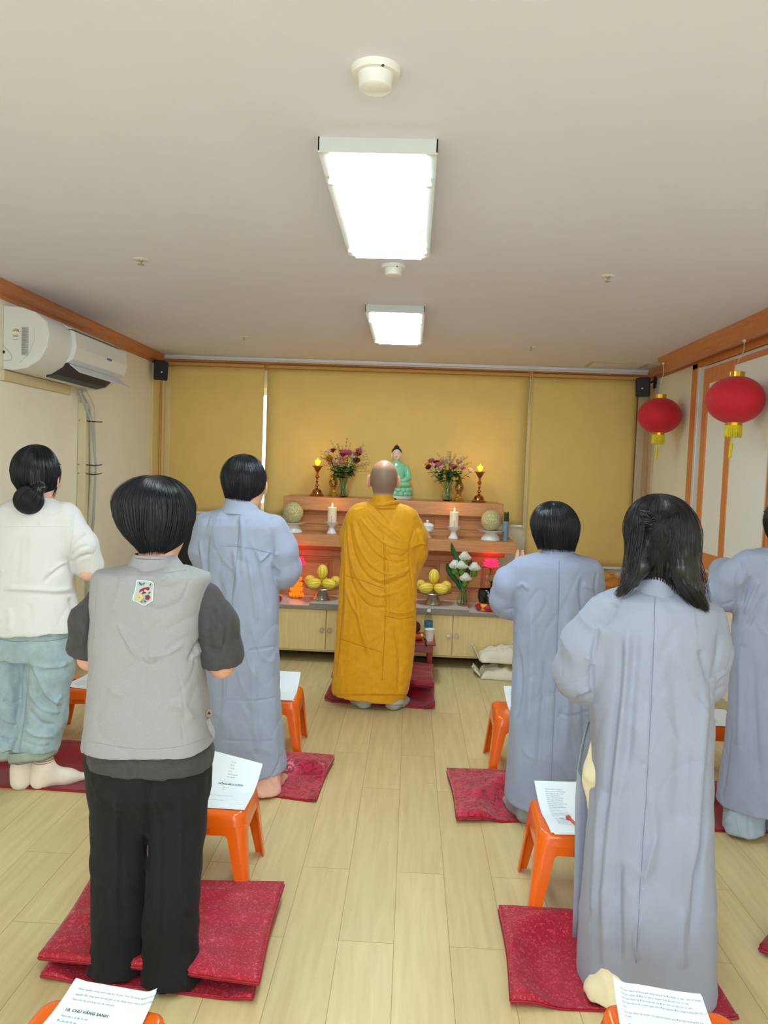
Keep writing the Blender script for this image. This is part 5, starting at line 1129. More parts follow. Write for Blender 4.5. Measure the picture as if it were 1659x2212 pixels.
def hair(root,rows,Y,m,n=2600,face=.05,seed=1,whorl=(0,0),stray=120,front=None,extra=None,strandcut=None,r=.0009,swirl=.25,ragged=.01,kk=16,facez=.62):
    R=np.array(sorted(rows)); im=int(np.argmax(R[:,3])); zm=R[im,0]; zt=R[-1,0]; lowr=R[:im+1]; tt=np.linspace(0,1,14)[1:]; zz_=zm+(zt-zm)*np.sin(tt*PI/2)
    upr=np.stack([zz_,np.interp(zz_,R[:,0],R[:,1]),np.interp(zz_,R[:,0],R[:,2]),R[im,3]*np.cos(tt*PI/2)+.002,R[im,4]*np.cos(tt*PI/2)+.002],1); R=np.vstack([lowr,upr]); rw=[tuple(q) for q in R]; z0,z1=R[0,0],R[-1,0]
    lo=(R[:,1].min()-R[:,3].max()-.02,R[:,2].min()-R[:,4].max()-.06,z0-.22 if extra else z0-.02); hi=(R[:,1].max()+R[:,3].max()+.02,R[:,2].max()+R[:,4].max()+.02,z1+.01)
    if extra: lo=(lo[0]-.12,lo[1],lo[2]); hi=(hi[0]+.12,hi[1],hi[2])
    G=Field(lo,hi,.0036); G.loft(rw,0,2.1)
    zc=z0+(z1-z0)*.32; cx=float(np.interp(zc,R[:,0],R[:,1])); cy=float(np.interp(zc,R[:,0],R[:,2]))
    zf=z0+(z1-z0)*.30; G.ell((cx,cy+.115,zf),(.066,.085,(z1-z0)*.40),.01,sub=True)
    if extra: extra(G)
    V,Fc=G.mesh(2); N=vnormals(V,Fc); th=np.arctan2(V[:,1]-cy,V[:,0]-cx); V=V+N*(.0022*vnoise(np.c_[th*26,V[:,2]*5,V[:,2]*0],seed)+.0012*vnoise(np.c_[th*60,V[:,2]*9,V[:,2]*0],seed+4))[:,None]
    rr=np.random.default_rng(seed); ph=rr.uniform(0,2*PI,n); s=np.linspace(0,1,kk)[None,:]
    up=rr.uniform(0,.25,n)[:,None]; end=np.clip(rr.normal(1,.02,n),0,1.04)[:,None]
    u=up*.0+s*end; zz=z1-(z1-z0)*(1-np.cos(np.clip(u,0,1)*PI*.5))**.9-np.maximum(u-1,0)*.1
    zz=zz-(rr.uniform(0,ragged,n)[:,None])*s**4
    clump=np.round(ph*14)/14; phs=ph[:,None]+(clump-ph)[:,None]*.7*s+swirl*(1-s)*np.sin(ph*2+seed)[:,None]+.03*np.sin(s*7+ph[:,None]*9)
    g=[np.interp(zz,R[:,0],R[:,i]) for i in range(1,5)]; sc=1.0+rr.uniform(0,.035,n)[:,None]
    a=np.maximum(g[2],.003)*sc+.001; b=np.maximum(g[3],.003)*sc+.001; X=g[0]+whorl[0]*(1-s)**2+a*np.cos(phs); Yy=g[1]+whorl[1]*(1-s)**2+b*np.sin(phs)
    Pt=np.stack([X,Yy,zz],2); fr=(np.sin(ph)>.45); 
    zs=z1-(z1-z0)*(1-facez)
    Pt[fr,:,2]=np.maximum(Pt[fr,:,2],zs)
    v2,f2=ribbons(Pt,r); 
    Vs=[V,v2]; Fs=[Fc,f2+len(V)]; nv=len(V)+len(v2)
    if stray:
        k=rr.integers(0,n,stray); Q=Pt[k].copy(); o=np.stack([np.cos(ph[k]),np.sin(ph[k]),rr.uniform(-.2,.6,stray)],1); q=rr.uniform(.001,.008,stray)
        Q+=o[:,None,:]*(q[:,None]*np.sin(np.linspace(0,PI,kk))[None,:])[:,:,None]; v3,f3=ribbons(Q,.0005); Vs.append(v3); Fs.append(f3+nv); nv+=len(v3)
    if front is not None:
        v4,f4=front(rr); Vs.append(v4); Fs.append(f4+nv)
    return meshobj('hair',np.vstack(Vs),np.vstack(Fs),m,root)
# decals that lie on a garment
from mathutils.bvhtree import BVHTree
def on_surface(V,Fc):
    T=BVHTree.FromPolygons([tuple(map(float,v)) for v in V],[tuple(map(int,f)) for f in Fc])
    def hit(px,py,off=.0015):
        d=nrm(CM@np.array((px-CX,CY-py,-F))); r=T.ray_cast(Vector(CAM),Vector(d)); 
        return None if r[0] is None else np.array(r[0])+np.array(r[1])*off*(1 if np.dot(r[1],d)<0 else -1)
    return hit
def decal(mb,hit,pts,off=.002):
    q=[hit(a,b,off) for a,b in pts]
    if any(x is None for x in q): return
    c=hit(sum(a for a,b in pts)/len(pts),sum(b for a,b in pts)/len(pts),off); q.append(c if c is not None else sum(q)/len(q)); n=len(pts); mb.add(q,[(i,(i+1)%n,n) for i in range(n)])
def seamline(mb,hit,pts,r=.0012,off=.001,n=24,dash=False):
    pts=catmull([np.array(p,float) for p in pts],8); q=[hit(a,b,off) for a,b in pts]; q=[x for x in q if x is not None]
    if dash:
        for i in range(0,len(q)-1,2): mb.tube([q[i],q[i]*.4+q[i+1]*.6],r,5)
    elif len(q)>2: mb.tube(q,r,5)
# ================================================================== PEOPLE
def cloth(name,c,rough=.8,sheen=.3,noise=.03,bump=.25,bscale=500,nscale=6,bst=(1,1,1),nst=(1,1,1)): return mat(name,c,rough,nst=nst,sheen=sheen,noise=noise,nscale=nscale,bump=bump,bscale=bscale,bst=bst)
M_robe=cloth('blue_grey_robe_cloth',(150,162,190),.75); M_robe6=cloth('grey_blue_robe_cloth',(150,158,178),.7); M_robe3=cloth('pale_blue_grey_robe_cloth',(158,170,196),.78); M_robe7=cloth('lilac_grey_robe_cloth',(153,161,186),.75)
M_vest=cloth('grey_linen',(156,157,160),.9,noise=.05,nscale=240,nst=(1,1,3),bump=.4,bscale=300,bst=(1,1,3)); M_tee=cloth('charcoal_linen',(66,66,68),.85,noise=.12,nscale=60); M_blackp=cloth('black_trouser_cloth',(16,18,22),.85,sheen=.1)
M_shirt=cloth('white_cotton',(226,228,228),.8,noise=.01); M_denim=cloth('light_denim',(160,184,192),.85,noise=.14,nscale=14,bump=.5,bscale=300); M_cuff=cloth('denim_inside',(158,168,158),.85,noise=.08,nscale=30)
M_sock=cloth('white_sock_knit',(236,226,210),.9,noise=.03); M_socks=mat('sock_stripe_brown',(150,80,60),.9,noise=.05)
M_monk=cloth('golden_yellow_robe_cloth',(228,164,4),.62,sheen=.5,noise=.06,nscale=25,bump=.35,bscale=300); M_monk2=cloth('golden_yellow_cloak_cloth',(228,164,2),.62,sheen=.5,noise=.06,nscale=25,bump=.35,bscale=300)
M_grey=cloth('light_grey_trouser_cloth',(176,178,170),.85); M_pinkp=cloth('pale_pink_trouser_cloth',(236,184,168),.85); M_cream=cloth('cream_trouser_cloth',(236,226,190),.8); M_bluep=cloth('blue_grey_trouser_cloth',(164,180,196),.8); M_sockg=cloth('grey_sock_knit',(150,156,156),.9)
M_thread=mat('white_thread',(226,236,234),.7,noise=.02); M_threadd=mat('dark_thread',(110,112,118),.8,noise=.02)
def trousers(root,m,Y,legs,waist,h=.0058,strokes=(),noise=(.005,14,6),name='trousers',k=.02,cuts=None,smooth=2,seed=3):
    "legs: lists of (x,y,z,r) down each leg"
    allp=np.array([q[:3] for l in legs for q in l]); G=Field(allp.min(0)-.15,allp.max(0)+.15,h)
    if waist: G.loft(waist,.03)
    for l in legs:
        for a,b in zip(l[:-1],l[1:]): G.cone(a[:3],b[:3],a[3],b[3],k)
        e=l[-1]; G.cut((e[0],e[1],e[2]),(0,-.12,-1),(e[0]-.16,e[1]-.3,e[2]-.3),(e[0]+.16,e[1]+.3,e[2]+.06))
    if cuts: cuts(G)
    V,Fc=G.mesh(smooth); V=drape(V,Fc,Y,strokes,noise=noise,fine=.0015,seed=seed); return meshobj(name,V,Fc,m,root),V,Fc
def robe(root,m,Y,rows,sleeves,strokes,patches=(),h=.006,hem_slant=0,name='robe',noise=(.006,8,2.2),seed=0,extra=None,n=2.3,fine=.0009,hems=True,kk=.035,gain=1.7):
    allx=[r[1]-r[3] for r in rows]+[r[1]+r[3] for r in rows]+[p[i][0]+s*p[i][3] for p in sleeves for i in range(len(p)) for s in (-1,1)]
    ally=[r[2]-r[4] for r in rows]+[r[2]+r[4] for r in rows]+[q[1]+s*q[3] for p in sleeves for q in p for s in (-1,1)]
    zz=[r[0] for r in rows]; G=Field((min(allx)-.05,min(ally)-.05,min(zz)-.05),(max(allx)+.05,max(ally)+.05,max(zz)+.06),h)
    for p in sleeves:
        for a,b in zip(p[:-1],p[1:]): G.cone(a[:3],b[:3],a[3],b[3],.02)
    if extra: extra(G)
    G.loft(rows,min(kk,.018),n,slant=hem_slant)
    V,Fc=G.mesh(2); V=drape(V,Fc,Y,strokes,patches,noise=noise,fine=fine,seed=seed,gain=gain); return meshobj(name,V,Fc,m,root),V,Fc
def collar(root,m,Y,rows,th=.004,name='collar'):
    "open band round the neck"
    rg=[]; t=np.linspace(0,2*PI,44,endpoint=False)
    R=prow(rows,Y,-.01)
    for z,cx,cy,a,b in R: rg.append(np.c_[cx+a*np.cos(t),cy+b*np.sin(t),np.full(44,z)+.012*np.sin(-t)*0])
    inn=[q*1 for q in rg]; inn=[np.c_[(q[:,0]-q[:,0].mean())*.94+q[:,0].mean(),(q[:,1]-q[:,1].mean())*.94+q[:,1].mean(),q[:,2]] for q in rg]
    mb=MB().loft(rg[::1]+inn[::-1],caps=False); o=obj(name,mb,m,root,smooth=True); return o
# ---------- 1 woman in white shirt and jeans
Y=3.50; X_=lambda px:float(P(px,1600,Y=Y)[0]); base=P(55,1712,Z=0)
r1=thing('person','person in a white shirt and rolled light jeans, low black ponytail, hands raised in prayer','person',(-1.72,Y,0))
hc=W3(84,1033,Y); hc[1]+=.0
elR=W3(184,1238,Y,.03); elL=W3(-70,1238,Y,.03); hand=(float(W3(60,0,Y)[0])+.02,Y+.25,1.20)
fL=P(32,1712,Z=0); fR=P(85,1714,Z=0)
body(r1,M_skinp,Y,hc+np.array((.006,.01,.0)),1.02,dict(x=W3(66,1100,Y)[0],w=.19,neck=W3(66,1092,Y)[2],hip=.86,legs=(X_(6),X_(86))),(W3(-15,1120,Y),W3(148,1122,Y)),(elL,elR),hand,[(fL[0]-.01,fL[1]+.03,0.0),(fR[0]-.02,fR[1]+.03,1.05)])
rows=prow([(960,72,90,.02),(963,60,104,.05),(972,46,114,.075),(986,36,121,.092),(1005,32,126,.10),(1025,32,127,.102),(1040,35,125,.10),(1052,42,120,.09),(1064,50,108,.075),(1070,58,98,.055)],Y,-.012)
def pony(G):
    c=H3(62,1080,Y,-.115); G.ell(c,(.058,.050,.060),.012); G.ell(H3(84,1056,Y,-.09),(.03,.03,.025),.02)
def ponys(rr):
    c=H3(62,1080,Y,-.115); n=900; ph=rr.uniform(0,2*PI,n); s=np.linspace(0,1,12)[None,:]; a=.062*(1+rr.uniform(0,.05,n)[:,None]); pth=s*PI*.96; st=H3(80,1058,Y,-.10)
    ax=nrm(c-st); u=nrm(np.cross(ax,(0,1,.2))); w=np.cross(ax,u); rad=a*np.sin(pth)
    Pt=c+ax[None,None,:]*(-a*np.cos(pth))[:,:,None]+u*(rad*np.cos(ph)[:,None])[:,:,None]+w*(rad*.85*np.sin(ph)[:,None])[:,:,None]
    v,f=ribbons(Pt,.0009)
    # wisps at the cheek and nape
    q=[]
    for k in range(36):
        x0=122+rr.uniform(-3,3); q.append([H3(x0-8,1000,Y,.0),H3(x0,1025,Y,.01),H3(x0+rr.uniform(-2,1),1050,Y,.01),H3(x0-6+rr.uniform(-3,2),1072+rr.uniform(-4,6),Y,.0)])
    for k in range(14):
        x0=35+rr.uniform(-2,4); q.append([H3(x0+6,1000,Y,-.03),H3(x0,1020,Y,-.03),H3(x0+1,1045,Y,-.03),H3(x0+4,1066,Y,-.04)])
    v2,f2=ribbons(np.array([[catmull(x,4)[i] for i in range(0,13,1)] for x in q]),.0007); return np.vstack([v,v2]),np.vstack([f,f2+len(v)])
h1=hair(r1,rows,Y,M_hair,n=2000,seed=11,extra=pony,front=ponys,stray=60,swirl=.15,r=.0009)
obj('hair_tie',MB().tube([tuple(H3(76,1062,Y,-.10)+.020*np.array((math.cos(q),.6*math.sin(q),math.sin(q)))) for q in np.linspace(0,2*PI,18)],.005,6),M_black,h1,smooth=True)
sr=prow([(1076,38,108,.06),(1086,8,130,.085),(1096,-14,146,.10),(1112,-24,158,.115),(1150,-26,158,.13),(1200,-24,153,.13),(1260,-22,155,.135),(1320,-24,164,.15),(1362,-26,171,.155)],Y)
sl=[[tuple(W3(142,1122,Y))+(.075,),tuple(W3(176,1180,Y,.01))+(.072,),tuple(W3(184,1226,Y,.05))+(.070,)],[tuple(W3(-8,1122,Y))+(.075,),tuple(W3(-44,1180,Y,.01))+(.070,),tuple(W3(-60,1220,Y,.05))+(.066,)]]
def shcut(G):
    e=W3(187,1244,Y,.05); G.cut(e,(.12,.35,-1),(e[0]-.16,e[1]-.2,e[2]-.16),(e[0]+.2,e[1]+.25,e[2]+.06)); e=W3(-60,1238,Y,.05); G.cut(e,(-.12,.35,-1),(e[0]-.2,e[1]-.2,e[2]-.16),(e[0]+.1,e[1]+.25,e[2]+.05))
S=[([(0,1278),(60,1280),(120,1284),(170,1281)],.008,-.010),([(0,1271),(60,1273),(120,1276),(165,1270)],.010,.010),([(160,1110),(154,1150),(149,1200),(158,1250)],.006,-.009),([(150,1205),(170,1185),(195,1178)],.008,-.007),([(152,1218),(175,1204),(202,1196)],.008,-.006),([(150,1180),(168,1160),(186,1150)],.008,.006),([(148,1215),(120,1235),(90,1262)],.010,-.006),([(150,1212),(128,1222),(105,1240)],.008,.005),([(40,1150),(38,1200),(34,1260)],.014,-.0015),([(65,1145),(66,1200),(60,1262)],.014,.0015),([(20,1310),(22,1340),(20,1368)],.014,.003),([(60,1300),(66,1335),(64,1368)],.016,-.003),([(110,1300),(118,1340),(120,1368)],.016,.003),([(150,1290),(158,1320),(160,1350)],.010,-.006)]
o,V,Fc=robe(r1,M_shirt,Y,sr,sl,S,name='shirt',h=.0055,extra=shcut,noise=(.006,10,5),seed=21,hem_slant=.05)
hit=on_surface(V,Fc); mb=MB(); seamline(mb,hit,[(2,1137),(60,1137),(150,1136)],.0012); seamline(mb,hit,[(162,1112),(154,1150),(150,1200)],.0010); seamline(mb,hit,[(2,1366),(60,1368),(120,1367),(168,1349)],.0010); obj('stitching',mb,M_thread,o,smooth=True)
collar(r1,M_shirt,Y,[(1092,36,112,.075),(1084,42,112,.07),(1074,48,108,.066),(1071,52,104,.062)],name='shirt_collar')
X=lambda px,py:float(P(px,py,Y=Y)[0]); Zp=lambda px,py:float(P(px,py,Y=Y)[2])
JL=[(X(10,1400),Y,Zp(10,1380),.108),(X(6,1450),Y,Zp(6,1450),.108),(X(4,1550),Y+.0,Zp(4,1550),.102),(X(9,1610),Y+.0,Zp(9,1610),.092),(X(10,1625),Y+.0,Zp(10,1625),.092)]
JR=[(X(108,1400),Y,Zp(108,1380),.112),(X(105,1450),Y,Zp(105,1450),.104),(X(92,1550),Y+.01,Zp(92,1550),.102),(X(83,1600),Y-.02,Zp(83,1605),.100),(X(77,1612),Y-.02,Zp(77,1616),.096)]
wst=[(Zp(66,1345),X(66,1345),Y,.19,.12),(Zp(66,1380),X(62,1380),Y,.20,.125),(Zp(66,1420),X(60,1400),Y,.205,.125)]
JS=[([(60,1405),(52,1500),(40,1600),(30,1660)],.010,-.012),([(70,1420),(85,1470),(110,1510),(140,1522)],.010,.012),([(68,1450),(90,1500),(125,1530)],.009,-.010),([(60,1490),(90,1530),(130,1540)],.008,.008),([(135,1500),(120,1520),(128,1545)],.008,.008),([(60,1530),(90,1560),(125,1565)],.008,-.007),([(50,1570),(80,1590),(120,1590)],.008,.007),([(46,1600),(80,1612),(118,1610)],.007,-.007),([(5,1510),(25,1520),(50,1510)],.008,-.007),([(2,1550),(25,1560),(44,1556)],.008,.007),([(2,1590),(20,1600),(38,1596)],.008,-.007),([(2,1620),(18,1628),(32,1624)],.008,.006),([(80,1440),(120,1440),(150,1432)],.010,.006),([(90,1625),(110,1640),(122,1640)],.008,.008)]
o,V,Fc=trousers(r1,M_denim,Y,[JL,JR],wst,strokes=JS,noise=(.007,16,9),name='jeans',seed=5)
hit=on_surface(V,Fc); mb=MB(); seamline(mb,hit,[(70,1385),(110,1384),(160,1374)],.0012); seamline(mb,hit,[(0,1380),(30,1386),(62,1384)],.0012); obj('pocket_stitching',mb,mat('denim_thread',(120,140,146),.8),o,smooth=True)
for nm,(cx_,cy_,rx,zz) in (('l',(JL[-1][0],Y,.097,JL[-1][2]-.005)),('r',(X(76,1650),Y-.02,.104,Zp(76,1624)))):
    t_=np.linspace(0,2*PI,48,endpoint=False); rg=[]
    for dz,k_ in ((-.012,.985),(-.014,1.0),(.0,1.03),(.030,1.035),(.034,1.0),(.030,.96),(-.008,.96)):
        w_=1+.03*np.sin(t_*3+1)+.02*np.sin(t_*7); rg.append(np.c_[cx_+rx*k_*w_*np.cos(t_),cy_+rx*.98*k_*w_*np.sin(t_),zz+dz+.014*np.cos(t_)+.006*np.sin(t_*3)])
    obj('rolled_cuff',MB().loft(rg,caps=False),M_cuff,r1,smooth=2)
for (fx,fy,ang) in ((fL[0],fL[1]+.02,0.0),(fR[0]-.02,fR[1]+.03,1.05)):
    G=Field((fx-.12,fy-.08,-.01),(fx+.26,fy+.28,.20),.004); d=np.array((math.sin(ang),math.cos(ang),0)); g0=np.array((fx,fy+.045,0)); an=np.array((fx,fy+.045,.17))
    G.cone(an,g0+np.array((0,0,.09)),.047,.041,.01); G.cone(g0+np.array((0,0,.09)),g0+d*-.012+np.array((0,0,.036)),.042,.040,.03); G.cone(g0-d*.01+np.array((0,0,.034)),g0+d*.12+np.array((0,0,.031)),.037,.032,.03,sq=(1.05,1,.95)); G.cone(g0+np.array((0,0,.08)),g0+d*.10+np.array((0,0,.038)),.036,.026,.04); G.cone(g0+d*.10+np.array((0,0,.030)),g0+d*.175+np.array((0,0,.022)),.038,.022,.02,sq=(1.1,1,.85)); G.cut((0,0,.0015),(0,0,-1),G.lo,(fx+.3,fy+.3,.05)); G.cut((0,0,.145),(0,0,1),(fx-.2,fy-.2,.1),(fx+.3,fy+.3,.3))
    V,Fc=G.mesh(2); so=meshobj('sock',V,Fc,M_sock,r1)
    for z in (.125,.135): obj('sock_stripe',MB().tube([(fx+.0465*math.cos(q),fy+.045+.0465*math.sin(q),z) for q in np.linspace(0,2*PI,30)],.0016,5,caps=False),M_socks,so,smooth=True)
# ---------- 2 woman in the grey vest
Y=2.27
X=lambda px,py:float(P(px,py,Y=Y)[0]); Zp=lambda px,py:float(P(px,py,Y=Y)[2])
r2=thing('person','person in a grey linen vest with flower patch, charcoal shirt and black trousers','person',(X(325,2100),Y,0))
hc=W3(345,1118,Y,.02)
elL=W3(184,1428,Y,.04); elR=W3(470,1446,Y,.05); hand=(X(338,1340),Y+.27,Zp(338,1330))
body(r2,M_skin,Y,hc+np.array((0,0,-.012)),1.02,dict(x=X(338,1250),w=.19,neck=Zp(340,1222),hip=.80,legs=(X(262,1850),X(382,1850))),(W3(228,1275,Y),W3(436,1285,Y)),(elL,elR),hand,[(X(268,2090),Y-.10,-.05),(X(385,2090),Y-.12,.15)])
rows=prow([(1026,322,352,.03),(1030,302,372,.055),(1040,284,388,.078),(1056,268,401,.095),(1075,257,411,.105),(1098,252,418,.110),(1120,255,417,.108),(1140,263,410,.104),(1158,276,402,.097),(1172,290,391,.088),(1182,300,380,.078),(1188,308,371,.066)],Y,-.005)
hair(r2,rows,Y,M_hair,n=4200,seed=4,stray=90,swirl=.12,r=.0010,ragged=.006,kk=18,facez=.5)
# charcoal shirt
tr=prow([(1250,262,405,.07),(1275,228,430,.085),(1400,214,424,.095),(1540,214,430,.105),(1590,202,448,.125),(1620,196,458,.135),(1648,197,455,.135)],Y)
sl=[[tuple(W3(232,1290,Y,.01))+(.054,),tuple(W3(196,1350,Y,.01))+(.066,),tuple(W3(183,1405,Y,.03))+(.062,),tuple(W3(183,1440,Y,.04))+(.062,)],[tuple(W3(438,1296,Y,.01))+(.054,),tuple(W3(466,1350,Y,.01))+(.064,),tuple(W3(471,1412,Y,.03))+(.066,),tuple(W3(474,1450,Y,.04))+(.066,)]]
def teecut(G):
    e=W3(183,1412,Y,.03); G.cut(e,(-.15,.25,-1),(e[0]-.14,e[1]-.2,e[2]-.14),(e[0]+.062,e[1]+.25,e[2]+.08)); e=W3(474,1432,Y,.04); G.cut(e,(.05,.30,-1),(e[0]-.058,e[1]-.2,e[2]-.14),(e[0]+.14,e[1]+.25,e[2]+.09))
S=[([(470,1280),(474,1320),(468,1370)],.006,.007),([(485,1300),(490,1350),(484,1400)],.006,-.006),([(458,1330),(452,1370),(462,1410)],.006,-.006),([(462,1300),(478,1350),(480,1400)],.006,.005),([(442,1372),(455,1362),(465,1350)],.006,-.006),([(190,1320),(184,1360),(178,1400)],.006,.005),([(200,1290),(195,1340),(192,1390)],.006,-.005),([(445,1395),(460,1405),(480,1402)],.007,-.005)]
robe(r2,M_tee,Y,tr,sl,S,name='charcoal_shirt',h=.006,extra=teecut,noise=(.004,14,7),seed=8,n=2.4,kk=.02)
vr=prow([(1222,278,402,.080),(1230,240,428,.100),(1236,212,449,.112),(1250,204,451,.120),(1300,201,444,.122),(1380,198,438,.126),(1450,200,441,.130),(1520,196,448,.138),(1580,190,458,.146),(1606,187,462,.150)],Y)
S=[([(322,1300),(318,1400),(312,1500),(306,1615)],.0022,-.0016),([(252,1340),(275,1385),(300,1425)],.006,.006),([(318,1420),(360,1412),(398,1390)],.006,.005),([(300,1425),(322,1436),(345,1430)],.008,-.004),([(437,1375),(420,1402),(405,1432)],.006,-.007),([(440,1395),(428,1410),(415,1420)],.006,.006),([(330,1265),(352,1250),(372,1238)],.007,.005),([(335,1275),(370,1268),(400,1258)],.009,-.004),([(300,1305),(345,1318),(390,1300)],.010,-.004),([(265,1240),(262,1270),(240,1330)],.012,.004),([(420,1560),(400,1530),(360,1520)],.012,.004),([(310,1255),(340,1262),(370,1262)],.010,-.003),([(230,1480),(260,1500),(290,1480)],.014,.003),([(380,1440),(395,1500),(398,1560)],.003,-.0015),([(390,1560),(396,1590),(394,1615)],.003,-.0015),([(455,1560),(459,1580),(462,1600)],.006,-.010)]
def vcut(G):
    for a,b,s in ((205,1243,-1),(450,1250,1)):
        e=W3(a,b,Y); e2=W3((197 if s<0 else 437),1385,Y)
o,V,Fc=robe(r2,M_vest,Y,vr,[],S,name='vest',h=.005,noise=(.004,9,4),seed=12,n=2.7,hem_slant=.03)
hit=on_surface(V,Fc)
mb=MB()
for pts in ([(190,1600),(250,1612),(320,1618),(400,1610),(458,1588)],[(213,1250),(206,1310),(203,1380)],[(441,1256),(436,1310),(430,1375)],[(278,1232),(340,1238),(402,1232)]): seamline(mb,hit,pts,.0009,.0006,40)
obj('stitching',mb,mat('grey_thread',(150,154,156),.8),o,smooth=True)
pt=MB(); decal(pt,hit,[(297,1254),(314,1255),(331,1258),(331,1276),(330,1297),(310,1306),(288,1294),(293,1275)],.0022); pa=obj('flower_patch',pt,mat('patch_cloth',(176,186,186),.9,noise=.05),r2)
ln=MB(); seamline(ln,hit,[(297,1254),(331,1258),(331,1276),(330,1297)],.0013,.003); seamline(ln,hit,[(330,1297),(320,1302),(310,1306),(298,1300),(288,1294),(293,1275),(297,1254)],.0013,.003); obj('patch_edge',ln,M_thread,pa,smooth=True)
def blob(cx,cy,rx,ry,rot=0,n=12,wob=0,k=5): return [(cx+(1+wob*math.cos(k*q))*(rx*math.cos(q)*math.cos(rot)-ry*math.sin(q)*math.sin(rot)),cy+(1+wob*math.cos(k*q))*(rx*math.cos(q)*math.sin(rot)+ry*math.sin(q)*math.cos(rot))) for q in np.linspace(0,2*PI,n,endpoint=False)]
for nm,col,bl in (('embroidered_petals',(130,44,64),[(314,1274,9.5,5,-.35,.12,3),(306,1276,5,3.5,-.7,0,3),(319.5,1290,5.5,5.8,0,.12,5)]),('embroidered_petals',(232,180,176),[(316,1276.5,4,3.4,.2,.1,3),(307.5,1279,3,2.3,-.3,0,3)]),('embroidered_petals',(196,188,126),[(302,1290,8,7.5,0,.14,5)]),('embroidered_centres',(70,66,50),[(312,1280,5,2.2,-.2,0,3),(302.5,1290,1.3,1,0,0,3),(319.5,1290,1.3,1.2,0,0,3)]),('embroidered_leaves',(84,100,92),[(304,1261.5,4.5,1.8,.75,0,3),(311,1261,3,1.4,-.6,0,3),(325.5,1263,3.8,1.8,-1.1,0,3),(323.5,1280,3.2,2,-.9,0,3),(295.5,1286,2.4,1.2,1.2,0,3),(306,1299,3,1.2,.6,0,3),(314,1298.5,3.4,1.6,.3,0,3)])):
    m=MB(); lift={'embroidered_petals':.0034,'embroidered_centres':.005,'embroidered_leaves':.0032}[nm]+(.0008 if col[0]>180 else 0)
    for (a,b,rx,ry,ro,wb,kk_) in bl: decal(m,hit,blob(a,b,rx,ry,ro,20,wb,kk_),lift)
    obj(nm,m,mat(nm+str(col[0]),col,.8,noise=.12,nscale=200),pa)
pk=MB(); decal(pk,hit,blob(450,1541,6,9,.1,14),.002); pa2=obj('flower_patch',pk,mat('patch_cloth_small',(186,180,170),.9,noise=.05),r2)
m=MB(); decal(m,hit,blob(449.5,1541,3,3.4,.4,10,.3,3),.0035); obj('embroidered_petals',m,mat('emb_small',(120,50,50),.8,noise=.2),pa2)
fl=[W3(446,1552,Y,-.02),W3(458,1545,Y,-.03),W3(468,1575,Y,-.02),W3(465,1592,Y,-.01),W3(455,1572,Y,-.02)]
obj('side_flap',MB().add(fl,[(0,1,2,3,4)]),M_vest,r2,solid=.003)
c=collar(r2,M_vest,Y,[(1232,272,408,.088),(1222,280,399,.078),(1208,288,388,.068),(1196,295,380,.062)])
mb=MB(); ca=[W3(a,b,Y,-.01) for a,b in ((338,1200),)]
z_=Zp(337,1199); cx_=X(337.5,1200); a_=(X(380,1200)-X(295,1200))/2+.002
for i in range(30):
    q=math.radians(200+i*4.8); mb.tube([(cx_+a_*math.cos(q+e),Y-.01+.066*math.sin(q+e),z_-.004) for e in (0,.045)],.0012,5)
obj('dashed_stitching',mb,M_threadd,c)
PLr=[(X(255,1650),Y,Zp(255,1640),.100),(X(258,1700),Y,Zp(258,1700),.093),(X(261,1790),Y,Zp(261,1790),.086),(X(262,1860),Y-.02,Zp(262,1860),.081),(X(266,1980),Y-.04,Zp(266,1980),.079),(X(266,2070),Y-.05,.05,.078),(X(265,2110),Y-.06,.010,.079)]
PRr=[(X(388,1650),Y,Zp(388,1640),.096),(X(384,1700),Y,Zp(384,1700),.093),(X(383,1790),Y,Zp(383,1790),.086),(X(382,1860),Y-.02,Zp(382,1860),.081),(X(379,1980),Y-.045,Zp(379,1980),.078),(X(383,2070),Y-.06,.05,.084),(X(385,2110),Y-.08,.004,.088)]
S=[([(318,1660),(318,1800),(317,1900)],.010,-.012),([(255,1700),(250,1850),(248,2000)],.012,.006),([(385,1700),(388,1850),(392,2000)],.014,.006),([(345,1750),(345,1900),(340,2050)],.010,-.005),([(430,1950),(405,1960),(385,1950)],.010,.004)]
trousers(r2,M_blackp,Y,[PLr,PRr],[(Zp(320,1590),X(325,1600),Y,.175,.12),(Zp(320,1640),X(322,1640),Y,.178,.125),(Zp(320,1700),X(322,1700),Y,.176,.118),(Zp(320,1720),X(322,1730),Y,.150,.10),(Zp(320,1790),X(322,1790),Y,.10,.05)],strokes=S,noise=(.005,10,4),seed=6,k=.012)
# ---------- 3 short-haired woman, left, pale blue robe
Y=3.60
X=lambda px,py:float(P(px,py,Y=Y)[0]); Zp=lambda px,py:float(P(px,py,Y=Y)[2])
r3=thing('person','person with short black hair in a pale blue-grey robe and pink trousers','person',(X(540,1700),Y,0))
hc=W3(530,1046,Y,.01)
body(r3,M_skin,Y,hc+np.array((.012,.01,-.005)),1.03,dict(x=X(517,1120),w=.20,neck=Zp(518,1102),hip=.84,legs=(X(490,1600),X(550,1600))),(W3(448,1135,Y),W3(590,1138,Y)),(W3(447,1240,Y,.04),W3(612,1235,Y,.04)),(X(525,1200),Y+.27,Zp(525,1195)),[(X(498,1700),Y-.10,-.1),(X(580,1700),Y-.10,.35)])
rows=prow([(981,518,538,.03),(984,505,550,.055),(992,493,561,.078),(1004,486,568,.093),(1020,482,572,.10),(1038,481,573,.10),(1052,483,571,.096),(1064,486,564,.086),(1074,488,556,.076),(1081,492,549,.066)],Y,-.005)
hair(r3,rows,Y,M_hair,n=2600,seed=9,stray=60,swirl=.3,r=.0010,ragged=.022,facez=.45)
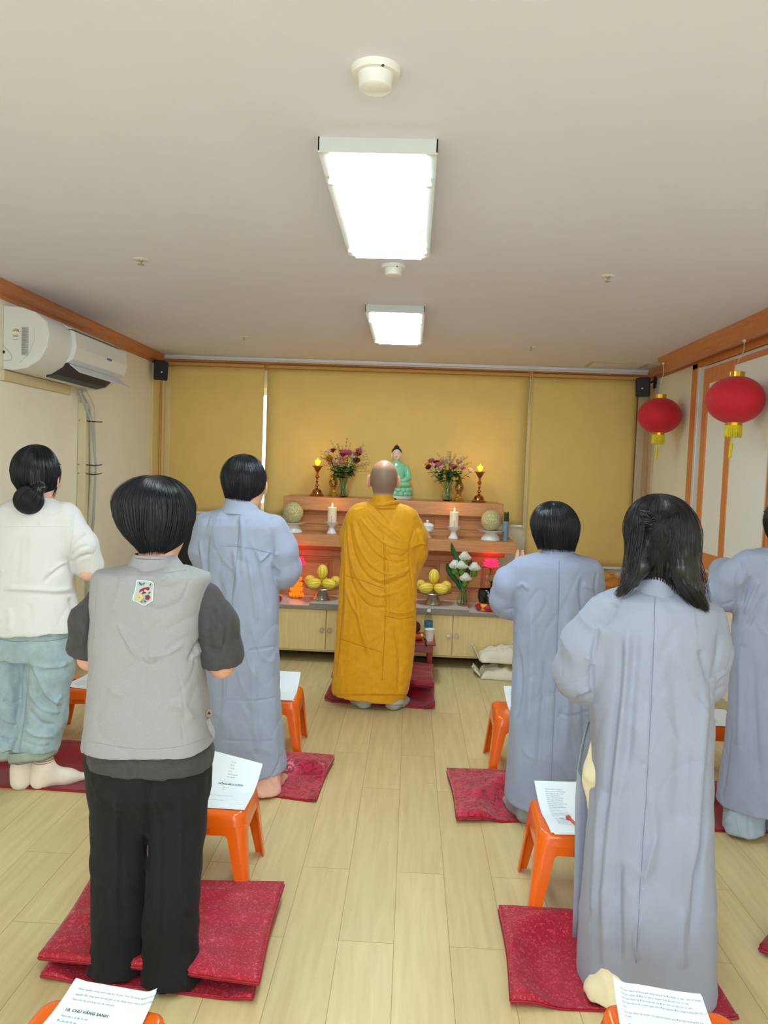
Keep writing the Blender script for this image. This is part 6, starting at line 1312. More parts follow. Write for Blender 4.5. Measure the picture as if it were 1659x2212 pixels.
rr3=prow([(1098,484,556,.07),(1106,462,580,.088),(1118,442,598,.10),(1135,432,606,.11),(1180,432,598,.12),(1260,436,597,.13),(1350,438,601,.135),(1450,440,604,.14),(1550,446,609,.15),(1650,456,620,.165),(1662,457,621,.165)],Y)
sl=[[tuple(W3(452,1140,Y))+(.075,),tuple(W3(443,1190,Y,.02))+(.078,),tuple(W3(450,1236,Y,.05))+(.072,),tuple(W3(480,1215,Y,.20))+(.07,)],[tuple(W3(586,1142,Y))+(.075,),tuple(W3(606,1190,Y,.02))+(.084,),tuple(W3(609,1232,Y,.05))+(.088,),tuple(W3(575,1205,Y,.20))+(.075,)]]
S=[([(519,1100),(512,1200),(502,1300),(494,1400),(490,1500)],.004,-.004),([(519,1110),(525,1180),(522,1250)],.010,.005),([(474,1178),(530,1182),(590,1196)],.003,-.004,'e'),([(592,1140),(588,1180),(592,1230),(597,1270)],.008,-.012),([(585,1190),(570,1205),(560,1215)],.006,.006),([(590,1225),(600,1235),(597,1250)],.008,-.012),([(600,1190),(590,1210),(600,1235)],.008,.008),([(452,1150),(446,1200),(448,1260)],.008,-.008),([(432,1165),(440,1220),(445,1270)],.008,.006),([(505,1180),(512,1260),(498,1330)],.012,.006),([(535,1190),(548,1280),(556,1350)],.012,.006),([(548,1180),(565,1260),(585,1330)],.010,-.005),([(470,1510),(540,1514),(606,1506)],.003,-.0035),([(468,1598),(540,1602),(613,1598)],.003,-.0025),([(525,1405),(560,1402),(600,1395)],.004,-.003),([(490,1405),(520,1410),(545,1400)],.006,.003),([(595,1390),(600,1450),(604,1560)],.004,-.006),([(610,1520),(612,1580),(618,1640)],.004,-.006),([(480,1350),(490,1450),(480,1600)],.016,.006),([(550,1420),(548,1520),(560,1640)],.016,.006),([(470,1230),(480,1330),(466,1500)],.016,-.006)]
def flap3(G): 
    e=W3(607,1520,Y,.05)
o,V,Fc=robe(r3,M_robe3,Y,rr3,sl,S,noise=(.007,8,3),seed=31,hem_slant=.11)
hit=on_surface(V,Fc); mb=MB(); seamline(mb,hit,[(519,1108),(512,1200),(502,1300),(494,1400),(488,1500)],.0009); seamline(mb,hit,[(474,1179),(530,1183),(588,1195)],.0009); obj('stitching',mb,mat('robe_thread_a',(130,144,176),.8),o,smooth=True)
collar(r3,M_robe3,Y,[(1108,474,566,.085),(1096,482,558,.074),(1082,487,552,.068),(1070,490,546,.064),(1067,494,541,.060)])
LL=[(X(500,1600),Y,Zp(500,1600),.07),(X(500,1690),Y-.03,Zp(500,1690),.080),(X(500,1712),Y-.04,.012,.085)]
RR=[(X(556,1600),Y,Zp(556,1600),.07),(X(572,1660),Y-.05,Zp(572,1660),.080),(X(575,1700),Y-.065,.006,.086)]
trousers(r3,M_pinkp,Y,[LL,RR],None,noise=(.003,14,6),strokes=[([(560,1665),(585,1690),(600,1710)],.006,-.008),([(590,1660),(600,1690),(606,1712)],.006,.006)],seed=15)
# ---------- 4 man in the yellow robe
Y=4.97
X=lambda px,py:float(P(px,py,Y=Y)[0]); Zp=lambda px,py:float(P(px,py,Y=Y)[2])
def scalpfn(m,N,Ln,b,tc):
    at=N.new('ShaderNodeAttribute'); at.attribute_name='shaved'; n=N.new('ShaderNodeTexNoise'); n.inputs['Scale'].default_value=60; n.inputs['Detail'].default_value=5; Ln.new(tc.outputs['Object'],n.inputs[0])
    mu=N.new('ShaderNodeMath'); mu.operation='MULTIPLY_ADD'; mu.inputs[1].default_value=.22; mu.use_clamp=True; Ln.new(n.outputs['Fac'],mu.inputs[0]); Ln.new(at.outputs['Fac'],mu.inputs[2])
    sb=N.new('ShaderNodeMath'); sb.operation='SUBTRACT'; sb.inputs[1].default_value=.11; sb.use_clamp=True; Ln.new(mu.outputs[0],sb.inputs[0])
    mx=N.new('ShaderNodeMix'); mx.data_type='RGBA'; mx.inputs[6].default_value=lin((232,176,140)); mx.inputs[7].default_value=lin((128,112,100)); Ln.new(sb.outputs[0],mx.inputs[0]); Ln.new(mx.outputs[2],b.inputs['Base Color'])
M_scalp=mat('skin_with_shaved_scalp',(220,170,140),.42,sub=.1,fn=scalpfn)
r4=thing('person','person with shaved head in a golden yellow draped robe, facing the altar','person',(X(815,1530),Y,0))
hc=W3(829,1038,Y); hs=1.15
o,V,Fc=body(r4,M_scalp,Y,hc+np.array((0,.01,-.0)),hs,dict(x=X(826,1100),w=.22,neck=Zp(826,1092),hip=.88,legs=(X(796,1500),X(844,1500))),(W3(775,1118,Y),W3(885,1122,Y)),(W3(757,1188,Y,.03),W3(893,1192,Y,.03)),(X(828,1150),Y+.28,Zp(828,1150)),[(X(790,1530),Y-.09,-.35),(X(845,1530),Y-.09,.35)],ear=1.25)
a_=o.data.attributes.new('shaved','FLOAT','POINT'); q=(V-(hc+np.array((0,.01,0))))/hs; val=smoothstep(-.088,-.060,q[:,2])*smoothstep(.075,.035,q[:,1])*(1-smoothstep(.072,.080,np.abs(q[:,0]))*(q[:,2]<.03)*(q[:,1]>-.045))*(1-.62*smoothstep(.045,.09,q[:,2])); val=val*np.where((q[:,1]>.0)&(q[:,2]<-.01),0,1)
a_.data.foreach_set('value',val.astype(np.float32))
ro=prow([(1082,798,858,.07),(1090,770,880,.092),(1100,757,892,.106),(1114,748,898,.118),(1135,743,902,.125),(1170,738,903,.135),(1230,735,902,.14),(1300,732,899,.145),(1380,727,896,.15),(1440,721,890,.155),(1490,716,880,.16),(1503,715,876,.16)],Y)
sl=[[tuple(W3(776,1122,Y))+(.08,),tuple(W3(762,1160,Y,.02))+(.088,),tuple(W3(764,1200,Y,.05))+(.085,),tuple(W3(790,1180,Y,.2))+(.08,)],[tuple(W3(878,1122,Y))+(.085,),tuple(W3(894,1160,Y,.02))+(.088,),tuple(W3(896,1192,Y,.05))+(.078,),tuple(W3(870,1180,Y,.2))+(.08,)]]
def hang(G): G.cone(W3(893,1195,Y,.06),W3(888,1262,Y,.05),.080,.040,.03)
S=[([(796,1103),(822,1128),(850,1150),(882,1180)],.006,.010),([(788,1110),(815,1140),(845,1165),(882,1184)],.006,-.010),([(775,1112),(800,1145),(835,1175),(882,1188)],.007,.010),([(768,1116),(785,1160),(815,1200),(855,1215),(888,1205)],.008,-.010),([(762,1118),(775,1175),(802,1220),(845,1240),(892,1222)],.008,.012),([(756,1120),(765,1190),(790,1240),(830,1262),(890,1240)],.009,-.011),([(752,1125),(758,1200),(778,1255),(815,1285),(870,1275)],.009,.011),([(750,1130),(753,1220),(768,1275),(800,1310),(850,1310)],.010,-.010),([(747,1135),(748,1240),(760,1300),(790,1350)],.010,.008),
 ([(883,1186),(870,1200),(850,1205)],.005,-.008),([(884,1190),(886,1230),(893,1280),(900,1320)],.007,-.016),([(882,1184),(890,1160),(895,1140)],.006,-.008),([(884,1184),(905,1175),(921,1172)],.008,.008),([(900,1140),(912,1160),(915,1190)],.010,.006),([(828,1150),(830,1240),(832,1340),(828,1420),(825,1470)],.004,-.008),([(834,1160),(836,1240),(838,1340)],.008,.004),([(746,1242),(790,1256),(830,1270)],.004,-.007,'e'),([(733,1378),(780,1394),(826,1408)],.004,-.007,'e'),([(832,1330),(865,1336),(897,1330)],.004,-.006),([(832,1320),(865,1326),(897,1320)],.006,.005),([(745,1150),(744,1250),(738,1350),(730,1450)],.006,-.010),([(752,1180),(750,1280),(744,1380)],.008,.008),([(770,1270),(780,1350),(800,1420)],.014,.006),([(850,1350),(862,1420),(858,1500)],.012,-.005),([(832,1195),(860,1200),(885,1210)],.006,-.006),([(884,1220),(870,1240),(840,1248)],.007,.007),([(800,1245),(830,1252),(885,1228)],.006,.006)]
PT=[([(795,1096),(806,1092),(850,1140),(886,1176),(880,1190),(888,1260),(898,1330),(895,1500),(720,1500),(735,1250),(748,1120),(765,1100)],.010,.004)]
o,V,Fc=robe(r4,M_monk2,Y,ro,sl,S,PT,h=.0055,noise=(.006,11,4),seed=41,extra=hang,hem_slant=-.07,fine=.0016,name='draped_robe',gain=2.6)
hit=on_surface(V,Fc); mb=MB(); seamline(mb,hit,[(828,1155),(830,1240),(832,1340),(828,1420),(825,1470)],.0012); seamline(mb,hit,[(746,1243),(790,1257),(829,1271)],.0012); seamline(mb,hit,[(733,1379),(780,1395),(825,1409)],.0012); seamline(mb,hit,[(833,1331),(865,1337),(895,1332)],.0012); seamline(mb,hit,[(833,1320),(865,1326),(895,1321)],.001); seamline(mb,hit,[(746,1160),(744,1250),(738,1350),(727,1460)],.001)
obj('stitching',mb,mat('robe_thread_b',(168,112,10),.8),o,smooth=True)
c=collar(r4,M_monk,Y,[(1096,790,868,.105),(1086,801,856,.090),(1077,803,852,.082),(1069,806,848,.078)])
obj('collar_roll',MB().tube([(X(829,1090)+(.088)*math.cos(q),Y-.01+.098*math.sin(q),Zp(829,1086)+.01*math.cos(q*2+1)) for q in np.linspace(PI*.95,PI*2.05,24)],.014,10),M_monk,c,smooth=True)
b_=W3(852,1082,Y,.0); obj('prayer_bead',MB().ell(b_,(.018,.018,.020),14,10).ell(b_+np.array((-.016,-.01,-.005)),(.014,.014,.014),12,8),mat('dark_bead',(70,36,22),.2,coat=.6,noise=.1),r4,smooth=2)
LL=[(X(792,1440),Y,Zp(790,1440),.10),(X(792,1500),Y-.02,Zp(792,1500),.075),(X(792,1530),Y-.05,.035,.080)]
RR=[(X(846,1440),Y,Zp(846,1440),.10),(X(846,1500),Y-.02,Zp(846,1500),.075),(X(846,1530),Y-.05,.035,.080)]
trousers(r4,M_grey,Y,[LL,RR],None,noise=(.006,18,10),seed=17)
for fx,ang in ((X(786,1530),-.5),(X(850,1530),.5)):
    fy=Y-.12; G=Field((fx-.16,fy-.08,-.01),(fx+.16,fy+.28,.12),.0045); d=np.array((math.sin(ang),math.cos(ang),0)); g0=np.array((fx,fy+.045,0)); G.cone(g0+np.array((0,0,.036)),g0+d*.12+np.array((0,0,.034)),.042,.040,.03,sq=(1.1,1,.9)); G.cone(g0+d*.10+np.array((0,0,.030)),g0+d*.18+np.array((0,0,.022)),.040,.022,.02); G.cut((0,0,.0015),(0,0,-1),G.lo,(fx+.3,fy+.3,.05)); V,Fc=G.mesh(2); meshobj('sock',V,Fc,M_grey,r4)
# ---------- 5 bob-haired woman, right middle
Y=3.44
X=lambda px,py:float(P(px,py,Y=Y)[0]); Zp=lambda px,py:float(P(px,py,Y=Y)[2])
r5=thing('person','person with a smooth black bob in a blue-grey robe, left of the long-haired woman','person',(X(1190,1780),Y,0))
hc=W3(1200,1143,Y,.01)
body(r5,M_skin,Y,hc,1.03,dict(x=X(1203,1220),w=.18,neck=Zp(1203,1202),hip=.78,legs=(X(1160,1600),X(1235,1600))),(W3(1130,1232,Y),W3(1272,1238,Y)),(W3(1098,1300,Y,.04),W3(1280,1300,Y,.04)),(X(1140,1250),Y+.27,Zp(1160,1250)),[(X(1128,1785),Y-.08,-.35),(X(1235,1790),Y-.08,.2)])
rows=prow([(1082,1186,1208,.03),(1085,1174,1222,.055),(1093,1162,1234,.08),(1107,1153,1243,.098),(1122,1149,1248,.106),(1140,1148,1250,.108),(1155,1151,1248,.105),(1168,1155,1245,.098),(1178,1159,1242,.088),(1184,1163,1240,.078)],Y,-.005)
hair(r5,rows,Y,M_hair,n=2800,seed=14,stray=40,swirl=.08,r=.0010,ragged=.010,facez=.4)
ro=prow([(1194,1165,1242,.072),(1200,1140,1262,.09),(1208,1120,1276,.105),(1222,1108,1290,.115),(1260,1106,1298,.122),(1340,1110,1296,.13),(1420,1110,1296,.135),(1500,1107,1298,.145),(1600,1100,1302,.16),(1700,1094,1306,.175),(1728,1092,1308,.178)],Y)
sl=[[tuple(W3(1132,1236,Y))+(.075,),tuple(W3(1106,1262,Y,.02))+(.080,),tuple(W3(1099,1300,Y,.06))+(.085,),tuple(W3(1130,1262,Y,.22))+(.075,)],[tuple(W3(1268,1238,Y))+(.07,),tuple(W3(1268,1270,Y,.02))+(.076,),tuple(W3(1264,1296,Y,.06))+(.080,),tuple(W3(1240,1262,Y,.22))+(.07,)]]
S=[([(1208,1198),(1207,1300),(1203,1400),(1199,1500),(1194,1600),(1191,1680)],.004,-.0045),([(1112,1270),(1109,1310),(1112,1345)],.007,-.010),([(1116,1270),(1130,1262),(1142,1275)],.007,.006),([(1090,1320),(1103,1315),(1112,1318)],.006,-.007),([(1258,1260),(1272,1270),(1282,1275)],.007,.007),([(1258,1245),(1254,1290),(1262,1330)],.010,-.006),([(1290,1230),(1286,1270),(1290,1300)],.006,-.009),([(1150,1300),(1150,1420),(1140,1600)],.018,.007),([(1180,1400),(1172,1520),(1160,1680)],.014,-.006),([(1225,1300),(1228,1450),(1222,1640)],.018,.007),([(1255,1400),(1262,1520),(1262,1640)],.014,-.006),([(1120,1400),(1125,1480),(1112,1560)],.010,-.005),([(1200,1540),(1240,1545),(1290,1530)],.005,-.003)]
o,V,Fc=robe(r5,M_robe,Y,ro,sl,S,noise=(.006,8,2.5),seed=51,hem_slant=0)
hit=on_surface(V,Fc); mb=MB(); seamline(mb,hit,[(1208,1200),(1207,1300),(1203,1400),(1199,1500),(1194,1600),(1191,1690)],.0009); obj('stitching',mb,mat('robe_thread_c',(118,130,168),.8),o,smooth=True)
collar(r5,M_robe,Y,[(1204,1160,1248,.085),(1196,1168,1240,.075),(1188,1171,1238,.070),(1181,1173,1235,.066)])
LL=[(X(1150,1640),Y,Zp(1150,1640),.09),(X(1146,1740),Y-.02,Zp(1146,1745),.070),(X(1148,1770),Y-.03,.07,.060)]
RR=[(X(1235,1640),Y,Zp(1235,1640),.09),(X(1235,1740),Y-.02,Zp(1235,1745),.070),(X(1235,1770),Y-.03,.07,.062)]
trousers(r5,M_blackp,Y,[LL,RR],None,noise=(.006,18,10),seed=19)
for fx,ang in ((X(1130,1785),-.35),(X(1238,1785),.2)):
    fy=Y-.10; G=Field((fx-.16,fy-.08,-.01),(fx+.16,fy+.28,.14),.0045); d=np.array((math.sin(ang),math.cos(ang),0)); g0=np.array((fx,fy+.045,0)); G.cone(g0+np.array((0,0,.10)),g0+np.array((0,0,.04)),.040,.038,.03); G.cone(g0+np.array((0,0,.034)),g0+d*.12+np.array((0,0,.030)),.036,.034,.03); G.cone(g0+d*.10+np.array((0,0,.030)),g0+d*.18+np.array((0,0,.022)),.036,.022,.02); G.cut((0,0,.0015),(0,0,-1),G.lo,(fx+.3,fy+.3,.05)); V,Fc=G.mesh(2); meshobj('sock',V,Fc,M_sockg,r5)
# ---------- 6 long-haired woman, front right
Y=2.33
X=lambda px,py:float(P(px,py,Y=Y)[0]); Zp=lambda px,py:float(P(px,py,Y=Y)[2])
r6=thing('person','person with long black half-tied hair in a long grey-blue robe, nearest on the right','person',(X(1385,2150),Y,0))
hc=W3(1430,1148,Y,.01)
body(r6,M_skin,Y,hc+np.array((0,0,-.005)),1.02,dict(x=X(1412,1300),w=.18,neck=Zp(1412,1278),hip=.80,legs=(X(1345,1800),X(1450,1800))),(W3(1308,1345,Y),W3(1515,1352,Y)),(W3(1258,1470,Y,.04),W3(1532,1485,Y,.04)),(X(1400,1380),Y+.28,Zp(1400,1370)),[(X(1325,2130),Y-.10,-.2),(X(1450,2130),Y-.10,.15)])
rows=prow([(1066,1412,1440,.03),(1069,1394,1458,.055),(1078,1376,1478,.08),(1092,1364,1490,.097),(1112,1357,1499,.108),(1135,1354,1503,.112),(1160,1355,1504,.110),(1185,1358,1504,.104),(1210,1362,1504,.095),(1235,1366,1500,.085),(1255,1372,1494,.075)],Y,-.005)
rows=[r for r in rows]
def locks(G):
    for pts,rad in (([(1378,1180,-.02),(1376,1220,-.05),(1362,1255,-.07),(1345,1275,-.075)],[.034,.032,.022,.007]),([(1392,1180,-.06),(1386,1222,-.08),(1372,1252,-.09)],[.034,.028,.012]),([(1480,1180,-.03),(1478,1230,-.07),(1490,1270,-.09),(1508,1298,-.095),(1520,1312,-.09)],[.040,.040,.034,.020,.007]),([(1462,1180,-.07),(1466,1225,-.09),(1480,1262,-.10),(1500,1290,-.10)],[.038,.034,.024,.010])):
        for i in range(len(pts)-1): a,b=pts[i],pts[i+1]; G.cone(H3(a[0],a[1],Y,a[2]),H3(b[0],b[1],Y,b[2]),rad[i],rad[i+1],.012)
    G.ell(H3(1420,1270,Y,-.10),(.035,.05,.036),.008,sub=True)
def longstr(rr):
    guides=[[(1362,1150,.0),(1358,1200,-.02),(1358,1240,-.05),(1346,1268,-.07),(1334,1286,-.08)],[(1372,1140,-.05),(1366,1200,-.07),(1364,1242,-.085),(1350,1270,-.09),(1338,1284,-.09)],[(1395,1130,-.09),(1385,1200,-.10),(1376,1240,-.105),(1362,1264,-.105),(1350,1276,-.10)],
      [(1440,1120,-.115),(1448,1200,-.112),(1458,1245,-.112),(1476,1280,-.118),(1500,1305,-.11)],[(1465,1130,-.105),(1470,1200,-.11),(1478,1245,-.115),(1496,1282,-.125),(1518,1310,-.11)],[(1488,1140,-.07),(1492,1200,-.085),(1494,1245,-.10),(1508,1285,-.11),(1526,1318,-.10)],[(1503,1150,.0),(1504,1200,-.02),(1503,1245,-.06),(1512,1285,-.09),(1524,1308,-.095)]]
    Gd=np.array([[H3(a,b,Y,c) for a,b,c in g] for g in guides]); out=[]
    for k in range(2400):
        grp=(0,2) if rr.random()<.36 else (3,6); f=rr.uniform(grp[0],grp[1]); i=min(int(f),grp[1]-1); t=f-i; q=Gd[i]*(1-t)+Gd[i+1]*t
        q=q+rr.normal(0,.0035,3)[None,:]+np.cumsum(rr.normal(0,.0016,q.shape),0); out.append(np.array(catmull(list(q),4)))
    # half-tied lock swept back from the temples
    for k in range(700):
        s=rr.choice((-1,1)); a=rr.uniform(0,1); st=H3(1430+s*(60-8*a),1112+rr.uniform(-14,30),Y,.02-.03*a); md=H3(1430+s*38,1120+rr.uniform(-16,34),Y,-.085); en=H3(1428+rr.normal(0,6),1128+rr.uniform(-8,16),Y,-.124); dn=H3(1430+rr.normal(0,12),1160+rr.uniform(-10,20),Y,-.122); bt=H3(1432+rr.normal(0,18),1205+rr.uniform(-20,20),Y,-.116)
        q=np.array([st,md,en,dn,bt])+rr.normal(0,.002,(5,3)); out.append(np.array(catmull(list(q),4)))
    for k in range(60):
        s=rr.choice((-1,1)); x=1430+s*(74+rr.uniform(0,8)); q=[H3(x-s*10,1110,Y,.0),H3(x,1150+rr.uniform(-9,9),Y,.0),H3(x+s*rr.uniform(-4,3),1200,Y,-.01),H3(x+rr.uniform(-8,8)+(12 if s>0 else -6),1255,Y,-.03),H3(x+rr.uniform(-10,10)+(20 if s>0 else -10),1300+rr.uniform(-20,10),Y,-.05)]; out.append(np.array(catmull(q,4)))
    return ribbons(np.array(out),.0009)
hair(r6,rows,Y,M_hairb,n=2600,seed=23,stray=170,swirl=.5,r=.0009,ragged=.03,extra=locks,front=longstr,facez=.5,kk=18)
ro=prow([(1268,1355,1462,.078),(1278,1325,1500,.098),(1290,1298,1528,.112),(1310,1283,1548,.122),(1360,1278,1550,.128),(1440,1277,1540,.132),(1520,1278,1535,.138),(1620,1280,1534,.142),(1750,1272,1534,.152),(1880,1264,1536,.165),(2000,1256,1539,.178),(2085,1250,1541,.186),(2112,1248,1541,.188)],Y)
sl=[[tuple(W3(1312,1350,Y))+(.082,),tuple(W3(1276,1400,Y,.02))+(.082,),tuple(W3(1262,1462,Y,.05))+(.082,),tuple(W3(1275,1488,Y,.08))+(.066,),tuple(W3(1330,1430,Y,.24))+(.075,)],[tuple(W3(1512,1352,Y))+(.082,),tuple(W3(1526,1410,Y,.02))+(.083,),tuple(W3(1524,1475,Y,.05))+(.080,),tuple(W3(1516,1500,Y,.08))+(.066,),tuple(W3(1470,1430,Y,.24))+(.075,)]]
S=[([(1415,1285),(1412,1400),(1403,1600),(1394,1750),(1385,1880),(1374,2080)],.0035,-.0045),([(1420,1800),(1400,1860),(1392,1920)],.006,.004),([(1385,1980),(1372,2030),(1380,2080)],.008,.006),([(1330,1300),(1318,1330),(1296,1360)],.016,-.007),([(1360,1310),(1352,1420),(1338,1600),(1318,1800),(1300,2000)],.012,.010),([(1345,1360),(1340,1480),(1320,1640),(1306,1780)],.011,-.010),([(1375,1350),(1366,1500),(1352,1680)],.014,-.006),([(1294,1335),(1284,1400),(1277,1460),(1280,1525)],.008,-.013),([(1262,1418),(1276,1424),(1281,1440)],.006,.010),([(1245,1512),(1262,1502),(1276,1500)],.006,-.010),([(1250,1500),(1264,1493),(1277,1490)],.006,.008),([(1553,1352),(1552,1400),(1540,1470),(1535,1530)],.007,-.012),([(1540,1475),(1556,1458),(1572,1448)],.006,.008),([(1538,1500),(1556,1488),(1570,1480)],.006,-.008),([(1512,1400),(1526,1450),(1535,1480)],.009,-.010),([(1528,1470),(1516,1600),(1505,1760),(1500,1900)],.014,.008),([(1535,1560),(1528,1700),(1512,1860),(1500,2050)],.010,-.009),([(1528,1750),(1505,1900),(1490,2050)],.008,-.009),([(1450,1400),(1470,1600),(1460,1820)],.022,-.005),([(1338,1850),(1336,1960),(1340,2090)],.012,-.009),([(1300,1700),(1290,1850),(1282,2000)],.012,.010),([(1283,1620),(1276,1800),(1268,2000)],.007,-.010),([(1310,1900),(1306,2000),(1308,2100)],.012,.006),([(1480,1950),(1470,2030),(1476,2100)],.014,.006),([(1405,1700),(1415,1800),(1400,1900)],.014,.005)]
o,V,Fc=robe(r6,M_robe6,Y,ro,sl,S,noise=(.006,7,2),seed=61,h=.0052,hem_slant=.0)
hit=on_surface(V,Fc); mb=MB(); seamline(mb,hit,[(1415,1290),(1412,1400),(1403,1600),(1394,1750),(1385,1880),(1374,2080)],.0008); obj('stitching',mb,mat('robe_thread_d',(120,126,150),.8),o,smooth=True)
collar(r6,M_robe6,Y,[(1284,1350,1470,.095),(1274,1356,1462,.088),(1258,1366,1455,.078),(1244,1376,1446,.070),(1240,1382,1440,.066)])
LL=[(X(1345,1600),Y+.03,Zp(1345,1600),.075),(X(1332,1690),Y+.05,Zp(1332,1690),.084),(X(1345,1900),Y-.0,Zp(1335,1900),.078),(X(1322,2120),Y-.07,.06,.086),(X(1312,2150),Y-.09,.014,.100)]
RR=[(X(1450,1600),Y,Zp(1450,1600),.08),(X(1450,1900),Y-.0,Zp(1450,1900),.078),(X(1450,2150),Y-.03,.014,.09)]
trousers(r6,M_cream,Y,[LL,RR],None,noise=(.010,16,9),seed=25)
fp=[(1288,1590),(1275,1640),(1265,1700),(1261,1760),(1259,1900),(1254,2075)]
fo=[W3(a,b,Y,.12) for a,b in fp]; 
def fpan(u,v):
    s_=v*(len(fo)-1); i=min(int(s_),len(fo)-2); q=fo[i]*(1-s_+i)+fo[i+1]*(s_-i); return q+np.array(((.012 if v<.42 else .09)*u,.02*u,0))
obj('front_panel',MB().grid(fpan,6,16),M_robe6,r6,smooth=2,solid=.003)
# ---------- 7 rightmost woman
Y=3.42
X=lambda px,py:float(P(px,py,Y=Y)[0]); Zp=lambda px,py:float(P(px,py,Y=Y)[2])
r7=thing('person','person in a lilac-grey robe at the right edge, head cut off by the frame','person',(X(1690,1800),Y,0))
hc=W3(1708,1128,Y,.01)
body(r7,M_skin,Y,hc,1.02,dict(x=X(1695,1210),w=.21,neck=Zp(1695,1192),hip=.80,legs=(X(1640,1600),X(1710,1600))),(W3(1622,1222,Y),W3(1768,1228,Y)),(W3(1578,1285,Y,.04),W3(1800,1300,Y,.04)),(X(1725,1240),Y+.25,Zp(1660,1250)),[(X(1600,1800),Y-.1,-.1),(X(1700,1800),Y-.1,.1)])
rows=prow([(1070,1696,1720,.03),(1075,1680,1736,.06),(1088,1664,1752,.09),(1110,1656,1760,.104),(1135,1654,1762,.106),(1158,1660,1756,.096),(1172,1668,1748,.08)],Y,-.005)
hair(r7,rows,Y,M_hair,n=1800,seed=33,stray=20,r=.001)
ro=prow([(1186,1655,1735,.075),(1194,1615,1775,.10),(1206,1600,1792,.112),(1240,1590,1800,.12),(1330,1588,1800,.128),(1400,1583,1802,.135),(1500,1577,1806,.145),(1600,1568,1814,.16),(1700,1556,1824,.175),(1742,1550,1828,.18)],Y)
sl=[[tuple(W3(1622,1222,Y))+(.075,),tuple(W3(1592,1250,Y,.02))+(.080,),tuple(W3(1576,1284,Y,.06))+(.084,),tuple(W3(1610,1250,Y,.22))+(.075,)],[tuple(W3(1768,1228,Y))+(.075,),tuple(W3(1800,1290,Y,.05))+(.084,),tuple(W3(1760,1260,Y,.2))+(.07,)]]
S=[([(1604,1215),(1592,1245),(1590,1290),(1588,1325)],.007,-.011),([(1600,1212),(1610,1235),(1596,1270)],.008,.009),([(1588,1298),(1570,1304),(1556,1306)],.005,-.008),([(1625,1240),(1612,1270),(1600,1310)],.009,-.008),([(1640,1250),(1625,1290),(1608,1330)],.010,.008),([(1655,1280),(1632,1320),(1610,1360)],.010,-.006),([(1598,1400),(1600,1500),(1596,1640)],.012,.006),([(1625,1400),(1630,1550),(1640,1700)],.016,-.006),([(1578,1560),(1572,1640),(1562,1720)],.006,-.009)]
robe(r7,M_robe7,Y,ro,sl,S,noise=(.007,8,2.5),seed=71)
collar(r7,M_robe7,Y,[(1196,1648,1742,.088),(1186,1658,1734,.078),(1176,1664,1730,.07)])
LL=[(X(1630,1620),Y-.0,Zp(1630,1620),.07),(X(1602,1720),Y-.02,Zp(1602,1720),.080),(X(1595,1800),Y-.05,.012,.090)]
RR=[(X(1690,1620),Y,Zp(1690,1620),.10),(X(1692,1720),Y-.02,Zp(1692,1720),.088),(X(1692,1800),Y-.03,.014,.088)]
trousers(r7,M_bluep,Y,[LL,RR],None,noise=(.008,18,10),strokes=[([(1560,1780),(1575,1765),(1588,1752)],.004,.008),([(1590,1755),(1595,1780),(1602,1812)],.005,.007),([(1620,1740),(1618,1780),(1622,1812)],.008,-.006)],seed=27)
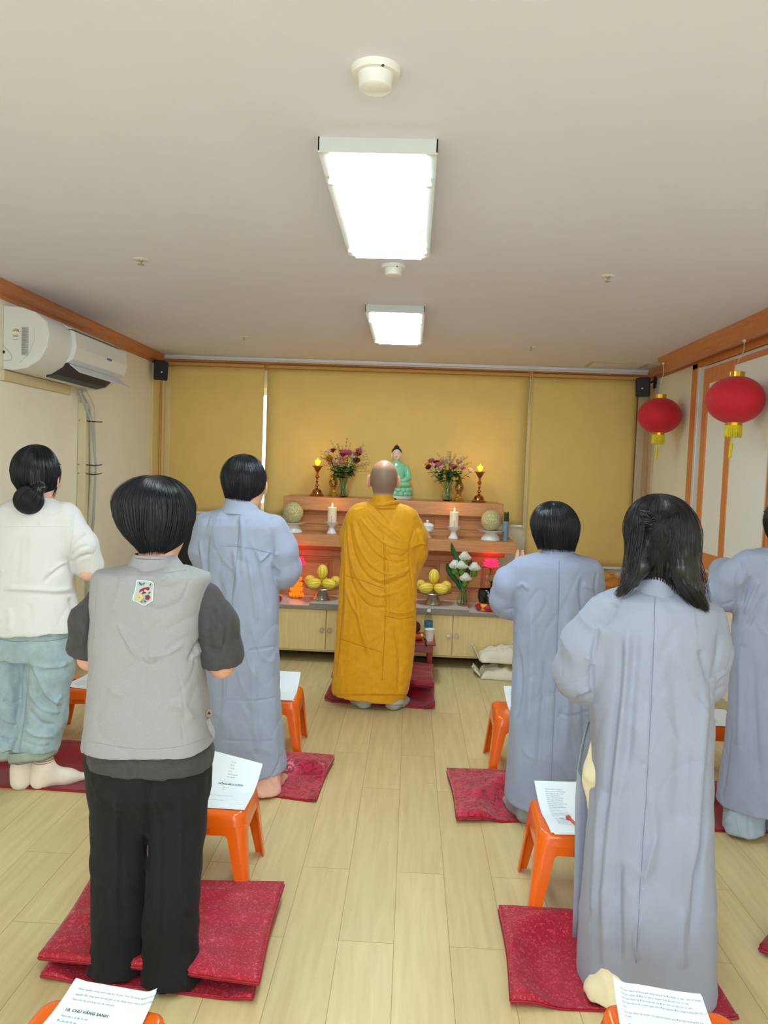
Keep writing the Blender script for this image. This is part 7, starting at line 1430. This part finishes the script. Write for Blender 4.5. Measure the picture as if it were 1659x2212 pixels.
# ================================================================== FLOOR CUSHIONS (dented where feet stand)
cushion([(-1.04,2.16),(-.40,2.12),(-.42,2.645),(-1.07,2.62)],.034,0,M_broc,'lower brocade cushion of the pair under the person in the grey vest',1,dents=((-.80,2.27,.15,.004),(-.60,2.26,.15,.004)))
cushion([(-1.06,2.185),(-.385,2.13),(-.40,2.66),(-1.085,2.63)],.040,.036,M_broc,'upper brocade cushion of the pair in front of the grey vest',2,dents=())
cushion([(-.98,3.56),(-.385,3.46),(-.35,3.95),(-.97,3.97)],.06,0,M_velv,'crushed velvet cushion in front of the person in pink trousers',3,dents=((-.72,3.6,.14,.004),(-.52,3.6,.14,.004)))
cushion([(.255,3.33),(.87,3.40),(.86,3.865),(.235,3.85)],.06,0,M_velv,'crushed velvet cushion at the feet of the bob-haired person',4,dents=((.62,3.45,.17,.004),(.80,3.45,.17,.004)))
cushion([(.345,2.165),(1.0,2.17),(1.02,2.65),(.362,2.63)],.055,0,M_broc,'brocade cushion under the long-haired person, its left half in view',5,dents=((.62,2.32,.17,.004),(.84,2.32,.17,.004)))
cushion([(1.405,3.38),(2.02,3.40),(2.03,3.87),(1.42,3.87)],.055,0,M_deep,'dark red cushion behind the legs of the rightmost person',6,dents=((1.58,3.45,.18,.004),(1.78,3.45,.18,.004)))
cushion([(1.20,2.49),(1.62,2.16),(1.98,2.52),(1.55,2.90)],.05,0,M_deep,'dark red cushion at the right edge, only its pointed corner in view',7)
cushion([(-2.10,3.44),(-1.43,3.44),(-1.44,3.98),(-2.12,3.98)],.05,0,M_deep,'dark red cushion beside the white-socked feet',8,dents=((-1.88,3.5,.17,.004),(-1.66,3.5,.24,.004)))
c1_=cushion([(-.52,5.00),(.205,4.93),(.215,5.45),(-.51,5.50)],.075,0,M_deep,'lower dark red cushion behind the feet of the person in yellow',9,dents=((-.28,5.0,.17,.004),(-.05,5.0,.17,.004)))
cushion([(-.50,5.22),(.20,5.10),(.21,5.60),(-.50,5.66)],.075,.078,M_deep,'upper dark red cushion behind the hem of the yellow robe',10)
# striped bag half hidden behind the black trousers
p=P(319,1850,Y=3.06); t=thing('patterned_bag','small patterned bag glimpsed between the legs of the black trousers','bag',(p[0],3.06,.0))
obj('pouch',MB().ell((p[0],3.06,.10),(.07,.05,.098),20,14),mat('blue_white_print',(150,160,190),.6,noise=.4,nscale=30,col2=(220,226,220)),t,smooth=2); obj('strap',MB().tube([(p[0]-.05,3.0,.02),(p[0],2.99,.04),(p[0]+.05,3.0,.02)],.012,8),mat('brown_strap',(110,70,56),.5,noise=.1),t,smooth=True)
for o_ in list(t.children): pass
